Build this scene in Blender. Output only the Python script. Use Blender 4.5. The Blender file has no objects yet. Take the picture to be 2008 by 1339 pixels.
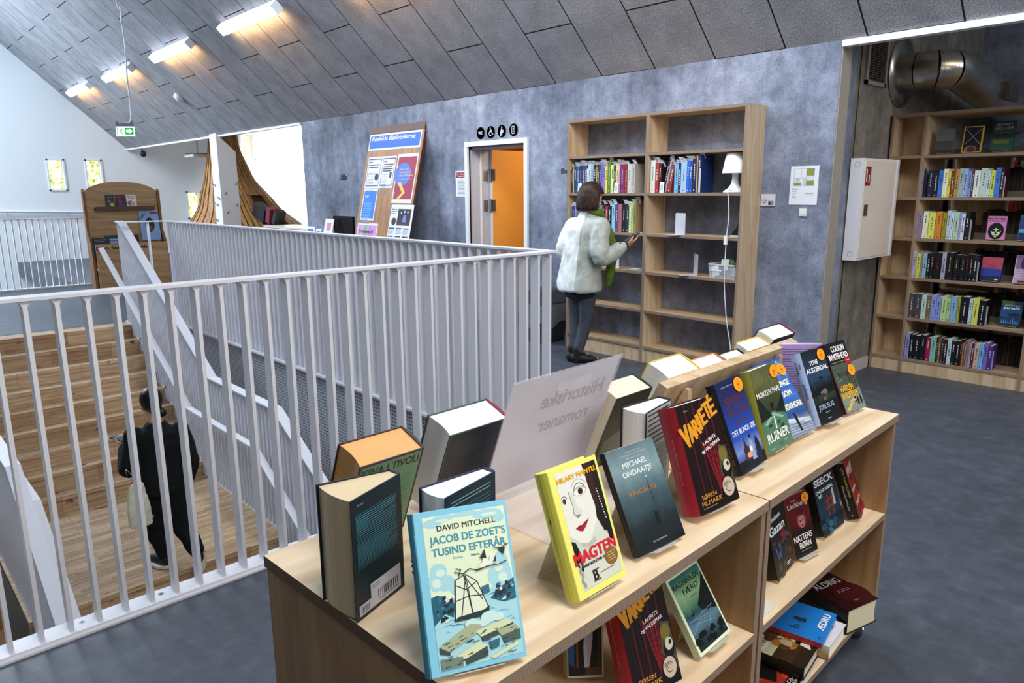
import bpy, bmesh, math, random
from mathutils import Vector, Matrix, Euler

# ---------------------------------------------------------------- camera, world, lights, exposure
SC = bpy.context.scene
COL = SC.collection
R = math.radians
PI = math.pi
W_PX, H_PX, F_PX = 2008.0, 1339.0, 1409.8
EYE = Vector((0.0, 0.0, 1.62))
yaw, pitch, roll = R(-47.11665), R(-11.91127), R(-0.35915)
_f = Vector((math.sin(yaw)*math.cos(pitch), math.cos(yaw)*math.cos(pitch), math.sin(pitch)))
_r = Vector((math.cos(yaw), -math.sin(yaw), 0))
_u = _r.cross(_f)
CR = math.cos(roll)*_r + math.sin(roll)*_u
CU = -math.sin(roll)*_r + math.cos(roll)*_u
CF = _f
cam = bpy.data.cameras.new('camera')
cam.sensor_width = 36.0
cam.lens = F_PX/W_PX*36.0
cam.clip_end = 200
camo = bpy.data.objects.new('camera', cam)
COL.objects.link(camo)
m3 = Matrix((CR, CU, -CF)).transposed()
camo.matrix_world = Matrix.Translation(EYE) @ m3.to_4x4()
SC.camera = camo

wd = bpy.data.worlds.new('sky')
SC.world = wd
wd.use_nodes = True
bg = wd.node_tree.nodes['Background']
bg.inputs['Color'].default_value = (0.60, 0.76, 1.0, 1)
bg.inputs['Strength'].default_value = 0.33

def area(name, loc, target, sx, sy, power, color):
    l = bpy.data.lights.new(name, 'AREA')
    l.shape = 'RECTANGLE'; l.size = sx; l.size_y = sy
    l.energy = power; l.color = color
    o = bpy.data.objects.new(name, l)
    COL.objects.link(o)
    o.location = loc
    d = Vector(target) - Vector(loc)
    o.rotation_euler = d.to_track_quat('-Z', 'Y').to_euler()
    return o
# daylight and added fills: glazing at the far gable, skylight over the reading corner, rooms behind
area('gable_window_light', (-17.5, -1.2, 7.0), (-7.0, 3.2, 0.0), 5, 4, 1150, (0.74, 0.87, 1.0))
area('stairwell_window_light', (-17.0, -2.0, 5.0), (-20.6, 2.6, 1.2), 4, 4, 330, (0.60, 0.81, 1.0))
area('wall_fill_light', (-4.6, 3.35, 4.55), (-4.6, 5.74, 1.2), 6.5, 0.9, 190, (0.80, 0.89, 1.0))  # unseen fill hung below the closed ceiling, stands in for roof light on the wall
sk = area('reading_corner_skylight', (-18.2, 10.3, 4.0), (-20.6, 10.2, 1.4), 1.2, 1.2, 130, (1.0, 0.97, 0.90))
sk.data.spread = R(80)
area('overhead_daylight', (0.9, 1.2, 5.0), (-0.9, 1.7, 0.8), 2.4, 2.0, 150, (1.0, 0.96, 0.90))
area('side_fill_light', (4.8, 2.2, 3.5), (-2.9, 1.7, 0.8), 3.0, 2.2, 125, (1.0, 0.98, 0.96))  # unseen fill added to brighten book fronts and railing edges
area('stacks_room_light', (-0.4, 6.15, 3.3), (-1.9, 6.9, 1.2), 1.6, 0.5, 9, (1.0, 0.80, 0.60))
area('stacks_window_light', (1.6, 7.2, 3.5), (0.6, 9.1, 2.2), 1.0, 0.8, 26, (0.75, 0.88, 1.0))
area('washroom_light', (-5.5, 6.9, 2.45), (-6.9, 6.7, 1.2), 1.0, 0.3, 16, (1.0, 0.80, 0.55))
SC.view_settings.view_transform = 'Standard'
SC.view_settings.look = 'None'
SC.view_settings.exposure = 0.3
SC.view_settings.gamma = 1.0
SC.view_settings.use_curve_mapping = False

# ---------------------------------------------------------------- pixel helper (a pixel of the photograph meets a real plane)
def ray(x, y):
    return (CF*F_PX + CR*(x-W_PX/2) - CU*(y-H_PX/2))/F_PX
def hit(x, y, n, p):
    n = Vector(n); d = ray(x, y)
    return EYE + d*(n.dot(Vector(p)-EYE)/n.dot(d))
def on_y(x, y, Y): return hit(x, y, (0, 1, 0), (0, Y, 0))
def on_x(x, y, X): return hit(x, y, (1, 0, 0), (X, 0, 0))
def on_z(x, y, Z): return hit(x, y, (0, 0, 1), (0, 0, Z))

# ---------------------------------------------------------------- materials
def lin(c):
    if isinstance(c, str):
        c = c.lstrip('#'); c = [int(c[i:i+2], 16) for i in (0, 2, 4)]
    out = []
    for v in c[:3]:
        v = v/255.0
        out.append(v/12.92 if v <= .04045 else ((v+.055)/1.055)**2.4)
    return tuple(out) + (1.0,)
_mc = {}
def nodes(m):
    nt = m.node_tree
    return nt, nt.nodes['Principled BSDF']
def new_mat(name, rough=.6, metal=0.0, spec=.4):
    m = bpy.data.materials.new(name); m.use_nodes = True
    nt, b = nodes(m)
    b.inputs['Roughness'].default_value = rough
    b.inputs['Metallic'].default_value = metal
    b.inputs['Specular IOR Level'].default_value = spec
    return m
def N(nt, t, **kw):
    n = nt.nodes.new(t)
    for k, v in kw.items():
        if hasattr(n, k): setattr(n, k, v)
        else: n.inputs[k.replace('_', ' ')].default_value = v
    return n
def coords(nt, kind='Object', scale=(1, 1, 1), rot=(0, 0, 0), loc=(0, 0, 0)):
    tc = nt.nodes.new('ShaderNodeTexCoord'); mp = nt.nodes.new('ShaderNodeMapping')
    mp.inputs['Scale'].default_value = scale
    mp.inputs['Rotation'].default_value = rot
    mp.inputs['Location'].default_value = loc
    nt.links.new(tc.outputs[kind], mp.inputs['Vector'])
    return mp.outputs['Vector']
def ramp(nt, fac, stops):
    r = nt.nodes.new('ShaderNodeValToRGB')
    e = r.color_ramp.elements
    while len(e) < len(stops): e.new(.5)
    for i, (p, c) in enumerate(stops):
        e[i].position = p; e[i].color = lin(c)
    nt.links.new(fac, r.inputs['Fac'])
    return r.outputs['Color']
def noise(nt, vec, scale, detail=4, rough=.55):
    n = nt.nodes.new('ShaderNodeTexNoise')
    n.inputs['Scale'].default_value = scale; n.inputs['Detail'].default_value = detail
    n.inputs['Roughness'].default_value = rough
    nt.links.new(vec, n.inputs['Vector'])
    return n.outputs['Fac']
def mixc(nt, a, b, fac, mode='MULTIPLY'):
    x = nt.nodes.new('ShaderNodeMix'); x.data_type = 'RGBA'; x.blend_type = mode
    if isinstance(fac, (int, float)): x.inputs[0].default_value = fac
    else: nt.links.new(fac, x.inputs[0])
    for s, v in ((6, a), (7, b)):
        if isinstance(v, tuple): x.inputs[s].default_value = v
        else: nt.links.new(v, x.inputs[s])
    return x.outputs[2]
def bump(nt, b, h, strength=.2, dist=.01):
    n = nt.nodes.new('ShaderNodeBump')
    n.inputs['Strength'].default_value = strength; n.inputs['Distance'].default_value = dist
    nt.links.new(h, n.inputs['Height']); nt.links.new(n.outputs['Normal'], b.inputs['Normal'])
def P(c, rough=.6, var=.06, metal=0.0, spec=.4):
    """plain painted / printed surface with a faint procedural mottling"""
    key = (str(c), rough, var, metal, spec)
    if key in _mc: return _mc[key]
    m = new_mat('paint_' + str(c).strip('#'), rough, metal, spec)
    nt, b = nodes(m)
    base = lin(c)
    f = noise(nt, coords(nt), 22, 2)
    lo = tuple(max(0, v*(1-var)) for v in base[:3]) + (1,)
    hi = tuple(min(1, v*(1+var)) for v in base[:3]) + (1,)
    nt.links.new(mixc(nt, lo, hi, f, 'MIX'), b.inputs['Base Color'])
    _mc[key] = m
    return m
def EM(c, strength):
    key = ('em', str(c), strength)
    if key in _mc: return _mc[key]
    m = bpy.data.materials.new('glow_' + str(c).strip('#')); m.use_nodes = True
    nt, b = nodes(m)
    b.inputs['Base Color'].default_value = lin(c)
    b.inputs['Emission Color'].default_value = lin(c)
    b.inputs['Emission Strength'].default_value = strength
    _mc[key] = m
    return m
def mat_concrete(name, light, mid, dark, streak=1.0):
    m = new_mat(name, .72, 0, .35); nt, b = nodes(m)
    v = coords(nt)
    big = noise(nt, v, .9, 6, .62)
    fine = noise(nt, v, 9, 6, .7)
    grit = noise(nt, v, 85, 3, .6)
    st = noise(nt, coords(nt, scale=(3.2, 3.2, .22)), 2.2, 5, .6)
    c1 = ramp(nt, big, [(.30, dark), (.50, mid), (.70, light)])
    c2 = ramp(nt, fine, [(.30, '#8c8c8c'), (.62, '#ffffff')])
    c3 = ramp(nt, st, [(.34, '#9a9ea8'), (.58, '#ffffff')])
    c4 = ramp(nt, grit, [(.30, '#6c6c6c'), (.46, '#ffffff')])
    c = mixc(nt, c1, c2, .55); c = mixc(nt, c, c3, .38*streak); c = mixc(nt, c, c4, .6)
    nt.links.new(c, b.inputs['Base Color'])
    bump(nt, b, fine, .12, .01)
    return m
def mat_ceiling():
    m = new_mat('wood_wool_panels', .95, 0, .1); nt, b = nodes(m)
    v = coords(nt)
    br = nt.nodes.new('ShaderNodeTexBrick')
    br.offset = .5; br.offset_frequency = 2; br.squash = 1
    for k, x in (('Scale', 1.0), ('Mortar Size', .007), ('Mortar Smooth', .1), ('Bias', 0.0), ('Brick Width', 1.25), ('Row Height', .63)):
        br.inputs[k].default_value = x
    nt.links.new(v, br.inputs['Vector'])
    fib = noise(nt, coords(nt, scale=(34, 60, 30)), 2.0, 5, .75)
    cl = noise(nt, v, 3.2, 3, .6)
    c = ramp(nt, fib, [(.34, '#77767b'), (.52, '#b4b3b9'), (.70, '#e4e3e9')])
    c = mixc(nt, c, ramp(nt, cl, [(.3, '#d2d2d2'), (.7, '#ffffff')]), .8)
    c = mixc(nt, c, lin('#26262a'), br.outputs['Fac'], 'MIX')
    nt.links.new(c, b.inputs['Base Color'])
    bump(nt, b, fib, .5, .01)
    return m
def mat_floor():
    m = new_mat('grey_linoleum', .46, 0, .35); nt, b = nodes(m)
    v = coords(nt)
    f = noise(nt, v, 9, 8, .7); g = noise(nt, v, .8, 3)
    c = ramp(nt, f, [(.33, '#454b55'), (.55, '#525863'), (.72, '#626974')])
    c = mixc(nt, c, ramp(nt, g, [(.3, '#d5d5d5'), (.7, '#ffffff')]), .7)
    nt.links.new(c, b.inputs['Base Color'])
    return m
def mat_ply(name, light, dark, axis='x', knots=.0):
    m = new_mat(name, .5, 0, .35); nt, b = nodes(m)
    sc = {'x': (1.1, 9, 9), 'y': (9, 1.1, 9), 'z': (9, 9, 1.1)}[axis]
    v = coords(nt, scale=sc)
    n1 = noise(nt, v, 1.6, 6, .6)
    w = nt.nodes.new('ShaderNodeTexWave'); w.wave_type = 'BANDS'; w.bands_direction = 'DIAGONAL'
    w.inputs['Scale'].default_value = .55; w.inputs['Distortion'].default_value = 7.0
    w.inputs['Detail'].default_value = 3; w.inputs['Detail Scale'].default_value = 1.4
    nt.links.new(v, w.inputs['Vector'])
    c = ramp(nt, n1, [(.28, dark), (.62, light)])
    c = mixc(nt, c, ramp(nt, w.outputs['Fac'], [(0, '#d9c8b4'), (.35, '#ffffff')]), .45)
    nt.links.new(c, b.inputs['Base Color'])
    return m
def mat_plyedge(name='ply_edge', a='#a48d78', c_='#6f5f52'):
    m = new_mat(name, .6, 0, .3); nt, b = nodes(m)
    w = nt.nodes.new('ShaderNodeTexWave'); w.wave_type = 'BANDS'; w.bands_direction = 'Z'
    w.inputs['Scale'].default_value = 75; w.inputs['Distortion'].default_value = .4
    nt.links.new(coords(nt), w.inputs['Vector'])
    c = ramp(nt, w.outputs['Fac'], [(.2, c_), (.6, a)])
    nt.links.new(c, b.inputs['Base Color'])
    return m
def mat_parquet():
    m = new_mat('oak_butcher_block', .5, 0, .35); nt, b = nodes(m)
    v = coords(nt, rot=(0, 0, R(90)))
    br = nt.nodes.new('ShaderNodeTexBrick'); br.offset = .37; br.offset_frequency = 2
    for k, x in (('Scale', 1.0), ('Mortar Size', .0014), ('Mortar Smooth', .3), ('Bias', -.1), ('Brick Width', .62), ('Row Height', .052)):
        br.inputs[k].default_value = x
    br.inputs['Color1'].default_value = lin('#cfb491'); br.inputs['Color2'].default_value = lin('#a98a66')
    br.inputs['Mortar'].default_value = lin('#63452a')
    nt.links.new(v, br.inputs['Vector'])
    g = noise(nt, coords(nt, scale=(16, 1.2, 16)), 2.2, 6, .65)
    k = noise(nt, coords(nt, scale=(1.6, .8, 1.6)), 5.5, 2, .5)
    c = mixc(nt, br.outputs['Color'], ramp(nt, g, [(.3, '#b8926c'), (.62, '#ffffff')]), .75)
    c = mixc(nt, c, ramp(nt, k, [(.27, '#3f2714'), (.31, '#ffffff')]), .85)
    nt.links.new(c, b.inputs['Base Color'])
    return m
def mat_perf():
    m = new_mat('perforated_steel', .5, 0, .4); nt, b = nodes(m)
    v = nt.nodes.new('ShaderNodeTexVoronoi'); v.inputs['Randomness'].default_value = 0.0
    v.inputs['Scale'].default_value = 34.0
    nt.links.new(coords(nt, scale=(1, 0, 1)), v.inputs['Vector'])
    c = ramp(nt, v.outputs['Distance'], [(.27, '#3f434b'), (.31, '#b9bcc4')])
    nt.links.new(c, b.inputs['Base Color'])
    return m
def mat_glass(name, tint=(1, 1, 1, 1), rough=.02, alpha=.25, base=(.9, .9, .95, 1)):
    m = new_mat(name, rough, 0, .5); nt, b = nodes(m)
    b.inputs['Base Color'].default_value = base
    b.inputs['Alpha'].default_value = alpha
    return m
def mat_fabric(name, light, dark, sc=30, rough=.85):
    m = new_mat(name, rough, 0, .25); nt, b = nodes(m)
    f = noise(nt, coords(nt), sc, 5, .65)
    nt.links.new(ramp(nt, f, [(.3, dark), (.7, light)]), b.inputs['Base Color'])
    bump(nt, b, f, .15, .004)
    return m

# ---------------------------------------------------------------- mesh builder
_txt = {}
def text_geo(s, bold=0.0, shear=0.0):
    key = (s, bold, shear)
    if key in _txt: return _txt[key]
    cu = bpy.data.curves.new('lettering', 'FONT')
    cu.body = s; cu.size = 1.0; cu.offset = bold; cu.shear = shear; cu.resolution_u = 3; cu.fill_mode = 'FRONT'
    o = bpy.data.objects.new('lettering', cu); COL.objects.link(o)
    dg = bpy.context.evaluated_depsgraph_get()
    me = bpy.data.meshes.new_from_object(o.evaluated_get(dg))
    vs = [v.co.copy() for v in me.vertices]; fs = [tuple(p.vertices) for p in me.polygons]
    bpy.data.objects.remove(o); bpy.data.curves.remove(cu); bpy.data.meshes.remove(me)
    if vs:
        x0 = min(v.x for v in vs); x1 = max(v.x for v in vs); y0 = min(v.y for v in vs); y1 = max(v.y for v in vs)
    else: x0 = x1 = y0 = y1 = 0
    _txt[key] = (vs, fs, x0, x1, y0, y1)
    return _txt[key]
class MB:
    def __init__(s): s.v = []; s.f = []; s.mi = []; s.mats = []; s.sm = []
    def mat(s, m):
        if m not in s.mats: s.mats.append(m)
        return s.mats.index(m)
    def add(s, vs, fs, m, M=None, smooth=False):
        o = len(s.v)
        for p in vs:
            p = Vector(p); s.v.append(M @ p if M is not None else p)
        i = s.mat(m)
        for f in fs: s.f.append(tuple(o+k for k in f)); s.mi.append(i); s.sm.append(smooth)
        return s
    def box(s, lo, hi, m, M=None, skip=(), mats=None):
        x0, y0, z0 = lo; x1, y1, z1 = hi
        vs = [(x0, y0, z0), (x1, y0, z0), (x1, y1, z0), (x0, y1, z0), (x0, y0, z1), (x1, y0, z1), (x1, y1, z1), (x0, y1, z1)]
        F = {'-z': (3, 2, 1, 0), '+z': (4, 5, 6, 7), '-y': (0, 1, 5, 4), '+x': (1, 2, 6, 5), '+y': (2, 3, 7, 6), '-x': (3, 0, 4, 7)}
        o = len(s.v)
        for p in vs:
            p = Vector(p); s.v.append(M @ p if M is not None else p)
        for k, f in F.items():
            if k in skip: continue
            s.f.append(tuple(o+j for j in f)); s.mi.append(s.mat((mats or {}).get(k, m))); s.sm.append(False)
        return s
    def quad(s, pts, m, M=None): return s.add(pts, [tuple(range(len(pts)))], m, M)
    def prism(s, poly, a, b, m, M=None, axis='y', smooth=False):
        """extrude a 2d polygon; axis = extrusion axis between a and b"""
        def mk(p, t):
            if axis == 'y': return (p[0], t, p[1])
            if axis == 'x': return (t, p[0], p[1])
            return (p[0], p[1], t)
        n = len(poly); vs = [mk(p, a) for p in poly] + [mk(p, b) for p in poly]
        s.add(vs, [tuple(reversed(range(n))), tuple(range(n, 2*n))], m, M)
        s.add(vs, [(i, (i+1) % n, n+(i+1) % n, n+i) for i in range(n)], m, M, smooth)
        return s
    def tube(s, path, r, m, seg=8, M=None, cap=True, smooth=True):
        pts = [Vector(p) for p in path]; n = len(pts)
        rs = r if isinstance(r, (list, tuple)) else [r]*n
        vs = []; up = Vector((0, 0, 1)); prev = None
        for i, p in enumerate(pts):
            d = (pts[min(i+1, n-1)] - pts[max(i-1, 0)])
            d = d.normalized() if d.length > 1e-9 else Vector((0, 0, 1))
            if prev is None:
                a = d.cross(up)
                if a.length < 1e-3: a = d.cross(Vector((1, 0, 0)))
            else:
                a = prev - d*prev.dot(d)
            a.normalize(); prev = a; b = d.cross(a)
            for k in range(seg):
                t = 2*PI*k/seg
                vs.append(p + (a*math.cos(t)+b*math.sin(t))*rs[i])
        fs = [(i*seg+k, i*seg+(k+1) % seg, (i+1)*seg+(k+1) % seg, (i+1)*seg+k) for i in range(n-1) for k in range(seg)]
        s.add(vs, fs, m, M, smooth)
        if cap: s.add(vs, [tuple(reversed(range(seg))), tuple(range((n-1)*seg, n*seg))], m, M)
        return s
    def lathe(s, prof, m, seg=24, M=None, a0=0, a1=2*PI, smooth=True):
        full = abs(a1-a0-2*PI) < 1e-6; n = seg if full else seg+1
        vs = [(r*math.cos(a0+(a1-a0)*k/seg), r*math.sin(a0+(a1-a0)*k/seg), z) for r, z in prof for k in range(n)]
        fs = []
        for i in range(len(prof)-1):
            for k in range(seg):
                k2 = (k+1) % n
                fs.append((i*n+k, i*n+k2, (i+1)*n+k2, (i+1)*n+k))
        s.add(vs, fs, m, M, smooth); return s
    def disc(s, c, r, m, M=None, ry=None, seg=28, axis='y'):
        ry = ry or r; vs = []
        for k in range(seg):
            t = 2*PI*k/seg; a, b = r*math.cos(t), ry*math.sin(t)
            vs.append((c[0]+a, c[1], c[2]+b) if axis == 'y' else ((c[0]+a, c[1]+b, c[2]) if axis == 'z' else (c[0], c[1]+a, c[2]+b)))
        return s.add(vs, [tuple(range(seg))], m, M)
    def text(s, t, x, z, h, m, M=None, w=None, align='c', bold=0.0, shear=0.0, y=0.0, rot=0.0, mirror=False):
        """lettering on a local x/z sheet facing -y; h = cap height; w = forced width"""
        vs, fs, x0, x1, y0, y1 = text_geo(t, 0.0, shear)
        if not vs: return s
        ca = text_geo('H', 0.0, 0)
        k = h/(ca[5]-ca[4]); kx = k if w is None else w/max(1e-6, (x1-x0))
        wid = (x1-x0)*kx
        ox = {'l': 0, 'c': -wid/2, 'r': -wid}[align]
        cs, sn = math.cos(rot), math.sin(rot)
        e = bold*h*1.5
        for n, (dx, dz) in enumerate(((0, 0),) if e <= 0 else ((-e, -e*.5), (e, -e*.5), (-e, e*.5), (e, e*.5), (0, 0))):
            out = []
            for v in vs:
                a = (v.x-x0)*kx+ox+dx; b = v.y*k+dz
                if mirror: a = -a
                out.append((x+a*cs-b*sn, y-n*2e-6, z+a*sn+b*cs))
            s.add(out, [tuple(reversed(f)) for f in fs] if mirror else fs, m, M)
        return s
    def build(s, name, parent=None, M=None, loc=None):
        me = bpy.data.meshes.new(name)
        me.from_pydata(s.v, [], s.f)
        for m in s.mats: me.materials.append(m)
        me.polygons.foreach_set('material_index', s.mi)
        me.polygons.foreach_set('use_smooth', s.sm)
        me.update()
        o = bpy.data.objects.new(name, me); COL.objects.link(o)
        if parent is not None: o.parent = parent
        if M is not None: o.matrix_local = M
        if loc is not None: o.location = loc
        return o
def recenter(o, base):
    """put a mesh object's origin at base without moving its geometry"""
    b = Vector(base)
    o.data.transform(Matrix.Translation(-b)); o.location = b
    return o
def tag(o, label=None, cat=None, group=None, kind=None):
    if label: o['label'] = label
    if cat: o['category'] = cat
    if group: o['group'] = group
    if kind: o['kind'] = kind
    return o
def thing(name, label, cat, M=None, loc=None, group=None):
    o = bpy.data.objects.new(name, None); COL.objects.link(o)
    o.empty_display_size = .05
    if M is not None: o.matrix_world = M
    if loc is not None: o.location = loc
    return tag(o, label, cat, group)
def struct(name, mb, **k):
    o = mb.build(name, **k); o['kind'] = 'structure'
    return o
def dup(o, parent=None):
    c = o.copy(); COL.objects.link(c)
    if parent is not None: c.parent = parent
    for ch in o.children: dup(ch, c)
    return c
def frame(origin, x, y, z):
    M = Matrix((x, y, z)).transposed().to_4x4(); M.translation = Vector(origin); return M
def bez(p, n=8):
    """smooth curve through points (Catmull-Rom)"""
    P_ = [Vector(q) for q in p]; P_ = [P_[0]*2-P_[1]] + P_ + [P_[-1]*2-P_[-2]]
    out = []
    for i in range(1, len(P_)-2):
        for k in range(n):
            t = k/n; a, b, c, d = P_[i-1:i+3]
            out.append(.5*((2*b)+(c-a)*t+(2*a-5*b+4*c-d)*t*t+(3*b-a-3*c+d)*t**3))
    out.append(P_[-2]); return out
rnd = random.Random(7)
ORD = ['first', 'second', 'third', 'fourth', 'fifth', 'sixth', 'seventh', 'eighth', 'ninth', 'tenth', 'eleventh', 'twelfth', 'thirteenth', 'fourteenth', 'fifteenth', 'sixteenth', 'seventeenth', 'eighteenth', 'nineteenth', 'twentieth', 'twenty-first', 'twenty-second', 'twenty-third', 'twenty-fourth', 'twenty-fifth', 'twenty-sixth', 'twenty-seventh', 'twenty-eighth', 'twenty-ninth', 'thirtieth', 'thirty-first', 'thirty-second', 'thirty-third', 'thirty-fourth', 'thirty-fifth', 'thirty-sixth', 'thirty-seventh', 'thirty-eighth', 'thirty-ninth', 'fortieth']
# ================================================================ SETTING
M_CONC = mat_concrete('blue_grey_concrete', '#b8c0d4', '#929bb0', '#60677a')
M_CONC2 = mat_concrete('warm_concrete', '#b0aaa0', '#8d877e', '#5d5852')
M_CEIL = mat_ceiling(); M_FLOOR = mat_floor(); M_PERF = mat_perf()
M_WHITE = P('#eceef2', .55, .02); M_WALLW = P('#eef0f2', .8, .02)
M_RAIL = P('#e4e5ec', .42, .02); M_PARQ = mat_parquet()
M_PLY = mat_ply('birch_ply', '#d6c0a0', '#bfa27e', 'z'); M_PLYX = mat_ply('birch_ply_long', '#e3c6a0', '#cba57c', 'y')
M_EDGE = mat_plyedge(); M_PLYH = mat_ply('birch_ply_shelf', '#cdb190', '#b39168', 'x')
M_DARK = P('#17181b', .5); M_STEEL = P('#b9bcc2', .3, .04, .9); M_NOSE = P('#f2f3f5', .5, .02)
YW = 5.743; XN = -2.879; YF = 3.04; ZR = 1.275
# floor slabs round the open stairwell
fl = MB()
def slab(x0, x1, y0, y1, z0=-.32, z1=0): fl.box((x0, y0, z0), (x1, y1, z1), M_FLOOR)
slab(XN-.02, 6, -6, YW+.0)
slab(-2.51, 6, YW, 12)
slab(-20.6, XN-.02, YF, YW)
slab(-20.6, -2.51, YW, 12)
slab(-14.6, -9.99, -6, YF)
struct('floor', fl)
lo = MB(); lo.box((-20.6, -6, -3.3), (6, YF, -3.1), P('#c4b8a4', .6)); struct('floor_lower', lo)
# sloping ceiling: local x runs down the slope, local y along the wall
TH = R(43)
sx = Vector((0, -math.cos(TH), math.sin(TH))); sy = Vector((1, 0, 0)); sz = sx.cross(sy)
ce = MB(); Ls = 6.0
ce.box((0, -11.34-.0, -.25 if sz.z < 0 else 0), (Ls, 13.86, 0 if sz.z < 0 else .25), M_CEIL)
struct('ceiling', ce, M=frame((-9.26, YW, 2.705), sx, sy, sz))
tr = MB()
tr.box((-20.6, YW-.03, 2.665), (-11.15, YW+.05, 2.70), M_WHITE); struct('trim_1', tr)
tr = MB(); tr.box((-2.50, YW-.03, 2.655), (4.6, YW+.05, 2.70), M_WHITE); struct('trim_2', tr)
# roof over the rooms beyond the wall
rf = MB(); rf.box((-20.6, YW+.05, 4.6), (-11.2, 12, 4.75), M_WALLW); rf.box((-2.6, YW+.05, 3.9), (6, 12, 4.05), M_WALLW)
rf.box((-11.2, YW+.3, 2.75), (-2.6, 12, 2.9), M_WALLW); struct('ceiling_rear', rf)
up = MB(); up.box((-20.6, YW+.06, 2.72), (-11.2, YW+.16, 4.75), M_WALLW); up.box((-2.5, YW+.06, 2.72), (6, YW+.16, 4.05), M_CONC2); struct('wall_upper_blocker', up)  # unseen wall added to stop sky light leaking over the rooms
wf = MB(); wf.box((-20.6, -3.4, -3.1), (6, -3.2, 4.6), P('#57534f', .8)); wf.box((-2.8, -1.45, 0), (6, -1.3, 3.0), P('#57483a', .8)); struct('wall_front_blocker', wf)  # unseen dark walls added to keep light off trolley end and bar sides
wx = MB(); wx.box((6, -3.4, -.3), (6.15, 12, 4.6), P('#a19d98', .8)); struct('wall_right', wx)
# concrete wall with door opening
DX0, DX1, DZ = -6.93, -5.945, 2.13
wb = MB()
wb.box((-11.15, YW, 0), (DX0, YW+.3, 2.76), M_CONC); wb.box((DX1, YW, 0), (-2.51, YW+.3, 2.76), M_CONC); wb.box((DX0, YW, DZ), (DX1, YW+.3, 2.76), M_CONC)
struct('wall_back', wb)
ws = MB()
ws.box((-2.62, YW+.3, 0), (-2.51, 9.17, 3.95), M_CONC2); ws.box((-2.62, YW+.002, 2.76), (-2.511, YW+.3, 3.95), M_CONC2)
ws.box((-2.515, YW+.003, 0), (-2.502, YW+.165, 2.70), P('#a39d92', .8, .12)); ws.box((-2.514, YW+.35, 0), (-2.505, YW+.362, 2.9), P('#2c2926', .8))
struct('wall_side', ws)
wr = MB(); wr.box((-9, 9.17, 0), (-2.52, 9.3, 3.9), M_CONC2); wr.box((-2.52, 9.17, 0), (6, 9.3, 3.95), M_CONC); struct('wall_rear', wr)
we = MB(); we.box((4.2, YW, 0), (4.35, 12, 3.95), M_CONC2); struct('wall_east', we)
bb = MB(); bb.box((-2.51, YW+.02, 0), (-2.494, 6.80, .1), P('#c9c5c0', .5)); bb.box((-5.9, YW-.016, 0), (-5.06, YW-.001, .1), P('#b7bac4', .5)); bb.box((-3.07, YW-.016, 0), (-2.51, YW-.001, .1), P('#b7bac4', .5))
struct('baseboard_back', bb)
# far white wall with its windows
XL = -20.6
wins = [(3.92, 4.30, 1.66, 2.42), (4.74, 5.12, 1.66, 2.42), (7.10, 7.50, .90, 1.63), (8.72, 9.12, 2.50, 3.22)]
wl = MB()
def wallpiece(y0, y1, z0, z1): wl.box((XL-.35, y0, z0), (XL, y1, z1), M_WALLW)
edges = [-6] + [e for w_ in wins for e in w_[:2]] + [12]
for i in range(0, len(edges), 2): wallpiece(edges[i], edges[i+1], -3.1, 9.0)
for (y0, y1, z0, z1) in wins:
    wallpiece(y0, y1, -3.1, z0); wallpiece(y0, y1, z1, 9.0)
struct('wall_left', wl)
wn = MB(); wn.box((XL-.3, 11.0, 0), (-8, 11.2, 4.6), M_WALLW); wn.box((-11.25, YW+.3, 0), (-11.14, 11, 2.76), M_WALLW); wn.box((-11.25, YW+.3, 2.76), (-11.14, 11, 4.6), M_WALLW); struct('wall_reading_corner', wn)
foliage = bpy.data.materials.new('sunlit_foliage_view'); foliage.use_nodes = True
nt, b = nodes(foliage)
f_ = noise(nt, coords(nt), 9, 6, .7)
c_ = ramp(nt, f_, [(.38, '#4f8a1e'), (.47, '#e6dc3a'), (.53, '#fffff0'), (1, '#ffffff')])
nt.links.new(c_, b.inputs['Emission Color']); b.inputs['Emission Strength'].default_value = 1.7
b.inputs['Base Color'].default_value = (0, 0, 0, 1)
for i, (y0, y1, z0, z1) in enumerate(wins):
    w_ = MB(); t = .035
    for (a, b2, c2, d) in ((y0, y1, z0, z0+t), (y0, y1, z1-t, z1), (y0, y0+t, z0, z1), (y1-t, y1, z0, z1)):
        w_.box((XL-.12, a, c2), (XL+.025, b2, d), M_WHITE)
    fr = struct('window_%d' % (i+1), w_)
    g = MB(); g.box((XL-.11, y0+t, z0+t), (XL-.10, y1-t, z1-t), mat_glass('window_glass', alpha=.12)); g.build('pane', fr)
# garden hedge and bright sky beyond the windows
hd = MB(); rr = random.Random(3)
hd.quad([(XL-1.6, 2.5, -1), (XL-1.6, 10.5, -1), (XL-1.6, 10.5, 4.2), (XL-1.6, 2.5, 4.2)], foliage)
for k in range(160):
    y, z = 2.5+8*rr.random(), -.5+4.4*rr.random()
    a = rr.random()*PI; q = .10
    hd.quad([(XL-1.5+rr.random()*.2, y+q*math.cos(a+t)*1.6, z+q*math.sin(a+t)) for t in (0, PI/2, PI, 3*PI/2)], foliage)
o = hd.build('hedge'); tag(o, 'sunlit yellow-green hedge outside the small windows of the white wall', 'hedge', kind='stuff')

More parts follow.
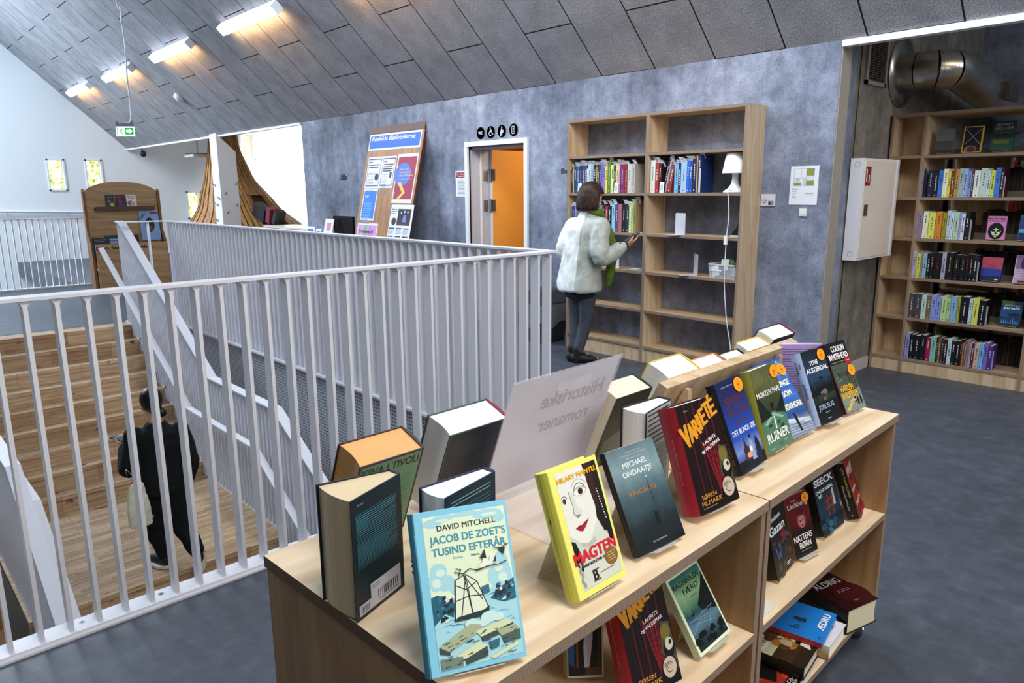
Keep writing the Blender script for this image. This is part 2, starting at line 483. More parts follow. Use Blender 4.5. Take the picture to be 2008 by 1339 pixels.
# door opening: white frame, grey reveal, orange lit washroom lobby
dr = MB(); fw = .055
dr.box((DX0-fw, YW-.03, 0), (DX0, YW+.02, DZ+fw), M_WHITE); dr.box((DX1, YW-.03, 0), (DX1+fw, YW+.02, DZ+fw), M_WHITE); dr.box((DX0, YW-.03, DZ), (DX1, YW+.02, DZ+fw), M_WHITE)
dr.box((DX0, YW+.02, 0), (DX0+.03, YW+.31, DZ), P('#b6b8c2', .5)); dr.box((DX1-.012, YW+.02, 0), (DX1, YW+.31, DZ), P('#b6b8c2', .5)); dr.box((DX0, YW+.02, DZ-.03), (DX1, YW+.31, DZ), P('#9a9caa', .5))
dr.box((DX0+.03, YW+.14, 0), (DX0+.045, YW+.16, DZ-.03), M_WHITE)
d1 = struct('door_1', dr)
OR_LEAF = P('#e8a040', .6, .05)
lf = MB(); lf.box((DX0+.03, YW+.31, .01), (DX0+.075, YW+1.2, DZ-.03), OR_LEAF, mats={'-y': M_WHITE}); lf.build('door_leaf', d1)
for zz in (1.80, 1.43, .3):
    hg = MB(); hg.box((DX0+.03, YW+.20, zz-.07), (DX0+.036, YW+.27, zz+.07), M_STEEL); hg.tube([(DX0+.05, YW+.30, zz-.08), (DX0+.05, YW+.30, zz+.08)], .012, M_STEEL, 10); hg.box((DX0+.06, YW+.295, zz-.07), (DX0+.13, YW+.308, zz+.07), P('#6f675c', .3, .05, .7)); hg.build('hinge', d1)
lob = MB(); OR = P('#e8942a', .75, .05)
lob.box((-8.6, YW+1.9, 0), (-4.6, YW+2.0, 2.75), OR); lob.box((-8.7, YW+.3, 0), (-8.6, YW+2, 2.75), OR); lob.box((-4.7, YW+.3, 0), (-4.6, YW+2, 2.75), OR)
lob.box((-6.2, YW+1.86, .88), (-5.2, YW+1.90, .96), P('#c98f4b', .6))
struct('wall_washroom', lob)
# perforated fascia below the far railing and plain white fascias of the slab edge
pf = MB(); pf.box((-9.99, YF-.02, -2.6), (XN, YF-.001, -.03), M_PERF); struct('trim_3', pf)
pf = MB(); pf.box((XN-.035, -1.5, -.34), (XN-.021, YF-.02, -.012), M_WHITE); struct('trim_4', pf)

# ================================================================ STAIRS
st = thing('staircase', 'wide wooden staircase with white-edged treads climbing away behind the near white railing', 'staircase', loc=(-5.7, 1.6, -1.377))
SY0, SY1, RI, TR = .60, 2.60, .153, .26
def part(mb, name, par):
    o = mb.build(name); o.parent = par; o.matrix_parent_inverse = par.matrix_world.inverted() if par.type != 'EMPTY' else Matrix.Translation(-par.location)
    return o
bpy.context.view_layer.update()
def cpart(mb, name, par):
    """child whose mesh was written in world coordinates"""
    o = mb.build(name, par)
    inv = par.matrix_world.inverted() if False else par.matrix_basis.inverted()
    o.data.transform(inv)
    return o
for k in range(10):
    z = -RI*k; xf = -9.73+TR*k if k < 9 else -5.72
    xb = -9.99 if k == 0 else xf-TR if k < 9 else -7.67
    t_ = MB(); t_.box((xb-.02, SY0, z-.04), (xf, SY1, z), M_PARQ); t_.box((xf-.045, SY0, z-.18), (xf-.012, SY1, z-.04), M_PARQ)
    tp = cpart(t_, 'landing' if k == 9 else 'tread', st)
    if k in (0, 8, 9):
        n_ = MB(); xx = xb-.02 if k == 0 else xf-.045
        n_.box((xx, SY0, z), (xx+.045 if k else xx+.03, SY1, z+.004), M_NOSE); cpart(n_, 'nosing_strip', tp)
for k in range(10, 18):
    z = -RI*k; xf = -5.72+TR*(k-9)
    t_ = MB(); t_.box((xf-TR-.02, SY0, z-.04), (xf, SY1, z), M_PARQ); t_.box((xf-.045, SY0, z-.18), (xf-.012, SY1, z-.04), M_PARQ); cpart(t_, 'tread', st)
# seating steps left of the stair
se = thing('seating_steps', 'broad pale seating steps beside the staircase, glimpsed through the left balusters', 'seating steps', loc=(-5.0, -.2, -1.9))
M_SEAT = P('#d9cdb4', .6, .05)
for k in range(6):
    z = -1.15-.42*k; x1 = -6.1+.9*k
    s_ = MB(); s_.box((x1-3.0 if k == 0 else x1-.95, -3, z-.42), (x1, .50, z), P('#a97a3e', .6, .1)); s_.box((x1-3.0 if k == 0 else x1-.95, -3, z), (x1, .40, z+.012), M_SEAT); s_.box((x1-3.0 if k == 0 else x1-.95, .41, z), (x1, .50, z+.012), P('#b9926a', .6, .1)); cpart(s_, 'step', se)

# ================================================================ RAILINGS
def bar_mesh(h, w=.062, t=.0145, flare=.022):
    """flat upright bar with little curved brackets at its top; local x = bar depth, y = along the rail"""
    m = MB()
    pr = [(-t/2, 0), (t/2, 0), (t/2, h-flare), (t/2+flare*.35, h-flare*.35), (t/2+flare, h), (-t/2-flare, h), (-t/2-flare*.35, h-flare*.35), (-t/2, h-flare)]
    m.prism(pr, -w, 0, M_RAIL, axis='x')
    return m
def railing(label, origin, direction, length, n, sp, off, top_w=.075, h=ZR):
    """direction: unit vector along the rail; bars stand on a bottom plate"""
    d = Vector(direction); out = Vector((d.y, -d.x, 0))
    Mx = frame(origin, out, d, Vector((0, 0, 1)))
    t = thing('railing', label, 'railing', M=Mx)
    p = MB(); p.box((-.07, 0, h-.012), (.012, length, h), M_RAIL); p.build('top_rail', t)
    p = MB(); p.box((-.085, 0, .0), (.012, length, .018), M_RAIL); p.box((.012, 0, -.03), (.03, length, .008), M_RAIL)
    bp = p.build('bottom_plate', t)
    first = None
    for k in range(n):
        if first is None: o = bar_mesh(h-.03).build('baluster', t); first = o
        else: o = first.copy(); COL.objects.link(o)
        o.location = (0, off+sp*k, .018)
    return t, bp
t1, bp1 = railing('nearest white steel railing along the stairwell edge, across the left foreground', (XN, -.80, 0), (0, 1, 0), YF+.80-.0, 40, .0945, .80+.335-.0945*11)
for y in (.47, .755, 1.2, 1.9):
    s_ = MB(); s_.disc((-.045, y+.80, .0188), .011, M_STEEL, axis='z'); s_.disc((-.045, y+.80, .0194), .005, M_DARK, axis='z'); s_.build('screw', bp1)
t2, _ = railing('long white steel railing on the far side of the stairwell facing the concrete wall', (XN-.0865, YF, 0), (-1, 0, 0), 6.54, 67, .0965, .065)
t3, _ = railing('white railing at the far left below the small windows', (-14.6, -1.5, 0), (0, 1, 0), 4.72, 48, .0965, .1, h=1.19)
# sloped stair balustrades
def zline(x, ztop, plateau, x0, x1):
    return None
def balustrade(label, y, side, n0, n1, xs0, xs1):
    t = thing('stair_balustrade', label, 'balustrade', loc=(-6.5, y, -1.377))
    prof = [(-9.90, 1.275), (-9.75, 1.262), (-7.22, -.213), (-5.76, -.213), (-3.2, -1.72)]
    hand = [(-10.3, .93), (-7.60, -.588), (-6.0, -.588), (-3.4, -2.12)]
    def zat(pl, x):
        for (a, za), (b, zb) in zip(pl, pl[1:]):
            if a <= x <= b: return za+(zb-za)*(x-a)/(b-a)
        return pl[0][1] if x < pl[0][0] else pl[-1][1]
    def strip(pl, y0, y1, th):
        m = MB()
        for (a, za), (b, zb) in zip(pl, pl[1:]):
            m.add([(a, y0, za), (b, y0, zb), (b, y1, zb), (a, y1, za), (a, y0, za-th), (b, y0, zb-th), (b, y1, zb-th), (a, y1, za-th)],
                  [(0, 1, 2, 3), (7, 6, 5, 4), (0, 4, 5, 1), (1, 5, 6, 2), (2, 6, 7, 3), (3, 7, 4, 0)], M_RAIL)
        return m
    cpart(strip(prof, y-.045, y+.045, .014), 'top_rail', t)
    hy = y-side*.13
    hr = strip(hand, hy-.032, hy+.032, .014)
    ho = cpart(hr, 'handrail', t)
    for x in (-10.1, -8.6, -6.9, -5.3):
        z = zat(hand, x); c = MB(); c.tube([(x, hy, z-.014), (x, hy, z-.05), (x, y, z-.05)], .007, M_RAIL, 8); cpart(c, 'bracket', ho)
    bm_ = []
    n = int((xs1-xs0)/.078)
    for k in range(n):
        x = xs0+.078*k
        s = max(0, min(9, math.ceil((x+9.73)/TR-1e-6))) if x < -7.65 else 9 if x < -5.72 else min(17, 9+math.ceil((x+5.72)/TR-1e-6))
        zb = -RI*s-.0; zt = zat(prof, x)-.012
        m = MB(); m.box((x-.004, y-.032, zb), (x+.004, y+.032, zt), M_RAIL)
        if k < 98: cpart(m, 'baluster', t)
        else: bm_.append(m)
    st_ = MB()
    for k in range(10):
        z = -RI*k; xf = -9.73+TR*k if k < 9 else -5.72
        xb = -9.99 if k == 0 else xf-TR if k < 9 else -7.67
        st_.box((xb, y-.03, z-.0), (xf, y+.03, z+.018), M_RAIL)
        st_.box((xf-.008, y-.03, z-RI), (xf+.004, y+.03, z+.018), M_RAIL)
    st_.box((-9.99, y-.035, -.6), (-9.9, y+.035, 0), M_RAIL)
    cpart(st_, 'stringer', t)
    return t
balustrade('white slatted balustrade with handrail on the right side of the wooden staircase', 2.568, 1, 0, 0, -9.86, -3.3)
balustrade('white slatted balustrade with handrail on the left side of the wooden staircase', .655, -1, 0, 0, -9.86, -3.0)
# short return at the head of the stair
rt = thing('railing', 'short white railing return between the stair head and the far railing', 'railing', loc=(-9.62, 2.8, 0))
p = MB(); p.box((-9.60, 2.50, ZR-.012), (-9.50, YF, ZR), M_RAIL); cpart(p, 'top_rail', rt)
for yy in (2.80,):
    p = MB(); p.box((-9.58, yy-.007, 0), (-9.52, yy+.007, ZR-.012), M_RAIL); cpart(p, 'baluster', rt)
# parapet of the lower stair beyond the far left railing
pp = MB(); pp.add([(-18.2, 1.2, -.1), (-18.2, 4.0, -1.2), (-18.2, 4.0, -3.1), (-18.2, 1.2, -3.1), (-18.05, 1.2, -.1), (-18.05, 4.0, -1.2), (-18.05, 4.0, -3.1), (-18.05, 1.2, -3.1)], [(3, 2, 1, 0), (4, 5, 6, 7), (0, 1, 5, 4), (1, 2, 6, 5), (3, 0, 4, 7)], M_WALLW)
struct('wall_parapet', pp)
fin = MB(); fin.box((XL, 8.46, 0), (XL+.5, 8.52, 4.6), M_WALLW); struct('wall_corner', fin)
hr = MB(); hr.tube([(XL+.08, 2.35, 1.22), (XL+.08, 4.6, 1.14)], .03, M_RAIL, 8); hr.tube([(XL, 3, 1.15), (XL+.08, 3, 1.18)], .012, M_RAIL, 6); hr.tube([(XL, 4.2, 1.12), (XL+.08, 4.2, 1.15)], .012, M_RAIL, 6)
o = hr.build('wall_handrail'); tag(o, 'white handrail fixed to the far white wall under the windows', 'handrail')
# ================================================================ BOOKS (small ones, spine out)
PAGES = P('#e9e2cf', .8, .05); PAGEW = P('#f7f6f2', .8, .03)
def small_book(label, group, x, z, y, w, h, d, col, tcol=None, lean=0.0, facing=Vector((0, -1, 0)), text=True, cat='book'):
    """spine-out book standing on a shelf: cover (spine + boards) with a page block inside; x = left end of its spine"""
    m = MB(); cm = P(col, .45, .08)
    b = .0025
    m.box((0, 0, 0), (w, .004, h), cm); m.box((0, .004, 0), (b, d, h), cm); m.box((w-b, .004, 0), (w, d, h), cm)
    if text and tcol:
        tm = P(tcol, .5)
        z1 = h*(.86-.1*rnd.random()); L = h*(.3+.3*rnd.random()); c = w*.5; tw = min(w*.26, .007)
        seg = max(2, int(L/.02)); zz = z1
        for k in range(seg):
            l = L/seg*(.5+.4*rnd.random())
            m.quad([(c-tw/2, -.0006, zz-l), (c+tw/2, -.0006, zz-l), (c+tw/2, -.0006, zz), (c-tw/2, -.0006, zz)], tm); zz -= L/seg
        if w > .016: m.quad([(c-tw/2, -.0006, h*.05), (c+tw/2, -.0006, h*.05), (c+tw/2, -.0006, h*.09), (c-tw/2, -.0006, h*.09)], tm)
    o = m.build('book')
    if facing.y < 0: o.matrix_world = Matrix.Translation((x, y, z+.0015+(w*math.sin(lean) if lean > 0 else 0))) @ Matrix.Rotation(lean, 4, 'Y')
    tag(o, label, cat, group)
    p = MB(); p.box((b, .004, .002), (w-b, d-.004, h-.003), PAGES); p.build('page_block', o)
    return o
def bookend(label, M, w=.11, h=.17, d=.13, group=None, mat=None):
    t = MB(); mt = mat or P('#c9c9d2', .35, .03)
    n = 6; r = .012
    pts = [(0, 0), (w, 0), (w, h-r)] + [(w-r+r*math.cos(a), h-r+r*math.sin(a)) for a in [PI/2*k/n for k in range(1, n)]] + [(w-r, h), (r, h)] + [(r-r*math.sin(a), h-r+r*math.cos(a)) for a in [PI/2*k/n for k in range(1, n)]] + [(0, h-r)]
    t.prism(pts, 0, .0015, mt, axis='x')
    o = t.build('bookend', M=M); tag(o, label, 'bookend', group)
    f = MB(); f.box((-d, 0, 0), (0, w, .0015), mt); f.build('foot', o)
    return o

# ================================================================ TALL BOOKCASE ON THE CONCRETE WALL
BY0, BY1 = 5.445, 5.740
bx = thing('bookcase', 'tall birch plywood bookcase of two bays against the blue-grey concrete wall', 'bookcase', loc=(-4.06, 5.6, 0))
BX = [-5.037, -4.063, -3.091]; BT = 2.284; SH = [1.94, 1.585, 1.218, .867, .505, .16]
em = {'-y': M_EDGE}
for i, (a, b_, nm) in enumerate([(BX[0], BX[0]+.022, 'side_panel'), (BX[1]-.016, BX[1]+.016, 'divider'), (BX[2]-.022, BX[2], 'side_panel')]):
    m = MB(); m.box((a, BY0, 0), (b_, BY1, BT), M_PLY, mats=em); cpart(m, nm, bx)
for i in (0, 1):
    a, b_ = (BX[0]+.022, BX[1]-.016) if i == 0 else (BX[1]+.016, BX[2]-.022)
    m = MB(); m.box((a, BY0+.002, BT-.024), (b_, BY1, BT), M_PLYH, mats=em); cpart(m, 'top_panel', bx)
    for z in SH:
        m = MB(); m.box((a, BY0+.004, z-.024), (b_, BY1, z), M_PLYH, mats=em); cpart(m, 'shelf', bx)
    m = MB(); m.box((a, BY0+.02, 0), (b_, BY0+.038, .136), M_PLY); cpart(m, 'plinth', bx)
for x in (-4.6, -3.62):
    m = MB(); m.box((x-.012, BY1-.05, BT), (x+.012, BY1, BT+.016), M_STEEL); cpart(m, 'wall_bracket', bx)

rows = {
 'upper left': (-5.005, 1.585, [('dark green', '#1d5a48', .010, .225), ('maroon', '#7b2238', .014, .245), ('cream', '#e4dcc0', .009, .235), ('dark teal', '#183f4a', .034, .258), ('steel blue', '#345f97', .036, .258), ('navy', '#1a2740', .034, .262), ('indigo', '#3a2f96', .030, .262), ('slate', '#3c4a57', .028, .262), ('white', '#e8eaf2', .016, .23), ('pale grey', '#c6cbd8', .034, .262), ('silver', '#9fb0c4', .030, .275), ('black', '#191a20', .034, .26), ('mustard', '#b59b25', .012, .25), ('dark brown', '#43302a', .026, .262), ('purple', '#4e2c7c', .018, .255), ('bright blue', '#3f7fd0', .016, .262), ('violet', '#9a6cc0', .034, .262), ('yellow', '#e2da4a', .026, .252), ('olive green', '#5d8127', .040, .30), ('lemon', '#e9e88e', .030, .258), ('bottle green', '#1f6b45', .014, .25), ('wine red', '#6b2433', .018, .23), ('pale yellow', '#eadf8c', .024, .262), ('pink and white', '#d9b9c4', .016, .255), ('plum', '#7c2a63', .054, .262), ('red and black', '#8a1c22', .034, .262), ('light grey', '#c9c8c4', .046, .262), ('stone grey', '#b3aea8', .036, .262)]),
 'upper right': (-4.035, 1.585, [('white', '#e9efe9', .050, .285), ('scarlet', '#b3342e', .038, .262), ('dark maroon', '#3d2026', .026, .255), ('black', '#17171c', .018, .30), ('white and plum', '#b7a4b6', .016, .28), ('brick red', '#8f3f38', .040, .24), ('sky blue', '#7db6e4', .040, .248), ('midnight blue', '#14294e', .024, .255), ('powder blue', '#a6c4e2', .058, .262), ('royal blue', '#3367c8', .026, .268), ('cobalt blue', '#2a56b4', .026, .268), ('dark navy', '#16284f', .040, .285), ('orange', '#d99a34', .012, .31), ('deep navy', '#1b2f66', .030, .315)]),
 'lower left': (-5.01, 1.218, [('grey', '#8d8f96', .020, .22), ('navy blue', '#2b3e86', .036, .235), ('lilac', '#a79cc9', .036, .235), ('black', '#1d1c20', .030, .26), ('pale blue', '#a9c6dd', .026, .25), ('charcoal', '#34363c', .050, .255), ('teal', '#2f6a75', .040, .25), ('brown', '#5b4334', .040, .25), ('cream', '#d9d2b8', .040, .25), ('dark blue', '#22305a', .045, .255), ('grey green', '#71806f', .040, .25), ('black', '#1b1a1e', .034, .26), ('scarlet', '#a8282f', .030, .245), ('black', '#16161b', .048, .245), ('light blue', '#8fc2e8', .038, .262), ('black and white', '#53525a', .040, .262), ('dusty pink', '#b6627c', .038, .262), ('black', '#17181e', .050, .262), ('dark green', '#22382a', .034, .25), ('white', '#dfe6dc', .018, .25), ('lime green', '#a8d06a', .030, .275), ('tan', '#a58a62', .026, .30)]),
}
SLIPW = P('#eef0f8', .8, .03)
slipn = 0
for rname, (x, z, bl) in rows.items():
    lean_i = 0
    seen = {}
    for i, (cn, col, w, h) in enumerate(bl):
        lean = 0.0
        if rname == 'upper right' and 3 <= i <= 5:
            lean = R(11); x += .018 if i == 3 else .002
        tc = '#e9e6da' if sum(int(col[k:k+2], 16) for k in (1, 3, 5)) < 380 else '#2c2c34'
        sbk = small_book('%s book, %s from left, %s row of the tall bookcase' % (cn, ORD[i], rname), 'books on the %s row of the tall bookcase' % rname, x, z, BY0+.028, w, h, .20, col, tc, lean)
        # white reservation slips tucked into the pages
        if rnd.random() < (.9 if rname != 'lower left' else .75) and (w > .013):
            sl = MB(); sw = .03+.02*rnd.random(); hh = .03+.02*rnd.random(); cx = w*.5
            dy = .01+.03*rnd.random(); up = []
            for k in range(5):
                t = k/4; up.append((.03+.0*t - dy*t*t*1.6, h-.03+t*(hh+.03)))
            a0 = (rnd.random()-.4)*.9; ca, sa = math.cos(a0), math.sin(a0)
            for (y0, z0), (y1, z1) in zip(up, up[1:]):
                sl.quad([(cx-sw/2*sa*.6, y0-sw*ca*.0, z0), (cx+sw/2*abs(ca)*.9, y0+sw*.6, z0), (cx+sw/2*abs(ca)*.9+.006, y1+sw*.6, z1), (cx-sw/2*abs(ca)*.8, y1, z1)], SLIPW)
            so = sl.build('paper_slip', M=Matrix.Translation((x, BY0+.028, z)) @ Matrix.Rotation(lean, 4, 'Y'))
            tag(so, 'white paper slip in the %s book, %s in the %s bookcase row' % (cn, ORD[i], rname), 'paper slip', 'reservation slips in the tall bookcase')
        x += w + .0015 + (.038 if (rname == 'upper right' and i == 5) else 0)
    if rname == 'upper right': xend = x
def facing_x(x, y, z): return Matrix.Translation((x, y, z))
Mz = lambda x, y, z, a: Matrix.Translation((x, y, z+.0015)) @ Matrix.Rotation(a, 4, 'Z')
bookend('white bookend holding up the upper right book row beside the lamp', Mz(xend+.007, BY0+.012, 1.585, R(60)), .10, .205, .0)
bookend('white bookend at the right end of the lower left book row', Mz(-4.10, BY0+.05, 1.218, R(40)), .09, .20, .05)
bookend('lone white bookend on the empty shelf below the lamp', Mz(-3.66, BY0+.05, 1.218, R(78)), .125, .19, .15)
bookend('lone white bookend turned edgewise on the shelf beside the plastic box', Mz(-3.52, BY0+.06, .867, R(48)), .135, .185, .15)
bookend('white bookend on the shelf in front of the standing woman', Mz(-4.39, BY0+.05, .867, R(65)), .125, .19, .10)
for (px, py, lab, nm, cat) in [(1355, 337, 'small white label card on the shelf edge of the upper left book row', 'label_card', 'label card')]: pass
for x, z, lab in [(-4.44, 1.585, 'small white label card standing before the violet book in the upper left row'), (-4.90, 1.585, 'tilted white label card above the standing woman in the upper left row'), (-3.92, 1.585, 'small white label card before the scarlet book in the upper right row')]:
    m = MB(); m.box((0, 0, 0), (.045, .002, .095), SLIPW)
    for k in range(3): m.quad([(.012+.009*k, -.0005, .015), (.016+.009*k, -.0005, .015), (.016+.009*k, -.0005, .07), (.012+.009*k, -.0005, .07)], P('#8a8a98', .7))
    o = m.build('label_card', M=Matrix.Translation((x, BY0+.008, z+.0015)) @ Matrix.Rotation(R(-6), 4, 'X')); tag(o, lab, 'label card')
# table lamp
LX, LY, LZ = -3.232, BY0+.11, 1.5865
lp = thing('table_lamp', 'white table lamp with drum shade on the bookcase shelf', 'lamp', loc=(LX, LY, LZ))
M_LAMP = P('#f2f3f6', .35, .02)
m = MB(); m.lathe([(.0, 0), (.095, 0), (.09, .012), (.055, .035), (.032, .07), (.024, .11), (.026, .15), (.045, .170), (.05, .176), (0, .178)], M_LAMP, 28); m.build('base', lp)
m = MB(); m.lathe([(.108, .158), (.079, .322), (.0, .323), (.0775, .320), (.1065, .158)], P('#fbfbfd', .7, .01), 36); m.build('shade', lp)
m = MB(); pts = [(LX+.02, LY-.06, LZ+.02), (LX+.02, LY-.135, LZ+.012), (LX+.025, BY0-.018, LZ-.06), (LX+.032, BY0-.012, LZ-.2), (LX+.02, BY0-.012, LZ-.36), (LX+.018, BY0-.012, 1.18), (LX+.02, BY0-.012, 1.12), (LX+.02, BY0-.012, .9), (LX+.04, BY0-.014, .7), (LX+.07, BY0-.014, .5), (LX+.115, BY0-.014, .3), (LX+.13, BY0-.012, .12), (LX+.13, BY0-.01, .01)]
m.tube(bez(pts, 6), .0042, P('#e9ebf2', .4), 7); cd = cpart(m, 'cord', lp)
m = MB(); m.box((LX+.004, BY0-.026, 1.16), (LX+.032, BY0-.004, 1.235), M_LAMP); cpart(m, 'switch', lp)
# plastic box with papers, and a dark thing behind the upright
pb = thing('storage_box', 'clear plastic box of loose papers on the right bookcase shelf', 'storage box', loc=(-3.252, 5.53, .8685))
pl = mat_glass('clear_plastic', alpha=.38, rough=.15, base=(.82, .86, .92, 1))
m = MB(); m.add([(-.115, -.07, 0), (.115, -.07, 0), (.115, .12, 0), (-.115, .12, 0), (-.13, -.08, .115), (.13, -.08, .115), (.13, .13, .115), (-.13, .13, .115)], [(3, 2, 1, 0), (0, 1, 5, 4), (1, 2, 6, 5), (2, 3, 7, 6), (3, 0, 4, 7)], pl); m.build('tub', pb)
m = MB()
for (a, b_, c, d) in ((-.135, -.085, .135, -.074), (-.135, .126, .135, .135), (-.135, -.085, -.126, .135), (.126, -.085, .135, .135)): m.box((a, b_, .112), (c, d, .122), P('#d5d9e2', .3))
m.build('rim', pb)
m = MB(); m.quad([(-.11, -.079, .062), (.0, -.079, .062), (.0, -.0795, .075), (-.11, -.0795, .075)], SLIPW); m.build('label', pb)
rr = random.Random(5)
for i, (c, lab) in enumerate([('#e9e9e4', 'white card tilted inside the clear plastic box'), ('#3b3c42', 'dark leaflet lying inside the clear plastic box'), ('#d8d2c4', 'cream card sticking up out of the clear plastic box'), ('#5a8a4c', 'green-printed packet poking out of the clear plastic box'), ('#b9bcc6', 'grey slip leaning inside the clear plastic box'), ('#a89a84', 'brown paper bag sticking up from the clear plastic box')]):
    m = MB(); m.box((-.035, -.001, .012), (.035, .001, .105), P(c, .7))
    o = m.build('paper', M=Matrix.Translation((-3.315+.022*i, 5.478+.022*i, .8725+(.05 if i in (2, 3, 5) else 0))) @ Euler((R(-12), R(-18+8*i), 0)).to_matrix().to_4x4()); tag(o, lab, 'paper', 'papers in the plastic box')
m = MB(); m.prism([(0, 0), (.09, 0), (.11, .10), (.075, .13), (.05, .07), (.02, .045)], 0, .05, P('#15161c', .4), axis='y'); m.box((.0, -.006, 0), (.11, .056, .014), P('#d8cfc4', .5))
o = m.build('tape_dispenser', loc=(-3.235, BY0+.09, 1.2195)); tag(o, 'black tape dispenser half hidden behind the bookcase upright', 'tape dispenser')
m = MB(); m.box((-4.30, BY0+.05, .8685), (-4.10, BY0+.19, .871), P('#7fa9cf', .4)); m.quad([(-4.28, BY0+.06, .8715), (-4.2, BY0+.06, .8715), (-4.2, BY0+.17, .8715), (-4.28, BY0+.17, .8715)], P('#e2e6ea', .5))
o = recenter(m.build('brochure'), (-4.2, BY0+.12, .867)); tag(o, 'pale blue brochure lying flat at the end of the half-empty shelf', 'brochure')

# ================================================================ RIGHT-HAND SHELVING (dim room)
RY0, RY1 = 6.805, 7.36
rs = thing('bookcase', 'dim double-sided birch shelving in the room at the right, narrow empty bay first', 'bookcase', loc=(-1.9, 7.0, 0))
RX = [-2.488, -2.232, -1.335, -.44]; RT = 2.232; RS = [1.885, 1.536, 1.190, .850, .496, .130]
for i, x in enumerate(RX):
    m = MB(); m.box((x, RY0, 0), (x+.022, RY0+.27 if i == 0 else RY1, RT), M_PLY, mats=em); cpart(m, 'side_panel' if i in (0, 3) else 'divider', rs)
for i in range(3):
    a, b_ = RX[i]+.022, RX[i+1]
    y1 = RY0+.27 if i == 0 else RY1
    m = MB(); m.box((a, RY0+.002, RT-.024), (b_, y1, RT), M_PLYH, mats=em); cpart(m, 'top_panel', rs)
    for z in RS:
        m = MB(); m.box((a, RY0+.004, z-.024), (b_, y1, z), M_PLYH, mats=em); cpart(m, 'shelf', rs)
        if i > 0 and z > .2:
            m = MB(); m.box((a, RY0+.262, z), (b_, RY0+.268, z+.05), P('#6d6a66', .5)); cpart(m, 'book_stop', rs)
    m = MB(); m.box((a, RY0+.012, 0), (b_, RY0+.03, .108), M_PLY); cpart(m, 'plinth', rs)
m = MB(); m.box((RX[0]+.022, RY0+.26, 0), (RX[1], RY0+.27, RT), M_PLY); cpart(m, 'back_panel', rs)
def K(scale, ox): return lambda v: ox+v/scale
k1 = K(6.088, 1700); k2 = K(3.524, 1600)
RR = [
 ('top full', 1.536, 384, k1, .222, [('lavender', '#8f90c4', 622, 658), ('navy', '#20283c', 712, 772), ('dark navy', '#1a2032', 774, 835), ('bright blue', '#3e7fd4', 837, 889), ('cream', '#eff0d0', 890, 946), ('yellow', '#e6de35', 948, 979), ('chestnut brown', '#7a4426', 980, 1031), ('ochre', '#c1904e', 1032, 1077), ('sage green', '#9dbcaa', 1078, 1128), ('lilac patterned', '#aab0e6', 1129, 1181), ('mid blue', '#6f9fd6', 1182, 1228), ('maroon', '#6b2c44', 1229, 1252), ('off-white', '#dfeae4', 1257, 1331), ('pale green', '#c0d9c8', 1333, 1411), ('icy blue', '#c6daf2', 1412, 1452), ('lime green', '#ccd95c', 1455, 1506), ('strong blue', '#3a80dc', 1508, 1570), ('dark burgundy', '#3a1226', 1571, 1610)]),
 ('second', 1.190, 467, k2, .225, [('dusty lavender', '#8f80a4', 683, 725), ('ivory', '#e6ecc4', 728, 765), ('lime yellow', '#dfe365', 768, 812), ('orange', '#d88a34', 815, 858), ('olive gold', '#a3942c', 862, 890), ('pale sky blue', '#b7d9e4', 893, 916), ('frost blue', '#cfe0e8', 917, 940), ('sage', '#bcd6c0', 942, 976), ('lilac striped', '#9ea6dc', 978, 991), ('white', '#d5dff0', 992, 1017), ('black', '#1c1c20', 1018, 1050)]),
 ('third', .850, 548, k2, .222, [('pale lavender', '#b9b4d8', 655, 679), ('lime', '#d0d95c', 681, 709), ('tan', '#b8906a', 710, 723), ('light blue', '#90bcd8', 726, 753), ('black', '#15161c', 755, 777), ('black gilt-lettered', '#18171c', 778, 803), ('black red-lettered', '#1c1218', 805, 855), ('grey lavender', '#a8acc2', 857, 886), ('black gilt-lettered', '#15151a', 890, 936), ('black gilt-lettered', '#16161c', 940, 980), ('black gilt-lettered', '#15161b', 984, 1022), ('black red-lettered', '#1a1218', 1024, 1047), ('black gilt-lettered', '#16161a', 1049, 1074), ('dark teal', '#14232c', 1076, 1102)]),
 ('fourth', .496, 628, k2, .215, [('charcoal', '#4a474e', 628, 668), ('charcoal', '#4c4950', 670, 715), ('mint', '#c3e0d6', 717, 750), ('cocoa brown', '#7d6844', 752, 782), ('periwinkle', '#8f9ee0', 783, 818), ('periwinkle', '#8797dc', 820, 853), ('light green', '#b9d898', 855, 893), ('pale green', '#b0cd90', 895, 918), ('cloudy blue', '#82b0dc', 920, 963), ('olive', '#a3a33c', 965, 985), ('wide black', '#15161e', 986, 1045), ('pale blue', '#b4d4f4', 1047, 1070), ('yellow', '#d6d65c', 1073, 1115), ('black', '#141418', 1117, 1165)]),
 ('bottom', .130, 708, k2, .215, [('periwinkle', '#8a93d4', 600, 632), ('black', '#151620', 633, 663), ('black', '#161722', 665, 705), ('black', '#15161f', 707, 745), ('crimson', '#9c1f4c', 747, 778), ('teal', '#84c0b0', 780, 818), ('dark', '#22201e', 820, 832), ('olive brown', '#7a6234', 833, 851), ('black and white', '#34313a', 855, 871), ('dark maroon', '#321420', 872, 896), ('pale blue', '#b6dcee', 898, 925), ('black', '#18181c', 926, 955), ('black', '#17161a', 957, 985), ('black and red', '#2c1418', 986, 1000), ('tan', '#a8764c', 1001, 1013), ('brown', '#7c5444', 1015, 1031), ('pinkish grey', '#94808a', 1032, 1046), ('grey', '#a49ca8', 1048, 1065), ('maroon', '#6a1844', 1067, 1084), ('beige', '#c2ae9c', 1086, 1120), ('light blue', '#6fb4f2', 1122, 1151), ('purple', '#7d68b4', 1153, 1181), ('deep purple', '#4a2f8c', 1183, 1212)]),
]
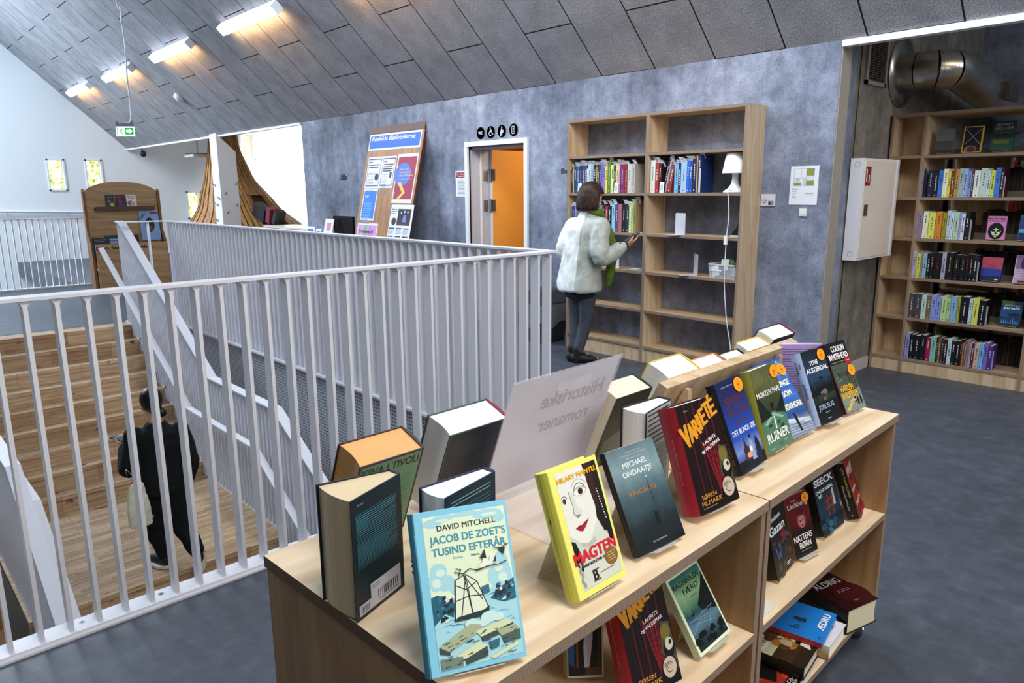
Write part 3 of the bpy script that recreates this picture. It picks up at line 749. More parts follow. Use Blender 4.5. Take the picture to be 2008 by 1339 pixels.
for rn, z, yb, kk, h0, bl in RR:
    for i, (cn, col, a, b_) in enumerate(bl):
        x0 = on_y(kk(a), yb, RY0+.02).x; x1 = on_y(kk(b_), yb, RY0+.02).x
        if rn == 'bottom' and i == 0: x0 = max(x0, RX[1]+.03)
        x0 = max(x0, RX[1]+.024)
        gilt = 'gilt' in cn
        tc = '#b59a5c' if gilt else '#8c2a34' if 'red-lett' in cn else ('#d9d6cc' if sum(int(col[k:k+2], 16) for k in (1, 3, 5)) < 330 else '#3a3a44')
        small_book('%s book, %s from left, %s row of the dim shelving' % (cn, ORD[i], rn), 'books on the %s row of the dim shelving' % rn, x0, z, RY0+.02, max(.006, x1-x0-.001), h0*(.93+.12*rnd.random()), .155, col, tc)
x = on_y(k1(680), 384, RY0+.02).x
bookend('black bookend at the left end of the top full row of the dim shelving', Mz(x, RY0+.015, 1.536, R(88)), .012, .235, .0, mat=P('#111114', .4))
for v, yb, z, kk, lab in [(1614, 384, 1.536, k1, 'grey bookend closing the top full row of the dim shelving'), (1056, 467, 1.19, k2, 'grey bookend closing the second row of the dim shelving'), (1106, 548, .85, k2, 'grey bookend closing the third row of the dim shelving'), (1170, 628, .496, k2, 'grey bookend closing the fourth row of the dim shelving'), (1214, 708, .13, k2, 'grey bookend closing the bottom row of the dim shelving')]:
    bookend(lab, Mz(on_y(kk(v), yb, RY0+.02).x+.006, RY0+.03, z, R(62)), .09, .165, .0)
# books on the rear side, page edges towards us
rr = random.Random(11)
for ri, (z, xa, xb) in enumerate([(1.536, -1.66, -1.40), (1.19, -1.80, -1.36), (.85, -1.82, -1.36), (.496, -1.86, -1.36), (.13, -2.0, -1.36)]):
    rn = ['top full', 'second', 'third', 'fourth', 'bottom'][ri]
    x = xa
    while x < xb:
        w = .022+.022*rr.random(); h = .215+.035*rr.random()
        if x+w > xb: break
        m = MB(); c = P(rr.choice(['#40382e', '#352e28', '#4a4034', '#2e2a28']), .8, .1)
        m.box((0, 0, 0), (.002, .15, h), P('#241f1c', .6)); m.box((w-.002, 0, 0), (w, .15, h), P('#241f1c', .6)); m.box((0, .146, 0), (w, .15, h), P('#241f1c', .6))
        o = m.build('book', loc=(x, RY0+.30, z+.0015)); tag(o, 'dark book turned page side out behind the %s row of the dim shelving' % rn, 'book', 'turned books behind the %s row' % rn)
        p = MB(); p.box((.002, .005, .002), (w-.002, .146, h-.003), c); p.build('page_block', o)
        x += w+.002
# a second shelving run further back, seen through the gaps
r2 = thing('bookcase', 'second shelving run deeper in the dim room, seen through the gaps', 'bookcase', loc=(-1.6, 8.6, 0))
for x in (-2.45, -1.95, -1.4, -.6):
    m = MB(); m.box((x, 8.4, 0), (x+.022, 8.7, 1.98), M_PLY, mats=em); cpart(m, 'divider', r2)
for z in (1.96, 1.62, 1.27, .93, .58, .2):
    m = MB(); m.box((-2.45, 8.4, z-.024), (-.6, 8.7, z), M_PLYH, mats=em); cpart(m, 'shelf', r2)
m = MB(); m.box((-2.45, 8.69, 0), (-.6, 8.705, 1.98), M_PLY); cpart(m, 'back_panel', r2)
for z, rn in ((1.62, 'upper'), (1.27, 'middle'), (.93, 'low'), (.58, 'lowest')):
    x = -1.925
    while x < -1.1:
        w = .02+.02*rr.random()
        if x+w > -1.404 and x < -1.374: x = -1.373
        if True:
            o = small_book('colourful book spine on the %s shelf of the second shelving run' % rn, 'books on the %s shelf of the second run' % rn, x, z, 8.42, w, .2+.06*rr.random(), .16, rr.choice(['#8a3a2c', '#d0a83a', '#3f5a4a', '#2b3550', '#c9c3ae', '#60452f', '#b8642c', '#7f8f95', '#30302f']), None, text=False)
        x += w+.003

# face-out books on the dim shelving
def fo(lab, px0, px1, py0, py1, z, col, art, lean=10, t=.02, spine=None, right=None):
    Y = RY0+.075
    a = on_y(px0, py1, Y).x; b_ = on_y(px1, py1, Y).x; h = min(.30, on_y(px0, py0, Y+.03).z-z); w = b_-a
    m = MB(); m.box((0, 0, 0), (w, t, h), P(col, .4, .08), mats={'+z': PAGES}); art(m, w, h)
    o = m.build('book', M=Matrix.Translation((a, Y, z+.012)) @ Matrix.Rotation(R(-lean), 4, 'X')); tag(o, lab, 'book', 'face-out books on the dim shelving')
    s = MB(); s.box((w*.15, -.012, -.0035), (w*.85, t, -.001), P('#b9a68c', .4)); s.box((w*.15, t+.0005, -.0035), (w*.85, t+.002, h*.5), P('#b9a68c', .4))
    so = s.build('display_stand', M=Matrix.Translation((a, Y, z+.012)) @ Matrix.Rotation(R(-lean), 4, 'X')); tag(so, 'small stand under the ' + lab.split(',')[0], 'display stand')
    f = MB(); f.box((w*.15, .02+t, -.010), (w*.85, .085, -.0085), P('#b9a68c', .4)); f.box((w*.15, t*.9, -.010), (w*.85, .03+t, -.0035), P('#b9a68c', .4)); fo_ = f.build('foot', so); fo_.matrix_local = Matrix.Rotation(R(lean), 4, 'X')
def q_(m, w, h, u0, v0, u1, v1, c, k=1): m.quad([(u0*w, -.0004*k, v0*h), (u1*w, -.0004*k, v0*h), (u1*w, -.0004*k, v1*h), (u0*w, -.0004*k, v1*h)], P(c, .4))
def g1(m, w, h): q_(m, w, h, 0, .02, 1, .5, '#4c4c4e'); q_(m, w, h, 0, 0, 1, .14, '#2e2e30', 2)
fo('plain grey book, first face-out on the top shelf of the dim room', 1831, 1866, 256, 299, 1.885, '#6a6b6e', g1)
def g2(m, w, h):
    q_(m, w, h, .06, .03, .94, .97, '#16161a'); m.disc((w*.45, -.001, h*.12), w*.32, P('#a85a24', .5), ry=h*.14); m.disc((w*.5, -.0014, h*.10), w*.22, P('#2a3350', .5), ry=h*.12)
    for s_ in (1, -1): m.quad([(w*.5-s_*w*.4, -.0016, h*.9), (w*.5-s_*w*.4+.003, -.0016, h*.9), (w*.5+s_*w*.4+.003, -.0016, h*.3), (w*.5+s_*w*.4, -.0016, h*.3)], P('#b9b9bc', .5))
fo('black book with a yellow border, second face-out on the top shelf', 1884, 1922, 251, 299, 1.885, '#d0a41e', g2)
def g3(m, w, h): q_(m, w, h, 0, .05, 1, .45, '#1f4a3c'); q_(m, w, h, .1, .25, .8, .38, '#5a6a24', 2); m.text('JEFFREY', w*.52, h*.84, h*.085, P('#8f8d86', .5), w=w*.72, y=-.0012); m.text('ARCHER', w*.52, h*.71, h*.10, P('#9a9890', .5), w=w*.84, y=-.0012); m.text('SKÆBNESPILLET', w*.52, h*.61, h*.035, P('#5f6a5e', .5), w=w*.8, y=-.0012)
fo('dark green face-out novel with pale capitals, right on the top shelf', 1939, 1984, 241, 298, 1.885, '#12201c', g3)
def g4(m, w, h):
    k = P('#15151c', .4); m.disc((w*.5, -.0008, h*.36), w*.42, k, ry=h*.36); m.add([(w*.22, -.0012, h*.36), (w*.5, -.0012, h*.50), (w*.78, -.0012, h*.36), (w*.68, -.0012, h*.2), (w*.5, -.0012, h*.07), (w*.32, -.0012, h*.2)], [(0, 1, 2, 3, 4, 5)], P('#c8dca0', .4)); m.disc((w*.36, -.0016, h*.37), w*.11, P('#1d2a5a', .4), ry=h*.05); m.disc((w*.64, -.0016, h*.37), w*.11, P('#1d2a5a', .4), ry=h*.05); m.add([(w*.5, -.0016, h*.36), (w*.57, -.0016, h*.22), (w*.43, -.0016, h*.22)], [(0, 1, 2)], k); q_(m, w, h, .38, .155, .62, .175, '#15151c', 5); m.text('BAG EN MASKE', w*.5, h*.86, h*.06, k, w=w*.9, bold=.06, y=-.0012); m.text('EN KVINDES MAGT', w*.5, h*.77, h*.045, k, w=w*.84, bold=.06, y=-.0012)
fo('pink face-out paperback with a dark stylised mask face', 1932, 1969, 426, 469, 1.190, '#cf86b8', g4, lean=4)
def g5(m, w, h): q_(m, w, h, .04, 0, 1, .30, '#16285a'); q_(m, w, h, .04, .45, 1, 1, '#1c3f78'); q_(m, w, h, .04, .3, 1, .46, '#5f9fcc')
fo('blue face-out book cut by the right picture edge, second row', 1994, 2007, 424, 472, 1.190, '#4a8ac0', g5)
def g6(m, w, h): q_(m, w, h, 0, .46, 1, 1, '#b04a58'); m.disc((w*.5, -.0008, h*.52), w*.3, P('#9a3f66', .4), ry=h*.20); q_(m, w, h, 0, .2, 1, .52, '#2a3f9a', 3); q_(m, w, h, 0, 0, 1, .22, '#18254a', 4); q_(m, w, h, .72, .06, .88, .10, '#e8e8ee', 6)
fo('pink over blue face-out paperback on the third row', 1919, 1960, 505, 555, .850, '#2c3468', g6)
def g7(m, w, h): q_(m, w, h, .06, .5, 1, .98, '#8a6a9a'); m.disc((w*.7, -.0008, h*.72), w*.2, P('#3a2a44', .4), ry=h*.2); q_(m, w, h, .06, .0, 1, .5, '#b9a0c4'); [m.text(t, w*.42, h*(.46-.09*k), h*.05, P('#f0ecf4', .4), w=w*.6, y=-.0016) for k, t in enumerate(('EN TID', 'BARE', 'LENGSEL', 'ROMANER'))]; q_(m, w, h, .4, .02, 1, .1, '#7a2440', 3)
fo('purple face-out book at the right picture edge on the third row', 1984, 2007, 502, 559, .850, '#d8d0e2', g7)
def g8(m, w, h): q_(m, w, h, 0, .35, 1, .75, '#1f4a7c'); q_(m, w, h, 0, .80, .6, 1, '#3a5a34'); m.text('Det fortabte', w*.52, h*.80, h*.06, P('#c9d6e4', .4), w=w*.7, y=-.0012); m.text('paradis', w*.5, h*.68, h*.10, P('#eef2f6', .4), w=w*.74, bold=.02, y=-.0012); m.disc((w*.66, -.0012, h*.45), w*.3, P('#122844', .4), ry=h*.08); [m.add([(w*(.06+.11*k), -.0016, h*.1), (w*(.14+.11*k), -.0016, h*.1), (w*(.10+.11*k), -.0016, h*(.26+.06*(k % 3)))], [(0, 1, 2)], P('#4f86c0', .4)) for k in range(8)]
fo('dark blue face-out novel with a pale title on the fourth row', 1957, 1999, 590, 640, .496, '#16304e', g8)
# ================================================================ THINGS ON AND AT THE CONCRETE WALL
M_INK = P('#1c1d24', .6); M_TXT = P('#50515e', .7); M_RED = P('#a41f3e', .5); M_BLUE = P('#1f5fd6', .45)
WM = lambda x, z, y=YW: Matrix.Translation((x, y, z))
def lines(m, x0, x1, z0, dz, n, mat, y=-.0018, th=.004, jit=.35, rr=random.Random(2)):
    for k in range(n):
        e = x1-(x1-x0)*jit*rr.random(); z = z0-dz*k
        m.quad([(x0, y, z-th), (e, y, z-th), (e, y, z), (x0, y, z)], mat)
# pictogram discs over the door
for i, (px, py, lab) in enumerate([(943, 261, 'round black sign reading WC above the door'), (963, 259, 'round black wheelchair sign above the door'), (984.5, 257, 'round black baby-changing sign above the door'), (1007.5, 254.5, 'round black lift sign above the door')]):
    p = on_y(px, py, YW); r = .068
    m = MB(); m.disc((0, -.006, 0), r, M_INK); m.tube([(0, -.006, 0), (0, 0, 0)], r, M_INK, 28, smooth=False)
    wh = P('#f2f3f6', .5); y = -.0075
    if i == 0: m.text('WC', 0, -.014, .030, wh, bold=.03, y=y, w=.07)
    if i == 1:
        m.disc((-.004, y, .043), .0085, wh, seg=14)
        for a, b in (((-.006, .033), (-.002, .004)), ((-.002, .004), (.02, .004)), ((.02, .004), (.03, -.028)), ((.03, -.028), (.04, -.024)), ((-.004, .02), (.018, .02))):
            d = Vector((b[0]-a[0], 0, b[1]-a[1])).normalized()*.004; n_ = Vector((-d.z, 0, d.x))
            A = Vector((a[0], y, a[1])); B = Vector((b[0], y, b[1])); m.quad([A-n_-d, B-n_+d, B+n_+d, A+n_-d], wh)
        for k in range(16):
            t0, t1 = R(100+k*13), R(100+(k+1)*13); c = (-.004, -.016)
            m.quad([(c[0]+.020*math.cos(t0), y, c[1]+.020*math.sin(t0)), (c[0]+.027*math.cos(t0), y, c[1]+.027*math.sin(t0)), (c[0]+.027*math.cos(t1), y, c[1]+.027*math.sin(t1)), (c[0]+.020*math.cos(t1), y, c[1]+.020*math.sin(t1))], wh)
    if i == 2:
        m.disc((.004, y, .042), .009, wh, seg=14); m.disc((.024, y, .004), .008, wh, seg=12)
        m.add([(-.004, y, .03), (.012, y, .03), (.006, y, 0), (.03, y, -.008), (.03, y, -.016), (.0, y, -.014), (-.014, y, .004)], [(0, 1, 2, 3, 4, 5, 6)], wh)
        m.quad([(-.016, y, .0), (-.006, y, -.008), (-.012, y, -.05), (-.022, y, -.05)], wh); m.quad([(-.002, y, -.014), (.008, y, -.014), (.012, y, -.05), (.002, y, -.05)], wh)
    if i == 3:
        for (a, b, c, d) in ((-.026, -.042, .026, -.037), (-.026, .037, .026, .042), (-.026, -.042, -.021, .042), (.021, -.042, .026, .042)): m.quad([(a, y, b), (c, y, b), (c, y, d), (a, y, d)], wh)
        m.quad([(-.004, y, -.02), (.004, y, -.02), (.004, y, .02), (-.004, y, .02)], wh); m.add([(-.012, y, .012), (.012, y, .012), (0, y, .028)], [(0, 1, 2)], wh); m.add([(-.012, y, -.012), (0, y, -.028), (.012, y, -.012)], [(0, 1, 2)], wh)
    o = m.build('pictogram_sign', M=WM(p.x, p.z, YW-.001)); tag(o, lab, 'sign', 'pictogram signs over the door')
# wall lettering
p = on_y(667, 353, YW)
m = MB(); m.text('Udlån', 0, 0, .085, M_INK, w=.20, align='l', bold=.03, y=-.003); o = m.build('wall_lettering', M=WM(p.x, p.z)); tag(o, 'black word Udlån lettered on the concrete wall above the screen', 'lettering')
p = on_y(1101, 340, YW)
m = MB(); m.text('Besøg', 0, 0, .05, M_INK, w=.24, align='l', bold=.03, y=-.003); o = m.build('wall_lettering', M=WM(p.x, p.z)); tag(o, 'black wall lettering running in behind the left edge of the tall bookcase', 'lettering')
# notice with the red head by the door
def sheet(lab, name, x, z, w, h, deco, y=YW, M=None, cat='notice', back='#eef0f6'):
    m = MB(); m.box((0, -.0015, -h), (w, 0, 0), P(back, .6, .02)); deco(m, w, h)
    o = m.build(name, M=M if M is not None else WM(x, z, y-.001)); tag(o, lab, cat); return o
def dn(m, w, h):
    m.quad([(.015, -.002, -.085), (w-.012, -.002, -.085), (w-.012, -.002, -.018), (.015, -.002, -.018)], M_RED)
    wh = P('#f4f4f6', .6); m.text('HUSK AT', w*.55, -.045, .014, wh, y=-.0026, w=.08, bold=.02); m.text('ÅBNINGSTIDER', w*.55, -.072, .014, wh, y=-.0026, w=.15, bold=.02); m.quad([(.025, -.0026, -.05), (.04, -.0026, -.028), (.05, -.0026, -.028), (.03, -.0026, -.052)], wh)
    lines(m, .04, w-.03, -.105, .015, 13, M_TXT, -.002)
p = on_y(893.5, 335.5, YW); sheet('white notice with a dark red heading left of the door frame', 'notice', p.x, p.z, .235, .31, dn)
# plan sheet, socket, switch
def dp(m, w, h):
    gr = P('#8f9a4a', .6); bl = P('#7f9ac0', .6); y = -.002
    X = lambda u: .03+u*(w-.065); Z = lambda v: -.02-v*.135
    for (u0, v0, u1, v1, c) in ((.62, .0, 1, .42, gr), (.62, .7, 1, 1, gr), (0, .82, .36, 1, gr), (.62, .44, .98, .66, P('#dfe6f2', .6)), (.44, .55, .58, .98, P('#c9dcc8', .6))): m.quad([(X(u0), y, Z(v1)), (X(u1), y, Z(v1)), (X(u1), y, Z(v0)), (X(u0), y, Z(v0))], c)
    for (u0, v0, u1, v1) in ((0, 0, .012, 1), (.37, 0, .382, .6), (.6, 0, .612, 1), (0, 0, .6, .012), (0, .55, .6, .562), (.988, 0, 1, 1), (0, .988, 1, 1), (.1, .6, .3, .63), (.05, .7, .3, .73)): m.quad([(X(u0), y-.0004, Z(v1)), (X(u1), y-.0004, Z(v1)), (X(u1), y-.0004, Z(v0)), (X(u0), y-.0004, Z(v0))], bl)
    m.text('Stueplan', .02, -.185, .010, M_TXT, y=y, align='l', bold=.02); lines(m, .02, .07, -.2, .012, 5, P('#9aa2b8', .7), y, .003); lines(m, .13, w-.02, -.215, .01, 2, P('#8088a0', .7), y, .003)
p = on_y(1552, 326, YW); sheet('white floor plan sheet with green areas on the concrete by the corner', 'floor_plan', p.x, p.z, .232, .305, dp)
p = on_y(1494, 380.5, YW)
sk = MB(); sk.box((0, -.012, -.098), (.125, 0, 0), P('#e3e4ea', .35)); so = sk.build('wall_socket', M=WM(p.x, p.z, YW-.001)); tag(so, 'white double wall socket right of the tall bookcase', 'socket')
g = MB(); g.disc((.034, -.0125, -.056), .026, P('#cfd2da', .4)); [g.disc((.034+dx, -.013, -.056+dz), .005, M_DARK, seg=10) for dx, dz in ((-.011, .004), (.011, .004), (0, -.014))]; g.build('outlet', so)
g = MB(); g.box((.068, -.014, -.09), (.115, -.012, -.055), P('#8a8d98', .4)); g.box((.075, -.0145, -.085), (.09, -.0138, -.068), M_DARK); g.build('data_port', so)
p = on_y(1568.5, 408.5, YW)
m = MB(); m.box((0, -.012, -.062), (.062, 0, 0), P('#e6e8ec', .35)); o = m.build('light_switch', M=WM(p.x, p.z, YW-.001)); tag(o, 'small white switch below the floor plan sheet', 'switch')
g = MB(); g.box((.012, -.017, -.05), (.05, -.012, -.012), P('#f0f1f4', .3)); g.build('rocker', o)

# leaning notice board
BO = Vector((-9.075, 5.147, .002)); BD = Vector((0, .24, 1)).normalized(); BN = Vector((0, 1, -.24)).normalized()
BM = frame(BO, (1, 0, 0), BN, BD); BI = BM.inverted()
M_OAK = mat_ply('oak_board', '#bd8348', '#80501f', 'z'); M_OAKD = P('#5f3522', .55, .12)
m = MB(); m.box((0, 0, 0), (1.30, .035, 2.46), M_OAK, mats={'+x': M_OAKD, '-x': M_OAKD}); bo = m.build('notice_board', M=BM); tag(bo, 'tall wooden notice board leaning on the concrete wall between screen and door', 'notice board')
m = MB(); m.box((0, -.006, 2.46), (1.30, .035, 2.555), M_OAKD); m.build('top_rail', bo)
def bpos(px, py):
    p = hit(px, py, BN, BO); q = BI @ p; return q.x, q.z
def bz(v): return (690+v[0]/5.58, 230+v[1]/5.58)
def poster(lab, tl, br, deco, back='#eef0f8', name='poster'):
    x0, z1 = bpos(*bz(tl)); x1, z0 = bpos(*bz(br))
    x0 = max(.01, x0); w, h = x1-x0, z1-z0
    m = MB(); m.box((0, -.0025, -h), (w, -.0008, 0), P(back, .6, .02)); deco(m, w, h)
    o = m.build(name, M=BM @ Matrix.Translation((x0, 0, z1))); tag(o, lab, 'poster', 'papers on the leaning notice board')
Y2 = -.003
def rect(m, x0, z0, x1, z1, c, y=Y2): m.quad([(x0, y, z0), (x1, y, z0), (x1, y, z1), (x0, y, z1)], P(c, .6, .03))
def d1_(m, w, h):
    rect(m, .02, -h+.025, w-.02, -.025, '#2f6fe0'); m.text('Roskilde Bibliotekerne', w*.47, -h*.42, h*.26, P('#f6f8ff', .5), w=w*.84, bold=.012, shear=.22, y=Y2-.0008)
poster('blue sign reading Roskilde Bibliotekerne across the top of the leaning board', (208, 195), (745, 325), d1_)
def da4(m, w, h, second=False):
    for (a, b, c, d) in ((.02, -h+.03, w-.02, -h+.045), (.02, -.04, w-.02, -.025), (.02, -h+.03, .03, -.025), (w-.03, -h+.03, w-.02, -.025)): rect(m, a, b, c, d, '#5a3d86')
    for k in range(2+second*2): rect(m, .05, -.12-.03*k, w-.05-.03*(k % 2), -.105-.03*k, '#33374a')
    lines(m, .05, w*.68, -.22-.03*second, .022, 13, P('#9aa0ae', .7), Y2, .006); rect(m, .05, -.08, .12, -.065, '#4a4f66')
    if second: rect(m, w*.66, -.30, w*.82, -.22, '#3a4658')
    else: m.disc((w*.76, Y2, -.28), .05, P('#252a3a', .6)); rect(m, w*.7, -h*.72, w*.84, -h*.56, '#6b5a48')
poster('white A4 sheet with purple border, upper left on the leaning board', (190, 440), (290, 778), lambda m, w, h: da4(m, w, h))
poster('white A4 sheet with purple border beside the red poster', (345, 430), (440, 774), lambda m, w, h: da4(m, w, h, True))
def dred(m, w, h):
    rect(m, .022, -h+.05, w-.022, -.04, '#a8234a'); y = Y2-.0008
    m.disc((w*.36, y, -h*.42), w*.40, P('#2a66d8', .5), ry=h*.235, seg=32)
    ye = P('#f0c02c', .5); wt = P('#f2e6ea', .5)
    m.add([(w*.20, y-.0005, -h*.60), (w*.30, y-.0005, -h*.555), (w*.62, y-.0005, -h*.79), (w*.36, y-.0005, -h+.052), (w*.22, y-.0005, -h+.052), (w*.46, y-.0005, -h*.79)], [(0, 1, 2, 3, 4, 5)], ye)
    for k, t in enumerate(('SE ALT DET', 'DER SKER PÅ', 'BIBLIOTEKERNE')): m.text(t, w*.2, -h*(.33+.065*k), h*.033, P('#e9c65a', .5), y=y-.001, align='l', w=w*(.48, .58, .68)[k], bold=.02)
    rect(m, w*.2, -h*.52, w*.82, -h*.512, '#e6a44a', y-.001); m.text('Roskilde', w*.11, -h*.9, h*.03, wt, y=y-.001, align='l', rot=R(90), w=h*.12)
poster('dark red poster with a blue circle and yellow arrow on the leaning board', (515, 405), (650, 940), dred)
def dblue(m, w, h):
    rect(m, .02, -h+.025, w-.02, -.025, '#1f7fe8'); lines(m, .05, w-.05, -.19, .026, 16, P('#8fc2f6', .6), Y2-.0008, .007); m.text('Bøger', .05, -.11, .03, P('#dcecff', .6), y=Y2-.0008, align='l', bold=.02)
poster('bright blue printed sheet on the left edge of the leaning board', (140, 788), (235, 1130), dblue)
def dpink(m, w, h):
    rect(m, .02, -h, w-.02, -.03, '#d79ad8'); rect(m, w*.34, -h, w*.48, -.03, '#7fc23c', Y2-.0005); rect(m, w*.22, -h, w*.30, -.03, '#eab6e6', Y2-.0005); rect(m, w*.6, -h, w*.7, -.03, '#c98ad0', Y2-.0005)
    for k, t in enumerate(('Du inviteres til', 'Et nyt', 'fællesskab')): m.text(t, .05, -.14-.085*k, .045, M_INK, y=Y2-.001, align='l', w=w*(.7, .4, .6)[k], bold=.03)
poster('pink and green sheet at the lower left of the leaning board', (72, 1152), (235, 1500), dpink)
def dev(m, w, h):
    rect(m, w*.34, -h*.5, w*.92, -h*.1, '#1a1420'); y = Y2-.0008
    for dx, dz, r in ((.5, -.2, .012), (.64, -.17, .014), (.78, -.18, .014)): m.disc((w*dx, y-.001, h*dz), r, P('#f0f0f4', .5), seg=12)
    m.add([(w*.58, y-.001, -h*.42), (w*.76, y-.001, -h*.42), (w*.7, y-.001, -h*.24), (w*.62, y-.001, -h*.24)], [(0, 1, 2, 3)], P('#5d7fd8', .5)); rect(m, w*.36, -h*.5, w*.9, -h*.44, '#5a1420', y-.0005)
    for k, t in enumerate(('Efterår', 'i Byens', 'Hus')): m.text(t, w*.04, -h*(.13+.05*k), h*.03, M_INK, y=y, align='l', bold=.04, w=w*(.27, .27, .2)[k])
    m.disc((w*.2, y, -h*.41), w*.1, M_INK, seg=20)
    for cx in (.03, .36, .68):
        for r0 in (.56, .76): m.quad([(w*cx, y, -h*(r0+.03)), (w*(cx+.24), y, -h*(r0+.03)), (w*(cx+.24), y, -h*r0), (w*cx, y, -h*r0)], M_TXT); lines(m, w*cx, w*(cx+.27), -h*(r0+.05), h*.02, 6, P('#8a90a4', .7), y, h*.007)
poster('white event sheet with a dark stage photo at the lower right of the board', (440, 955), (612, 1420), dev)

# waste bin, desk with screen and leaflets, reading-corner counter
wbn = thing('waste_bin', 'dark grey waste bin with a plastic liner left of the tall bookcase', 'waste bin', loc=(-5.42, 5.52, 0))
m = MB(); mb_ = P('#2f3238', .5); m.add([(-.13, -.16, 0), (.13, -.16, 0), (.13, .16, 0), (-.13, .16, 0), (-.16, -.19, .40), (.16, -.19, .40), (.16, .19, .40), (-.16, .19, .40)], [(3, 2, 1, 0), (0, 1, 5, 4), (1, 2, 6, 5), (2, 3, 7, 6), (3, 0, 4, 7)], mb_); m.build('bin_body', wbn)
m = MB(); m.prism([(-.17, .40), (.17, .40), (.17, .44), (.10, .56), (-.17, .56)], -.195, .195, P('#3b3e45', .45), axis='y'); m.build('lid', wbn)
m = MB(); lm = mat_glass('bin_liner', alpha=.45, rough=.3, base=(.35, .37, .42, 1)); rr = random.Random(4)
for k in range(28):
    t0, t1 = 2*PI*k/28, 2*PI*(k+1)/28; q = lambda t, s: (max(-1, min(1, 1.35*math.cos(t)))*.172*s, max(-1, min(1, 1.35*math.sin(t)))*.202*s)
    z0 = .2+.04*math.sin(5*t0); z1 = .2+.04*math.sin(5*t1); a = q(t0, 1); b = q(t1, 1); c = q(t1, 1.04); d = q(t0, 1.04)
    m.quad([(d[0], d[1], z0), (c[0], c[1], z1), (b[0], b[1], .42), (a[0], a[1], .42)], lm)
m.build('liner', wbn)
dk = thing('desk', 'long light wood desk along the concrete wall behind the far railing', 'desk', loc=(-10.3, 5.4, 0))
m = MB(); m.box((-11.1, 5.02, .89), (-9.22, 5.70, .925), M_PLYX); cpart(m, 'desk_top', dk)
for x in (-11.05, -9.27):
    m = MB(); m.box((x-.02, 5.05, 0), (x+.02, 5.68, .89), M_PLY); cpart(m, 'leg', dk)
p0 = on_y(654, 423, 5.45); p1 = on_y(692, 423, 5.45)
sc_ = MB(); sc_.box((p0.x, 5.44, .99), (p1.x, 5.475, p0.z), P('#0e0f13', .25)); so = recenter(sc_.build('screen'), ((p0.x+p1.x)/2, 5.46, .926)); tag(so, 'black computer screen on the desk left of the notice board', 'screen')
m = MB(); xm = (p0.x+p1.x)/2; m.box((p0.x+.03, 5.4385, 1.02), (p1.x-.03, 5.4395, p0.z-.03), P('#1a1b20', .15)); cpart(m, 'display', so)
m = MB(); m.box((xm-.03, 5.48, .93), (xm+.03, 5.50, 1.1), M_DARK); m.box((xm-.12, 5.38, .926), (xm+.12, 5.56, .94), M_DARK); cpart(m, 'stand', so)
for (px, py, w, h, lab) in [(606, 450, .26, .17, 'white leaflet with a blue heading, leftmost of the cards on the desk'), (622, 453, .16, .14, 'small white card standing between the two desk leaflets'), (640, 447, .25, .30, 'white leaflet with a pink picture standing beside the black screen')]:
    p = on_y(px, 459, 5.3)
    m = MB(); m.box((-w/2, 0, 0), (w/2, .004, h), P('#eef0f6', .6))
    if h > .2: rect(m, -.06, .12, .07, .24, '#d78aa8', -.0006); lines(m, -.1, .1, .1, .02, 4, M_TXT, -.0006, .006)
    else: rect(m, -w*.38, h*.55, w*.38, h*.75, '#3f5fc0', -.0006)
    o = m.build('leaflet', M=Matrix.Translation((p.x, 5.3, .926)) @ Matrix.Rotation(R(-14), 4, 'X')); tag(o, lab, 'leaflet', 'cards and leaflets on the desk')
ct = thing('counter', 'low honey-coloured counter beside the end of the concrete wall', 'counter', loc=(-12.2, 6.2, 0))
m = MB(); m.box((-13.2, 5.95, 0), (-11.32, 6.5, .96), P('#b98b4c', .5, .1)); cpart(m, 'front', ct)
m = MB(); m.box((-13.25, 5.92, .96), (-11.30, 6.55, .99), P('#e7dfd2', .4)); cpart(m, 'top', ct)
for (px, py, dx, h, lean, c, lab) in [(510, 440, .5, .28, 20, '#1b1b20', 'black case leaning on the counter in front of the timber sculpture'), (529, 440, .16, .30, 18, '#7a2340', 'dark red book leaning on the counter beside the black case'), (540, 441, .1, .27, 30, '#2c2426', 'dark book leaning on the counter right of the red book')]:
    p = on_y(px, 449, 6.2)
    m = MB(); m.box((-dx/2, 0, 0), (dx/2, .2, h), P(c, .5)); o = m.build('book' if 'book' in lab else 'case', M=Matrix.Translation((p.x, 6.15, .9915)) @ Matrix.Rotation(R(lean), 4, 'Y') @ Matrix.Translation((0, 0, dx/2*math.sin(R(lean))))); tag(o, lab, 'book' if 'book' in lab else 'case')
p = on_y(516.5, 409, 6.35); q = on_y(517, 440, 6.35)
m = MB(); m.box((-.03, -.03, 0), (.03, .03, p.z-.99), P('#d8c49a', .6)); o = m.build('wooden_post', loc=(p.x, 6.4, .991)); tag(o, 'short pale wooden post rising from the counter', 'post')

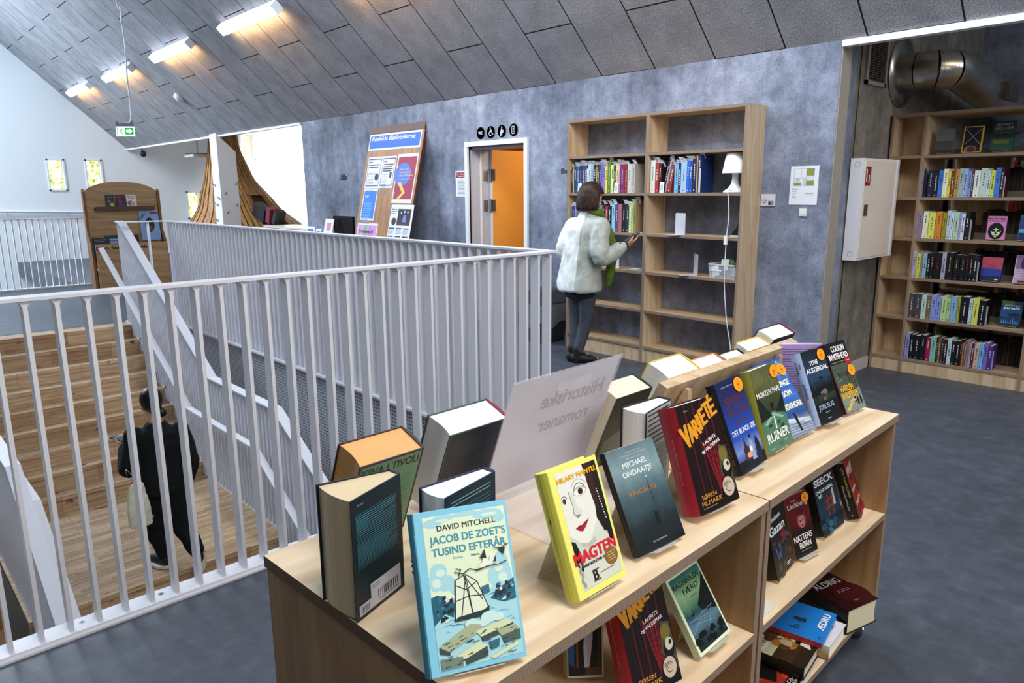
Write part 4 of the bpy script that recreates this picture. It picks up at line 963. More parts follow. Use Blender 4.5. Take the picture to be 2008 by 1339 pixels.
# white steel post with coat hooks
cx0, cx1, cy0, cy1 = -14.74, -14.40, 5.62, 5.98
cl = MB(); zt0 = 2.705+(YW-cy0)*.9325-.10; zt1 = 2.705+(YW-cy1)*.9325-.10
cl.add([(cx0, cy0, 0), (cx1, cy0, 0), (cx1, cy1, 0), (cx0, cy1, 0), (cx0, cy0, zt0), (cx1, cy0, zt0), (cx1, cy1, zt1), (cx0, cy1, zt1)], [(3, 2, 1, 0), (4, 5, 6, 7), (0, 1, 5, 4), (1, 2, 6, 5), (2, 3, 7, 6), (3, 0, 4, 7)], M_WHITE)
co = recenter(cl.build('post'), ((cx0+cx1)/2, (cy0+cy1)/2, 0)); tag(co, 'square white post with slanted top and small hooks before the timber sculpture', 'post')
def hook(p, d):
    d = Vector(d); p = Vector(p); m = MB()
    m.tube([p, p+d*.035, p+d*.05+Vector((0, 0, .015)), p+d*.053+Vector((0, 0, .035))], .008, P('#8f86a8', .4, .05, .4), 7); m.tube([p-Vector((0, 0, .02))-d*.002, p-Vector((0, 0, .02))+d*.010], .017, P('#8f86a8', .4, .05, .4), 10); cpart(m, 'hook', co)
for px, py in ((422, 362), (431, 388), (428, 401), (428, 431)):
    p = on_y(px, py, cy0); hook((min(cx1-.03, max(cx0+.03, p.x)), cy0, p.z), (0, -1, 0))
for px, py in ((463, 360), (443, 378), (465, 401), (447, 416)):
    p = on_x(px, py, cx1); hook((cx1, min(cy1-.03, max(cy0+.03, p.y)), p.z), (1, 0, 0))

# flared timber sculpture
tc = Vector((-16.4, on_x(442, 330, -16.4).y, 0))
tsx = thing('timber_sculpture', 'flared sculpture of stacked curved timber slats behind the white post', 'sculpture', loc=tc)
M_TIM = mat_ply('warm_timber', '#b98a55', '#8a5c30', 'z'); M_TIMD = P('#5d3618', .7, .1)
LAT = Vector((CR.x, CR.y, 0)).normalized()
TZ = [(0, 1.36, .40), (.40, 1.34, .40), (.76, 1.28, .39), (1.30, .82, .23), (1.94, .48, .06), (2.57, .30, 0), (3.3, .22, 0)]
def shp(z):
    for (a, ra, oa), (b_, rb, ob) in zip(TZ, TZ[1:]):
        if a <= z <= b_:
            t = (z-a)/(b_-a); t2_ = t*t*(3-2*t)*.3+t*.7
            return ra+(rb-ra)*t2_, oa+(ob-oa)*t2_
    return TZ[-1][1:]
ZS = [i*.11 for i in range(0, 30)]
NS = 64
def slat_(zs, a, a1, dr):
    m = MB(); vs = []
    for z in zs:
        r, o_ = shp(z); r += dr; c = LAT*o_
        for (aa, rr_) in ((a, r), (a1, r), (a1, r-.07), (a, r-.07)): vs.append((c.x+rr_*math.cos(aa), c.y+rr_*math.sin(aa), z))
    n = len(zs); fs = [(4*i+j, 4*i+(j+1) % 4, 4*i+4+(j+1) % 4, 4*i+4+j) for i in range(n-1) for j in range(4)] + [(3, 2, 1, 0), (4*n-4, 4*n-3, 4*n-2, 4*n-1)]
    m.add(vs, fs, M_TIM); m.build('slat', tsx)
for k in range(NS):
    a = R(-205)+2*PI*k/NS; a1 = a+2*PI/NS*.80
    gap = R(-2) < ((a+PI) % (2*PI))-PI < R(26)
    dr = .03 if k % 2 else .015
    if gap: slat_([z for z in ZS if z < .95], a, a1, dr); slat_([z for z in ZS if z > 1.5], a, a1, dr)
    else: slat_(ZS, a, a1, dr)
m = MB(); vs = []; seg = 40
for z in ZS:
    r, o_ = shp(z); c = LAT*o_; r = max(.05, r-.08)
    vs += [(c.x+r*math.cos(2*PI*k/seg), c.y+r*math.sin(2*PI*k/seg), z) for k in range(seg)]
m.add(vs, [(i*seg+k, i*seg+(k+1) % seg, (i+1)*seg+(k+1) % seg, (i+1)*seg+k) for i in range(len(ZS)-1) for k in range(seg)], M_TIMD, None, True); m.build('core', tsx)

# children's book display in the far corner
KX = -13.4
ky0 = on_x(166, 430, KX).y; ky1 = on_x(316, 430, KX).y; kz = on_x(238, 356, KX).z; kzs = on_x(166, 382, KX).z
KW = ky1-ky0
KM = frame((KX, ky0, 0), (0, 1, 0), (-1, 0, 0), (0, 0, 1))
kd = thing('book_display', 'arched plywood display stand for children\'s books behind the stair head', 'book display', M=KM)
m = MB(); pts = [(.02, .0), (KW-.02, 0), (KW-.02, kzs)] + [(KW/2+(KW/2-.02)*math.cos(t), kzs+(kz-kzs)*math.sin(t)) for t in [PI*k/16 for k in range(1, 16)]] + [(.02, kzs)]
M_KPLY = mat_ply('display_ply', '#c3a077', '#a98458', 'x'); m.prism(pts, .0, .03, M_KPLY); m.build('back_panel', kd)
for x in (0, KW-.04):
    m = MB(); m.prism([(-.20, 0), (.04, 0), (.04, kzs+.05), (0, kzs+.09), (-.05, kzs+.05), (-.05, 1.0), (-.20, .78)], x, x+.04, P('#8a5f3a', .6, .1), axis='x'); m.build('side_panel', kd)
def kp(px, py): p = on_x(px, py, KX); return p.y-ky0, p.z
x0, z0 = kp(184, 409); x1, _ = kp(300, 407)
m = MB(); m.box((x0, -.11, z0-.03), (x1, 0, z0), P('#4c3a2b', .6, .1)); m.box((x0, -.115, z0-.03), (x1, -.105, z0+.03), P('#5a4635', .6, .1)); m.build('ledge', kd)
zb = kp(180, 478)[1]; zl = kp(180, 525)[1]
m = MB(); m.box((.04, -.30, zl), (KW-.04, -.28, zb), M_KPLY); m.box((.04, -.30, zl-.03), (KW-.04, 0, zl), M_KPLY); m.box((.04, -.29, 0), (KW-.04, -.27, zl-.03), M_KPLY)
m.text('Den første læsning', KW*.40, zb-.09, .05, M_INK, w=KW*.72, bold=.05, y=-.3015); m.build('book_trough', kd)
for i, (pa, pb, c, lab) in enumerate([(205, 224, '#20364a', 'dark green picture book, left on the ledge of the arched display'), (225, 245, '#2a2034', 'dark purple picture book in the middle of the display ledge'), (245, 266, '#e6e4e2', 'white picture book, right on the ledge of the arched display')]):
    a, zt = kp(pa, 383); b_, _ = kp(pb, 383); w = b_-a-.015; h = zt-z0
    m = MB(); m.box((0, -.02, 0), (w, 0, h), P(c, .5)); y = -.0206
    if i == 0: m.disc((w*.65, y, h*.25), w*.24, P('#b9c25a', .6)); m.disc((w*.35, y, h*.5), w*.16, P('#b4603a', .6)); m.text('Sommer', w*.5, h*.78, h*.07, P('#8fae6a', .6), y=y, w=w*.7)
    if i == 1: m.disc((w*.4, y, h*.5), w*.28, P('#8a2444', .6)); m.quad([(w*.08, y, h*.05), (w*.92, y, h*.05), (w*.92, y, h*.28), (w*.08, y, h*.28)], P('#5a3a78', .6)); m.text('Jeg kan', w*.5, h*.82, h*.07, P('#c8c0d0', .6), y=y, w=w*.75)
    if i == 2: m.text('Vilde dyr', w*.5, h*.83, h*.09, M_INK, y=y, w=w*.8, bold=.05); m.text('nu læs', w*.5, h*.7, h*.08, M_INK, y=y, w=w*.6, bold=.05); m.disc((w*.35, y, h*.35), w*.28, P('#b4623a', .6)); m.disc((w*.6, y-.0005, h*.3), w*.26, P('#b8b4ae', .6)); m.disc((w*.45, y-.001, h*.13), w*.12, P('#e8d43a', .6))
    o = m.build('picture_book', M=KM @ Matrix.Translation((a, -.045, z0+.004)) @ Matrix.Rotation(R(-8), 4, 'X')); tag(o, lab, 'picture book', 'picture books on the display ledge')
a, zt = kp(270, 413); b_, _ = kp(308, 413); w = b_-a; h = .50
m = MB(); m.box((0, -.02, 0), (w, 0, h), P('#8fb0dc', .5)); y = -.0206
m.quad([(w*.55, y, h*.88), (w*.96, y, h*.88), (w*.96, y, h*.95), (w*.55, y, h*.95)], P('#8a4a6a', .6)); m.disc((w*.5, y, h*.52), w*.24, P('#2a2224', .6), ry=h*.24); m.disc((w*.5, y-.0005, h*.4), w*.14, P('#7a4a34', .6))
for k in range(6): m.quad([(w*(.05+.05*k), y, h*(.7+.03*k)), (w*(.09+.05*k), y, h*(.7+.03*k)), (w*(.12+.04*k), y, h*(.86+.01*k)), (w*(.10+.04*k), y, h*(.86+.01*k))], P('#46607a', .6))
o = m.build('picture_book', M=KM @ Matrix.Translation((a, -.05, zt-h)) @ Matrix.Rotation(R(-5), 4, 'X')); tag(o, 'large pale blue picture book with a dark animal on the arched display', 'picture book')
for i, (px, dz, w, c, lab) in enumerate([(191, .10, .26, '#1e2228', 'black book standing at the left of the display trough'), (204, .04, .34, '#7fa3cf', 'blue book low in the display trough beside the black one'), (224, .05, .40, '#8c2a34', 'red book low in the middle of the display trough'), (226, .13, .34, '#23313a', 'dark book with a light blue band at the back of the display trough'), (252, .12, .3, '#1c1d22', 'black book in the display trough behind the stair handrail')]):
    a, _ = kp(px, 480); h = .28
    m = MB(); m.box((-w/2, -.02, 0), (w/2, 0, h), P(c, .5)); 
    if i == 3: m.quad([(-w*.45, -.0206, h*.6), (w*.45, -.0206, h*.6), (w*.45, -.0206, h*.8), (-w*.45, -.0206, h*.8)], P('#8fc0dc', .6))
    if i == 0: lines(m, -w*.35, w*.35, h*.9, h*.1, 2, P('#b9bcc4', .6), -.0206, .008)
    o = m.build('picture_book', M=KM @ Matrix.Translation((a, -.24+.035*i, zb+dz-h)) @ Matrix.Rotation(R(-6), 4, 'X')); tag(o, lab, 'picture book', 'books in the display trough')

# ================================================================ FIRE HOSE CABINET, GRILLE, DUCT
fx0, fx1, fy0, fy1, fz0, fz1 = -2.5, -2.392, 6.05, 6.76, 1.035, 1.85
fm = P('#e4e4ea', .4, .02); FMM = frame((fx1, fy0, fz0), (0, 1, 0), (-1, 0, 0), (0, 0, 1)); fw_, fh_ = fy1-fy0, fz1-fz0
fc = thing('hose_cabinet', 'white fire hose cabinet on the wall before the dim shelving', 'fire cabinet', M=FMM)
m = MB(); m.box((0, 0, 0), (fw_, .107, fh_), fm); m.build('cabinet_body', fc)
m = MB(); dm = P('#e9dfd6', .35, .02); m.box((.02, -.006, .02), (fw_-.045, 0, fh_-.02), dm); do = m.build('door', fc)
m = MB(); m.box((.03, -.008, .60), (.13, -.0065, .75), P('#8f1f26', .45)); m.quad([(.04, -.0085, .63), (.06, -.0085, .63), (.06, -.0085, .73), (.04, -.0085, .73)], P('#f0e6e6', .5))
for k in range(3): m.disc((.10, -.0085, .63+.022*k), .012, P('#f0e0e0', .5), seg=12)
m.build('label', do)
m = MB(); m.box((.055, -.012, .36), (.115, -.006, .45), P('#3a3c42', .4)); m.box((.068, -.0125, .375), (.102, -.011, .435), P('#7c2a2c', .4)); m.build('handle', do)
m = MB(); m.box((fw_-.040, -.016, 0), (fw_, 0, fh_), fm); m.build('hinge_rail', fc)
for zz in (.05, fh_-.05):
    m = MB(); n = 20
    for k in range(n):
        t0, t1 = 2*PI*k/n, 2*PI*(k+1)/n
        m.quad([(-.0008, .05+.020*math.cos(t0), zz+.020*math.sin(t0)), (-.0008, .05+.022*math.cos(t0), zz+.022*math.sin(t0)), (-.0008, .05+.022*math.cos(t1), zz+.022*math.sin(t1)), (-.0008, .05+.020*math.cos(t1), zz+.020*math.sin(t1))], M_TXT)
    m.build('knockout', fc)
vg = thing('vent_grille', 'tall metal ventilation grille high on the warm concrete wall', 'vent', M=frame((-2.508, 6.19, 2.434), (0, 1, 0), (-1, 0, 0), (0, 0, 1)))
m = MB(); gm = P('#b9b2ab', .4, .05, .5)
for (a, b, c, d) in ((0, 0, .40, .03), (0, .37, .40, .40), (0, 0, .03, .40), (.37, 0, .40, .40)): m.box((a, -.02, b), (c, .0, d), gm)
m.build('frame', vg); m = MB(); m.box((.03, -.004, .03), (.37, -.002, .37), P('#2c2621', .7)); m.build('backing', vg)
for k in range(18):
    m = MB(); z = .035+.0185*k; m.add([(.03, -.016, z), (.37, -.016, z), (.37, -.006, z+.010), (.03, -.006, z+.010)], [(0, 1, 2, 3)], P('#8e8276', .4, .05, .5)); m.build('slat', vg)
for k in range(3):
    m = MB(); x = .115+.085*k; m.box((x-.002, -.018, .03), (x+.002, -.016, .37), P('#8e8276', .4, .05, .5)); m.build('mullion', vg)
dy, dz, dr_ = 6.95, 2.59, .155
du = thing('ventilation_duct', 'round galvanised ventilation duct bending out of the wall above the shelving', 'duct', loc=(-2.3, dy, dz))
M_ZN = new_mat('galvanised_steel', .28, .95, .5); nt, b = nodes(M_ZN)
nt.links.new(ramp(nt, noise(nt, coords(nt), 6, 3), [(.3, '#a9a69f'), (.7, '#c9c6bf')]), b.inputs['Base Color'])
m = MB(); m.lathe([(dr_, 0), (.29, 0), (.29, .012), (dr_, .012)], M_ZN, 48, M=frame((-2.507, dy, dz), (0, 1, 0), (0, 0, 1), (1, 0, 0))); cpart(m, 'wall_flange', du)
ex = -2.20
m = MB(); m.tube([(-2.507, dy, dz), (-2.37, dy, dz)], dr_, M_ZN, 36, cap=False); cpart(m, 'wall_sleeve', du)
bend = []
R0 = .23
for k in range(0, 13): t = R(90)*k/12; bend.append((-2.37+R0*math.sin(t), dy+R0*(1-math.cos(t)), dz))
for s0, s1 in ((0, 4), (4, 8), (8, 12)):
    m = MB(); m.tube([bend[s0]] + [bend[s1]], dr_+.004*(s0 == 4), M_ZN, 36, cap=False); m.tube(bend[s0:s1+1], dr_, M_ZN, 36, cap=False); cpart(m, 'bend_segment', du)
be = Vector(bend[-1]); m = MB(); m.tube([be, be+Vector((.05, 2.2, -.30))], dr_-.002, M_ZN, 36, cap=False); sp = cpart(m, 'spiral_pipe', du)
for k in range(22):
    m = MB(); y = be.y+.04+.095*k; m.lathe([(dr_, -.004), (dr_+.009, 0), (dr_, .004)], M_ZN, 36, M=frame((be.x+.05*(y-be.y)/2.2, y, dz-.30*(y-be.y)/2.2), (1, 0, 0), (0, .136, 1), (0, 1, -.136))); cpart(m, 'spiral_seam', sp)
m = MB(); m.box((be.x+.09, be.y+.75, dz-.19), (be.x+.20, be.y+1.15, dz-.04), P('#6d665d', .35, .05, .7)); m.box((be.x+.197, be.y+.78, dz-.17), (be.x+.205, be.y+1.12, dz-.06), P('#4a453f', .5)); cpart(m, 'outlet_grille', du)

# ================================================================ CEILING LAMPS, EXIT SIGN, SMALL CEILING THINGS
CM = frame((-9.26, YW, 2.705), sx, sy, sz); sg = 1 if sz.z < 0 else -1
def ceil_pt(x, s, off): return Vector((x, YW, 2.705)) + sx*s + sz*(off*sg)
M_DIF = EM('#f4f7ff', 1.6); M_WARM = EM('#ffc890', 1.5)
def clamp_lamp(x0, lab):
    L = 1.72
    t = thing('ceiling_lamp', lab, 'ceiling lamp', M=frame(ceil_pt(x0+.22, 1.77, .002), sy, sx, sz*sg))
    m = MB(); m.box((0, -.075, .0), (L, .055, .115), P('#e9edf2', .5)); m.build('housing', t)
    m = MB(); m.box((.01, .056, .01), (L-.01, .062, .115), M_DIF); m.build('diffuser', t)
    m = MB(); m.box((.01, -.07, .116), (L-.01, .05, .121), M_DIF); m.build('lower_diffuser', t)
    m = MB(); m.box((.06, -.082, .07), (L-.06, -.076, .10), M_WARM); m.build('warm_strip', t)
    l = bpy.data.lights.new('lamp_light', 'AREA'); l.shape = 'RECTANGLE'; l.size = L-.15; l.size_y = .05; l.energy = 6; l.color = (1.0, .62, .30)
    lo_ = bpy.data.objects.new('lamp_light', l); COL.objects.link(lo_); lo_.parent = t
    lo_.matrix_local = Matrix.Translation((L/2, -.10, .115)) @ Matrix.Rotation(R(-58), 4, 'X')
for i, x in enumerate([-10.95, -13.95, -16.95, -19.95, -7.95, -4.95]):
    clamp_lamp(x, ['white linear ceiling lamp, largest of those in the picture', 'white linear ceiling lamp, next after the largest one', 'white linear ceiling lamp behind the hanging exit sign cable', 'white linear ceiling lamp, farthest and smallest in the row', 'linear ceiling lamp just above the top picture edge, over the door side', 'linear ceiling lamp above the picture, nearest the tall bookcase'][i])
# exit sign on a cable
d = ray(246, 257); ep = EYE + d*10.6
ex_ = thing('exit_sign', 'green and white exit sign hanging on a cable under the ceiling', 'exit sign', M=frame(ep, Vector((.85*math.cos(R(52)), .85*math.sin(R(52)), 0)), Vector((-.85*math.sin(R(52)), .85*math.cos(R(52)), 0)), (0, 0, .85)))
m = MB(); m.box((-.15, -.012, -.085), (.15, .012, .075), EM('#f2fff4', 1.1)); m.build('sign_plate', ex_)
m = MB(); gm_ = EM('#0d9c3a', .9); y = -.0135; wt = EM('#f6fff8', 1.2)
m.quad([(.0, y, -.06), (.14, y, -.06), (.14, y, .055), (.0, y, .055)], gm_); m.add([(.02, y-.001, -.02), (.07, y-.001, -.02), (.07, y-.001, -.045), (.125, y-.001, 0), (.07, y-.001, .045), (.07, y-.001, .02), (.02, y-.001, .02)], [(0, 1, 2, 3, 4, 5, 6)], wt)
m.disc((-.055, y, .035), .012, gm_, seg=12)
for a, b in (((-.06, .025), (-.075, -.01)), ((-.075, -.01), (-.05, -.03)), ((-.05, -.03), (-.055, -.055)), ((-.075, -.01), (-.1, -.03)), ((-.1, -.03), (-.125, -.03)), ((-.06, .02), (-.035, .0)), ((-.065, .02), (-.095, .015)), ((-.13, -.06), (-.13, .055))):
    dd = Vector((b[0]-a[0], 0, b[1]-a[1])).normalized()*.006; nn = Vector((-dd.z, 0, dd.x)); A = Vector((a[0], y, a[1])); B = Vector((b[0], y, b[1])); m.quad([A-nn-dd, B-nn+dd, B+nn+dd, A+nn-dd], gm_)
m.build('pictogram', ex_)
m = MB(); m.box((-.145, -.022, .075), (.145, .022, .135), P('#9a9ba8', .5)); m.tube([(-.125, 0, .135), (-.125, 0, .17)], .006, M_DARK, 6); m.tube([(.125, 0, .135), (.125, 0, .165)], .006, M_DARK, 6); m.build('bracket', ex_)
wp = [EYE + ray(*q)*10.6 for q in ((243, 242), (254, 240), (257, 228), (254, 190), (249, 150), (247, 110), (243, 70), (238, 40), (236, 15), (229, 4))]
wp.append(wp[-1] + Vector((0, -.05, 1.2)))
m = MB(); m.tube(bez(wp, 5), .011, P('#dfe6f2', .5), 6); cpart(m, 'cable', ex_)
m = MB(); q = ceil_pt(-14.5, .95, .012); m.lathe([(0, 0), (.10, 0), (.085, .05), (0, .055)], P('#d8d8dc', .5), 20, M=frame(q, sy, sx*(-1 if True else 1), sz*sg)); o = recenter(m.build('smoke_detector'), q); tag(o, 'small pale disc-shaped detector on the ceiling near the third lamp', 'detector')
pp_ = on_y(388, 303, 6.3); m = MB(); m.box((pp_.x-.28, 6.1, pp_.z-.06), (pp_.x+.28, 6.5, pp_.z+.0), P('#d9d6cc', .5)); m.box((pp_.x-.2, 6.095, pp_.z+.0), (pp_.x+.2, 6.45, pp_.z+.02), P('#3c3a36', .6)); o = recenter(m.build('projector'), (pp_.x, 6.3, pp_.z)); tag(o, 'small white box with a dark lid hanging under the far ceiling edge', 'projector')
m = MB(); m.tube([(pp_.x, 6.3, pp_.z+.02), (pp_.x, 6.3, 4.6)], .02, P('#d9d6cc', .5), 8); cpart(m, 'hanger', o)
p = on_y(281, 303, 5.85); m = MB(); m.lathe([(0, 0), (.06, .02), (.07, .08), (.05, .14), (0, .15)], M_DARK, 14, M=Matrix.Translation((p.x, 5.85, p.z-.06))); m.tube([(p.x, 5.85, p.z+.08), (p.x, 5.80, 2.72)], .012, M_DARK, 6); o = recenter(m.build('security_camera'), (p.x, 5.85, p.z)); tag(o, 'small black camera under the far end of the white ceiling edge', 'camera')
# ================================================================ DISPLAY TROLLEYS IN THE FOREGROUND
ANG = R(-2.3)
TU = Vector((math.sin(ANG), math.cos(ANG), 0)); TN = Vector((TU.y, -TU.x, 0)); TOV = Vector((-.756, .601, 0))
TM = frame(TOV, TU, -TN, (0, 0, 1)); TI = TM.inverted()
ZT, ZM, ZB, DP = .85, .485, .13, .657
def trolley(u0, u1, lab):
    t = thing('display_trolley', lab, 'display trolley', M=TM @ Matrix.Translation((u0, 0, 0)))
    L = u1-u0; e = {'-y': M_EDGE, '+y': M_EDGE}
    m = MB(); m.box((0, 0, ZT-.026), (L, DP, ZT), M_TOP, mats={'-y': M_EDGE, '+y': M_EDGE, '-x': M_EDGED, '+x': M_EDGED}); m.build('top', t)
    for x in (0.003, L-.025):
        m = MB(); m.box((x, .006, .10), (x+.022, DP-.006, ZT-.0262), M_PLYT, mats=e); m.build('side_panel', t)
    for z in (ZM, ZB):
        m = MB(); m.box((.026, .004, z-.022), (L-.026, DP-.004, z), M_TOP, mats=e); m.build('shelf', t)
    m = MB(); m.box((.026, DP/2-.006, ZB), (L-.026, DP/2+.006, ZT-.0265), M_PLYT); m.build('centre_panel', t)
    for x in (.10, L-.06):
        for y in (.05, DP-.06):
            cs = MB(); cs.box((x-.035, y-.03, .094), (x+.035, y+.03, .0995), M_STEEL); cs.tube([(x, y, .094), (x, y, .07)], .012, M_STEEL, 10)
            for s in (-1, 1): cs.prism([(-.03, .04), (.015, .085), (.02, .07), (-.012, .03)], s*.016-.002, s*.016+.002, M_STEEL, M=Matrix.Translation((x, y, 0)) @ Matrix.Rotation(R(35), 4, 'Z'), axis='y')
            co_ = cs.build('caster', t)
            w_ = MB(); w_.tube([(-.013, 0, 0), (.013, 0, 0)], .038, P('#3c3d41', .5), 24, M=Matrix.Translation((x-.01, y, .0385)) @ Matrix.Rotation(R(125), 4, 'Z'), smooth=False); w_.build('wheel', co_)
    return t
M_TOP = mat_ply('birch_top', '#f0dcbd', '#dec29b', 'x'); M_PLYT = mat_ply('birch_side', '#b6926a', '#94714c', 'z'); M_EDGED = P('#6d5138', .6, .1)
trolley(0, 1.022, 'pale birch display trolley nearest the viewer, topped by a pale blue book')
trolley(1.026, 2.011, 'pale birch display trolley at the far end, with the slanted board on top')

# ---------------------------------------------------------------- front-facing books
_pm = {}
def pic(name, stops, h, amt=.25, sc=14.0, rough=.35, vert=True, streak=None):
    """printed picture ground: bands running up the cover broken up by noise"""
    m = new_mat('print_' + name, rough, 0, .4); nt, b = nodes(m)
    tc = nt.nodes.new('ShaderNodeTexCoord'); sp = nt.nodes.new('ShaderNodeSeparateXYZ'); nt.links.new(tc.outputs['Object'], sp.inputs[0])
    d = nt.nodes.new('ShaderNodeMath'); d.operation = 'DIVIDE'; d.inputs[1].default_value = h; nt.links.new(sp.outputs['Z' if vert else 'X'], d.inputs[0])
    v = coords(nt, scale=streak or (1, 1, 1)); n = noise(nt, v, sc*3, 6, .65)
    s = nt.nodes.new('ShaderNodeMath'); s.operation = 'MULTIPLY_ADD'; s.inputs[1].default_value = amt; nt.links.new(n, s.inputs[0]); nt.links.new(d.outputs[0], s.inputs[2])
    s2 = nt.nodes.new('ShaderNodeMath'); s2.operation = 'SUBTRACT'; s2.inputs[1].default_value = amt*.5; nt.links.new(s.outputs[0], s2.inputs[0])
    nt.links.new(ramp(nt, s2.outputs[0], stops), b.inputs['Base Color'])
    return m
class Art:
    def __init__(s, m, w, h, M=None): s.m, s.w, s.h, s.M, s.k = m, w, h, M, 1
    def y(s): s.k += 1; return -.0002-.000018*s.k
    def mt(s, c): return c if not isinstance(c, str) else P(c, .4, .05)
    def rect(s, u0, v0, u1, v1, c): s.poly([(u0, v0), (u1, v0), (u1, v1), (u0, v1)], c)
    def poly(s, pts, c):
        y = s.y(); s.m.add([(u*s.w, y, v*s.h) for u, v in pts], [tuple(range(len(pts)))], s.mt(c), s.M)
    def blob(s, u, v, ru, rv, c, seg=20):
        s.m.disc((u*s.w, s.y(), v*s.h), ru*s.w, s.mt(c), s.M, ry=rv*s.h, seg=seg)
    def arc(s, u, v, r, t0, t1, th, c, n=10):
        y = s.y(); ps = []
        for k in range(n+1):
            t = R(t0+(t1-t0)*k/n); ps.append((math.cos(t), math.sin(t)))
        vs = []
        for a, b in ps: vs += [(u*s.w+(r*a)*s.w, y, v*s.h+r*b*s.w), (u*s.w+(r+th)*a*s.w, y, v*s.h+(r+th)*b*s.w)]
        s.m.add(vs, [(2*k+1, 2*k, 2*k+2, 2*k+3) for k in range(n)], s.mt(c), s.M)
    def line(s, pts, th, c):
        y = s.y(); c = s.mt(c)
        for (a, b), (d, e) in zip(pts, pts[1:]):
            A = Vector((a*s.w, y, b*s.h)); B = Vector((d*s.w, y, e*s.h)); dd = (B-A)
            if dd.length < 1e-6: continue
            dd.normalize(); n = Vector((-dd.z, 0, dd.x))*th*.5
            s.m.quad([A-n, B-n, B+n, A+n], c, s.M)
    def text(s, t, u, v, hh, c, ww=None, **k):
        k['bold'] = min(.04, k.get('bold', 0)+.008)
        s.m.text(t, u*s.w, v*s.h, hh*s.h, s.mt(c), s.M, w=None if ww is None else ww*s.w, y=s.y(), **k)
def disp_book(name, label, M, w, h, t, cover, spine=None, art=None, back=None, spine_art=None, pages=PAGES, t2=None, hard=True, group=None, fanb=None, sticker=None):
    """x: 0 spine .. w fore edge, y: 0 front cover .. t back cover, z up"""
    t2 = t2 or t; cm = cover if not isinstance(cover, str) else P(cover, .38, .05); sm_ = spine if spine is not None and not isinstance(spine, str) else P(spine or '#888888', .4, .06) if spine else cm
    b = .0026 if hard else .0008; o_ = .0035 if hard else 0.0
    ya, yb = (t-t2)/2, (t+t2)/2
    m = MB()
    m.prism([(0, 0), (w, ya), (w, ya+b), (0, b)], 0, h, cm, axis='z'); m.prism([(0, t-b), (w, yb-b), (w, yb), (0, t)], 0, h, back if back is not None and not callable(back) else cm, axis='z')
    if hard and t > .02:
        n = 5; sp = [(-.006*math.sin(PI*k/n), t*k/n) for k in range(n+1)] + [(.0026, t), (.0026, 0)]
        m.prism(sp, 0, h, sm_, axis='z', smooth=False)
        m.box((.004, -.0006, .001), (.0065, .0002, h-.001), P('#00000022'[:7] if False else '#3a3a40', .6)) if False else None
    else: m.prism([(-.0008, 0), (0.0008, 0), (.0008, t), (-.0008, t)], 0, h, sm_, axis='z')
    if art: art(Art(m, w, h))
    if callable(back): back(Art(m, w, h, frame((w, yb if t2 == t else (t+t2)/2, 0), (Vector((-w, (t-yb), 0))).normalized(), Vector((-(yb-t), -w, 0)).normalized(), (0, 0, 1))))
    if spine_art: spine_art(Art(m, t, h, frame((-.0066 if hard and t > .02 else -.001, t/2, h/2), (0, -1, 0), (1, 0, 0), (0, 0, 1))))
    o = m.build('book', M=M); tag(o, label, 'book', group)
    p = MB(); n = 6; fo = []
    for k in range(n+1):
        f = k/n; y = (ya+b)+(yb-ya-2*b)*f; bow = (.006 if hard else 0)*math.sin(PI*f)*(1 if t2 <= t*1.2 else -1.2)
        fo.append((w-o_-.001-bow, y))
    p.prism([(.002, b)] + fo + [(.002, t-b)], o_, h-o_, pages, axis='z'); p.build('page_block', o)
    if hard and pages is PAGEW:
        pass
    if sticker:
        u, v = sticker; s = MB(); a = Art(s, w, h); a.k = 160; a.blob(u, v, .165, .082, '#f7931e', 26); a.blob(u, v, .155, .077, '#ffa41f', 26)
        for k, tx in enumerate(('14', 'dages', 'lån')): a.text(tx, u, v+.028-.034*k, .021, '#c02a16', bold=.03)
        so = s.build('sticker', o); so['label'] = 'round orange loan sticker'
    return o
def lean_M(bl, br, z, lean, t, lift=.006):
    """front cover bottom corners seen at two pixels, standing on a shelf at height z, leaning back"""
    zz = z+t*math.sin(R(lean))+lift
    a = on_z(bl[0], bl[1], zz); b = on_z(br[0], br[1], zz); x = (b-a).normalized(); y = Vector((-x.y, x.x, 0))
    M0 = frame(a, x, y, (0, 0, 1))
    return M0 @ Matrix.Rotation(R(-lean), 4, 'X'), M0, (b-a).length
def stand(label, M0, w, z, lean, t, sw=.085, group='display stands under the leaning books', hgt=.14):
    lipped = 'lip' in label or 'clear' in label
    hgt = .14 if z > .6 else .085
    s = MB(); mt = P('#dcd9d2', .35, .03); L = R(lean); zs = z-M0.translation.z
    A = Vector((t*math.cos(L), -t*math.sin(L)-.003)); Bp = A+Vector((math.sin(L), math.cos(L)))*hgt; C = Vector((Bp.x+(.055 if z > .6 else .02), zs+.001)); Lp = A+Vector((-math.cos(L), math.sin(L)))*(t+(.020 if lipped else .001))
    A = A+Vector((.003, 0)); x0 = (w-sw)/2; x1 = x0+sw; d = Vector((.0012, 0))
    def sheet_(p, q, nn):
        s.add([(x0, p.x, p.y), (x1, p.x, p.y), (x1, q.x, q.y), (x0, q.x, q.y), (x0, p.x+nn.x, p.y+nn.y), (x1, p.x+nn.x, p.y+nn.y), (x1, q.x+nn.x, q.y+nn.y), (x0, q.x+nn.x, q.y+nn.y)], [(3, 2, 1, 0), (4, 5, 6, 7), (0, 1, 5, 4), (1, 2, 6, 5), (2, 3, 7, 6), (3, 0, 4, 7)], mt)
    sheet_(A, Bp+Vector((.003, 0)), Vector((.0014, 0))); sheet_(Bp+Vector((.003, 0)), C, Vector((.0014, 0))); sheet_(Lp, A, Vector((0, -.0014)))
    o = s.build('display_stand', M=M0); tag(o, label, 'display stand', group); return o
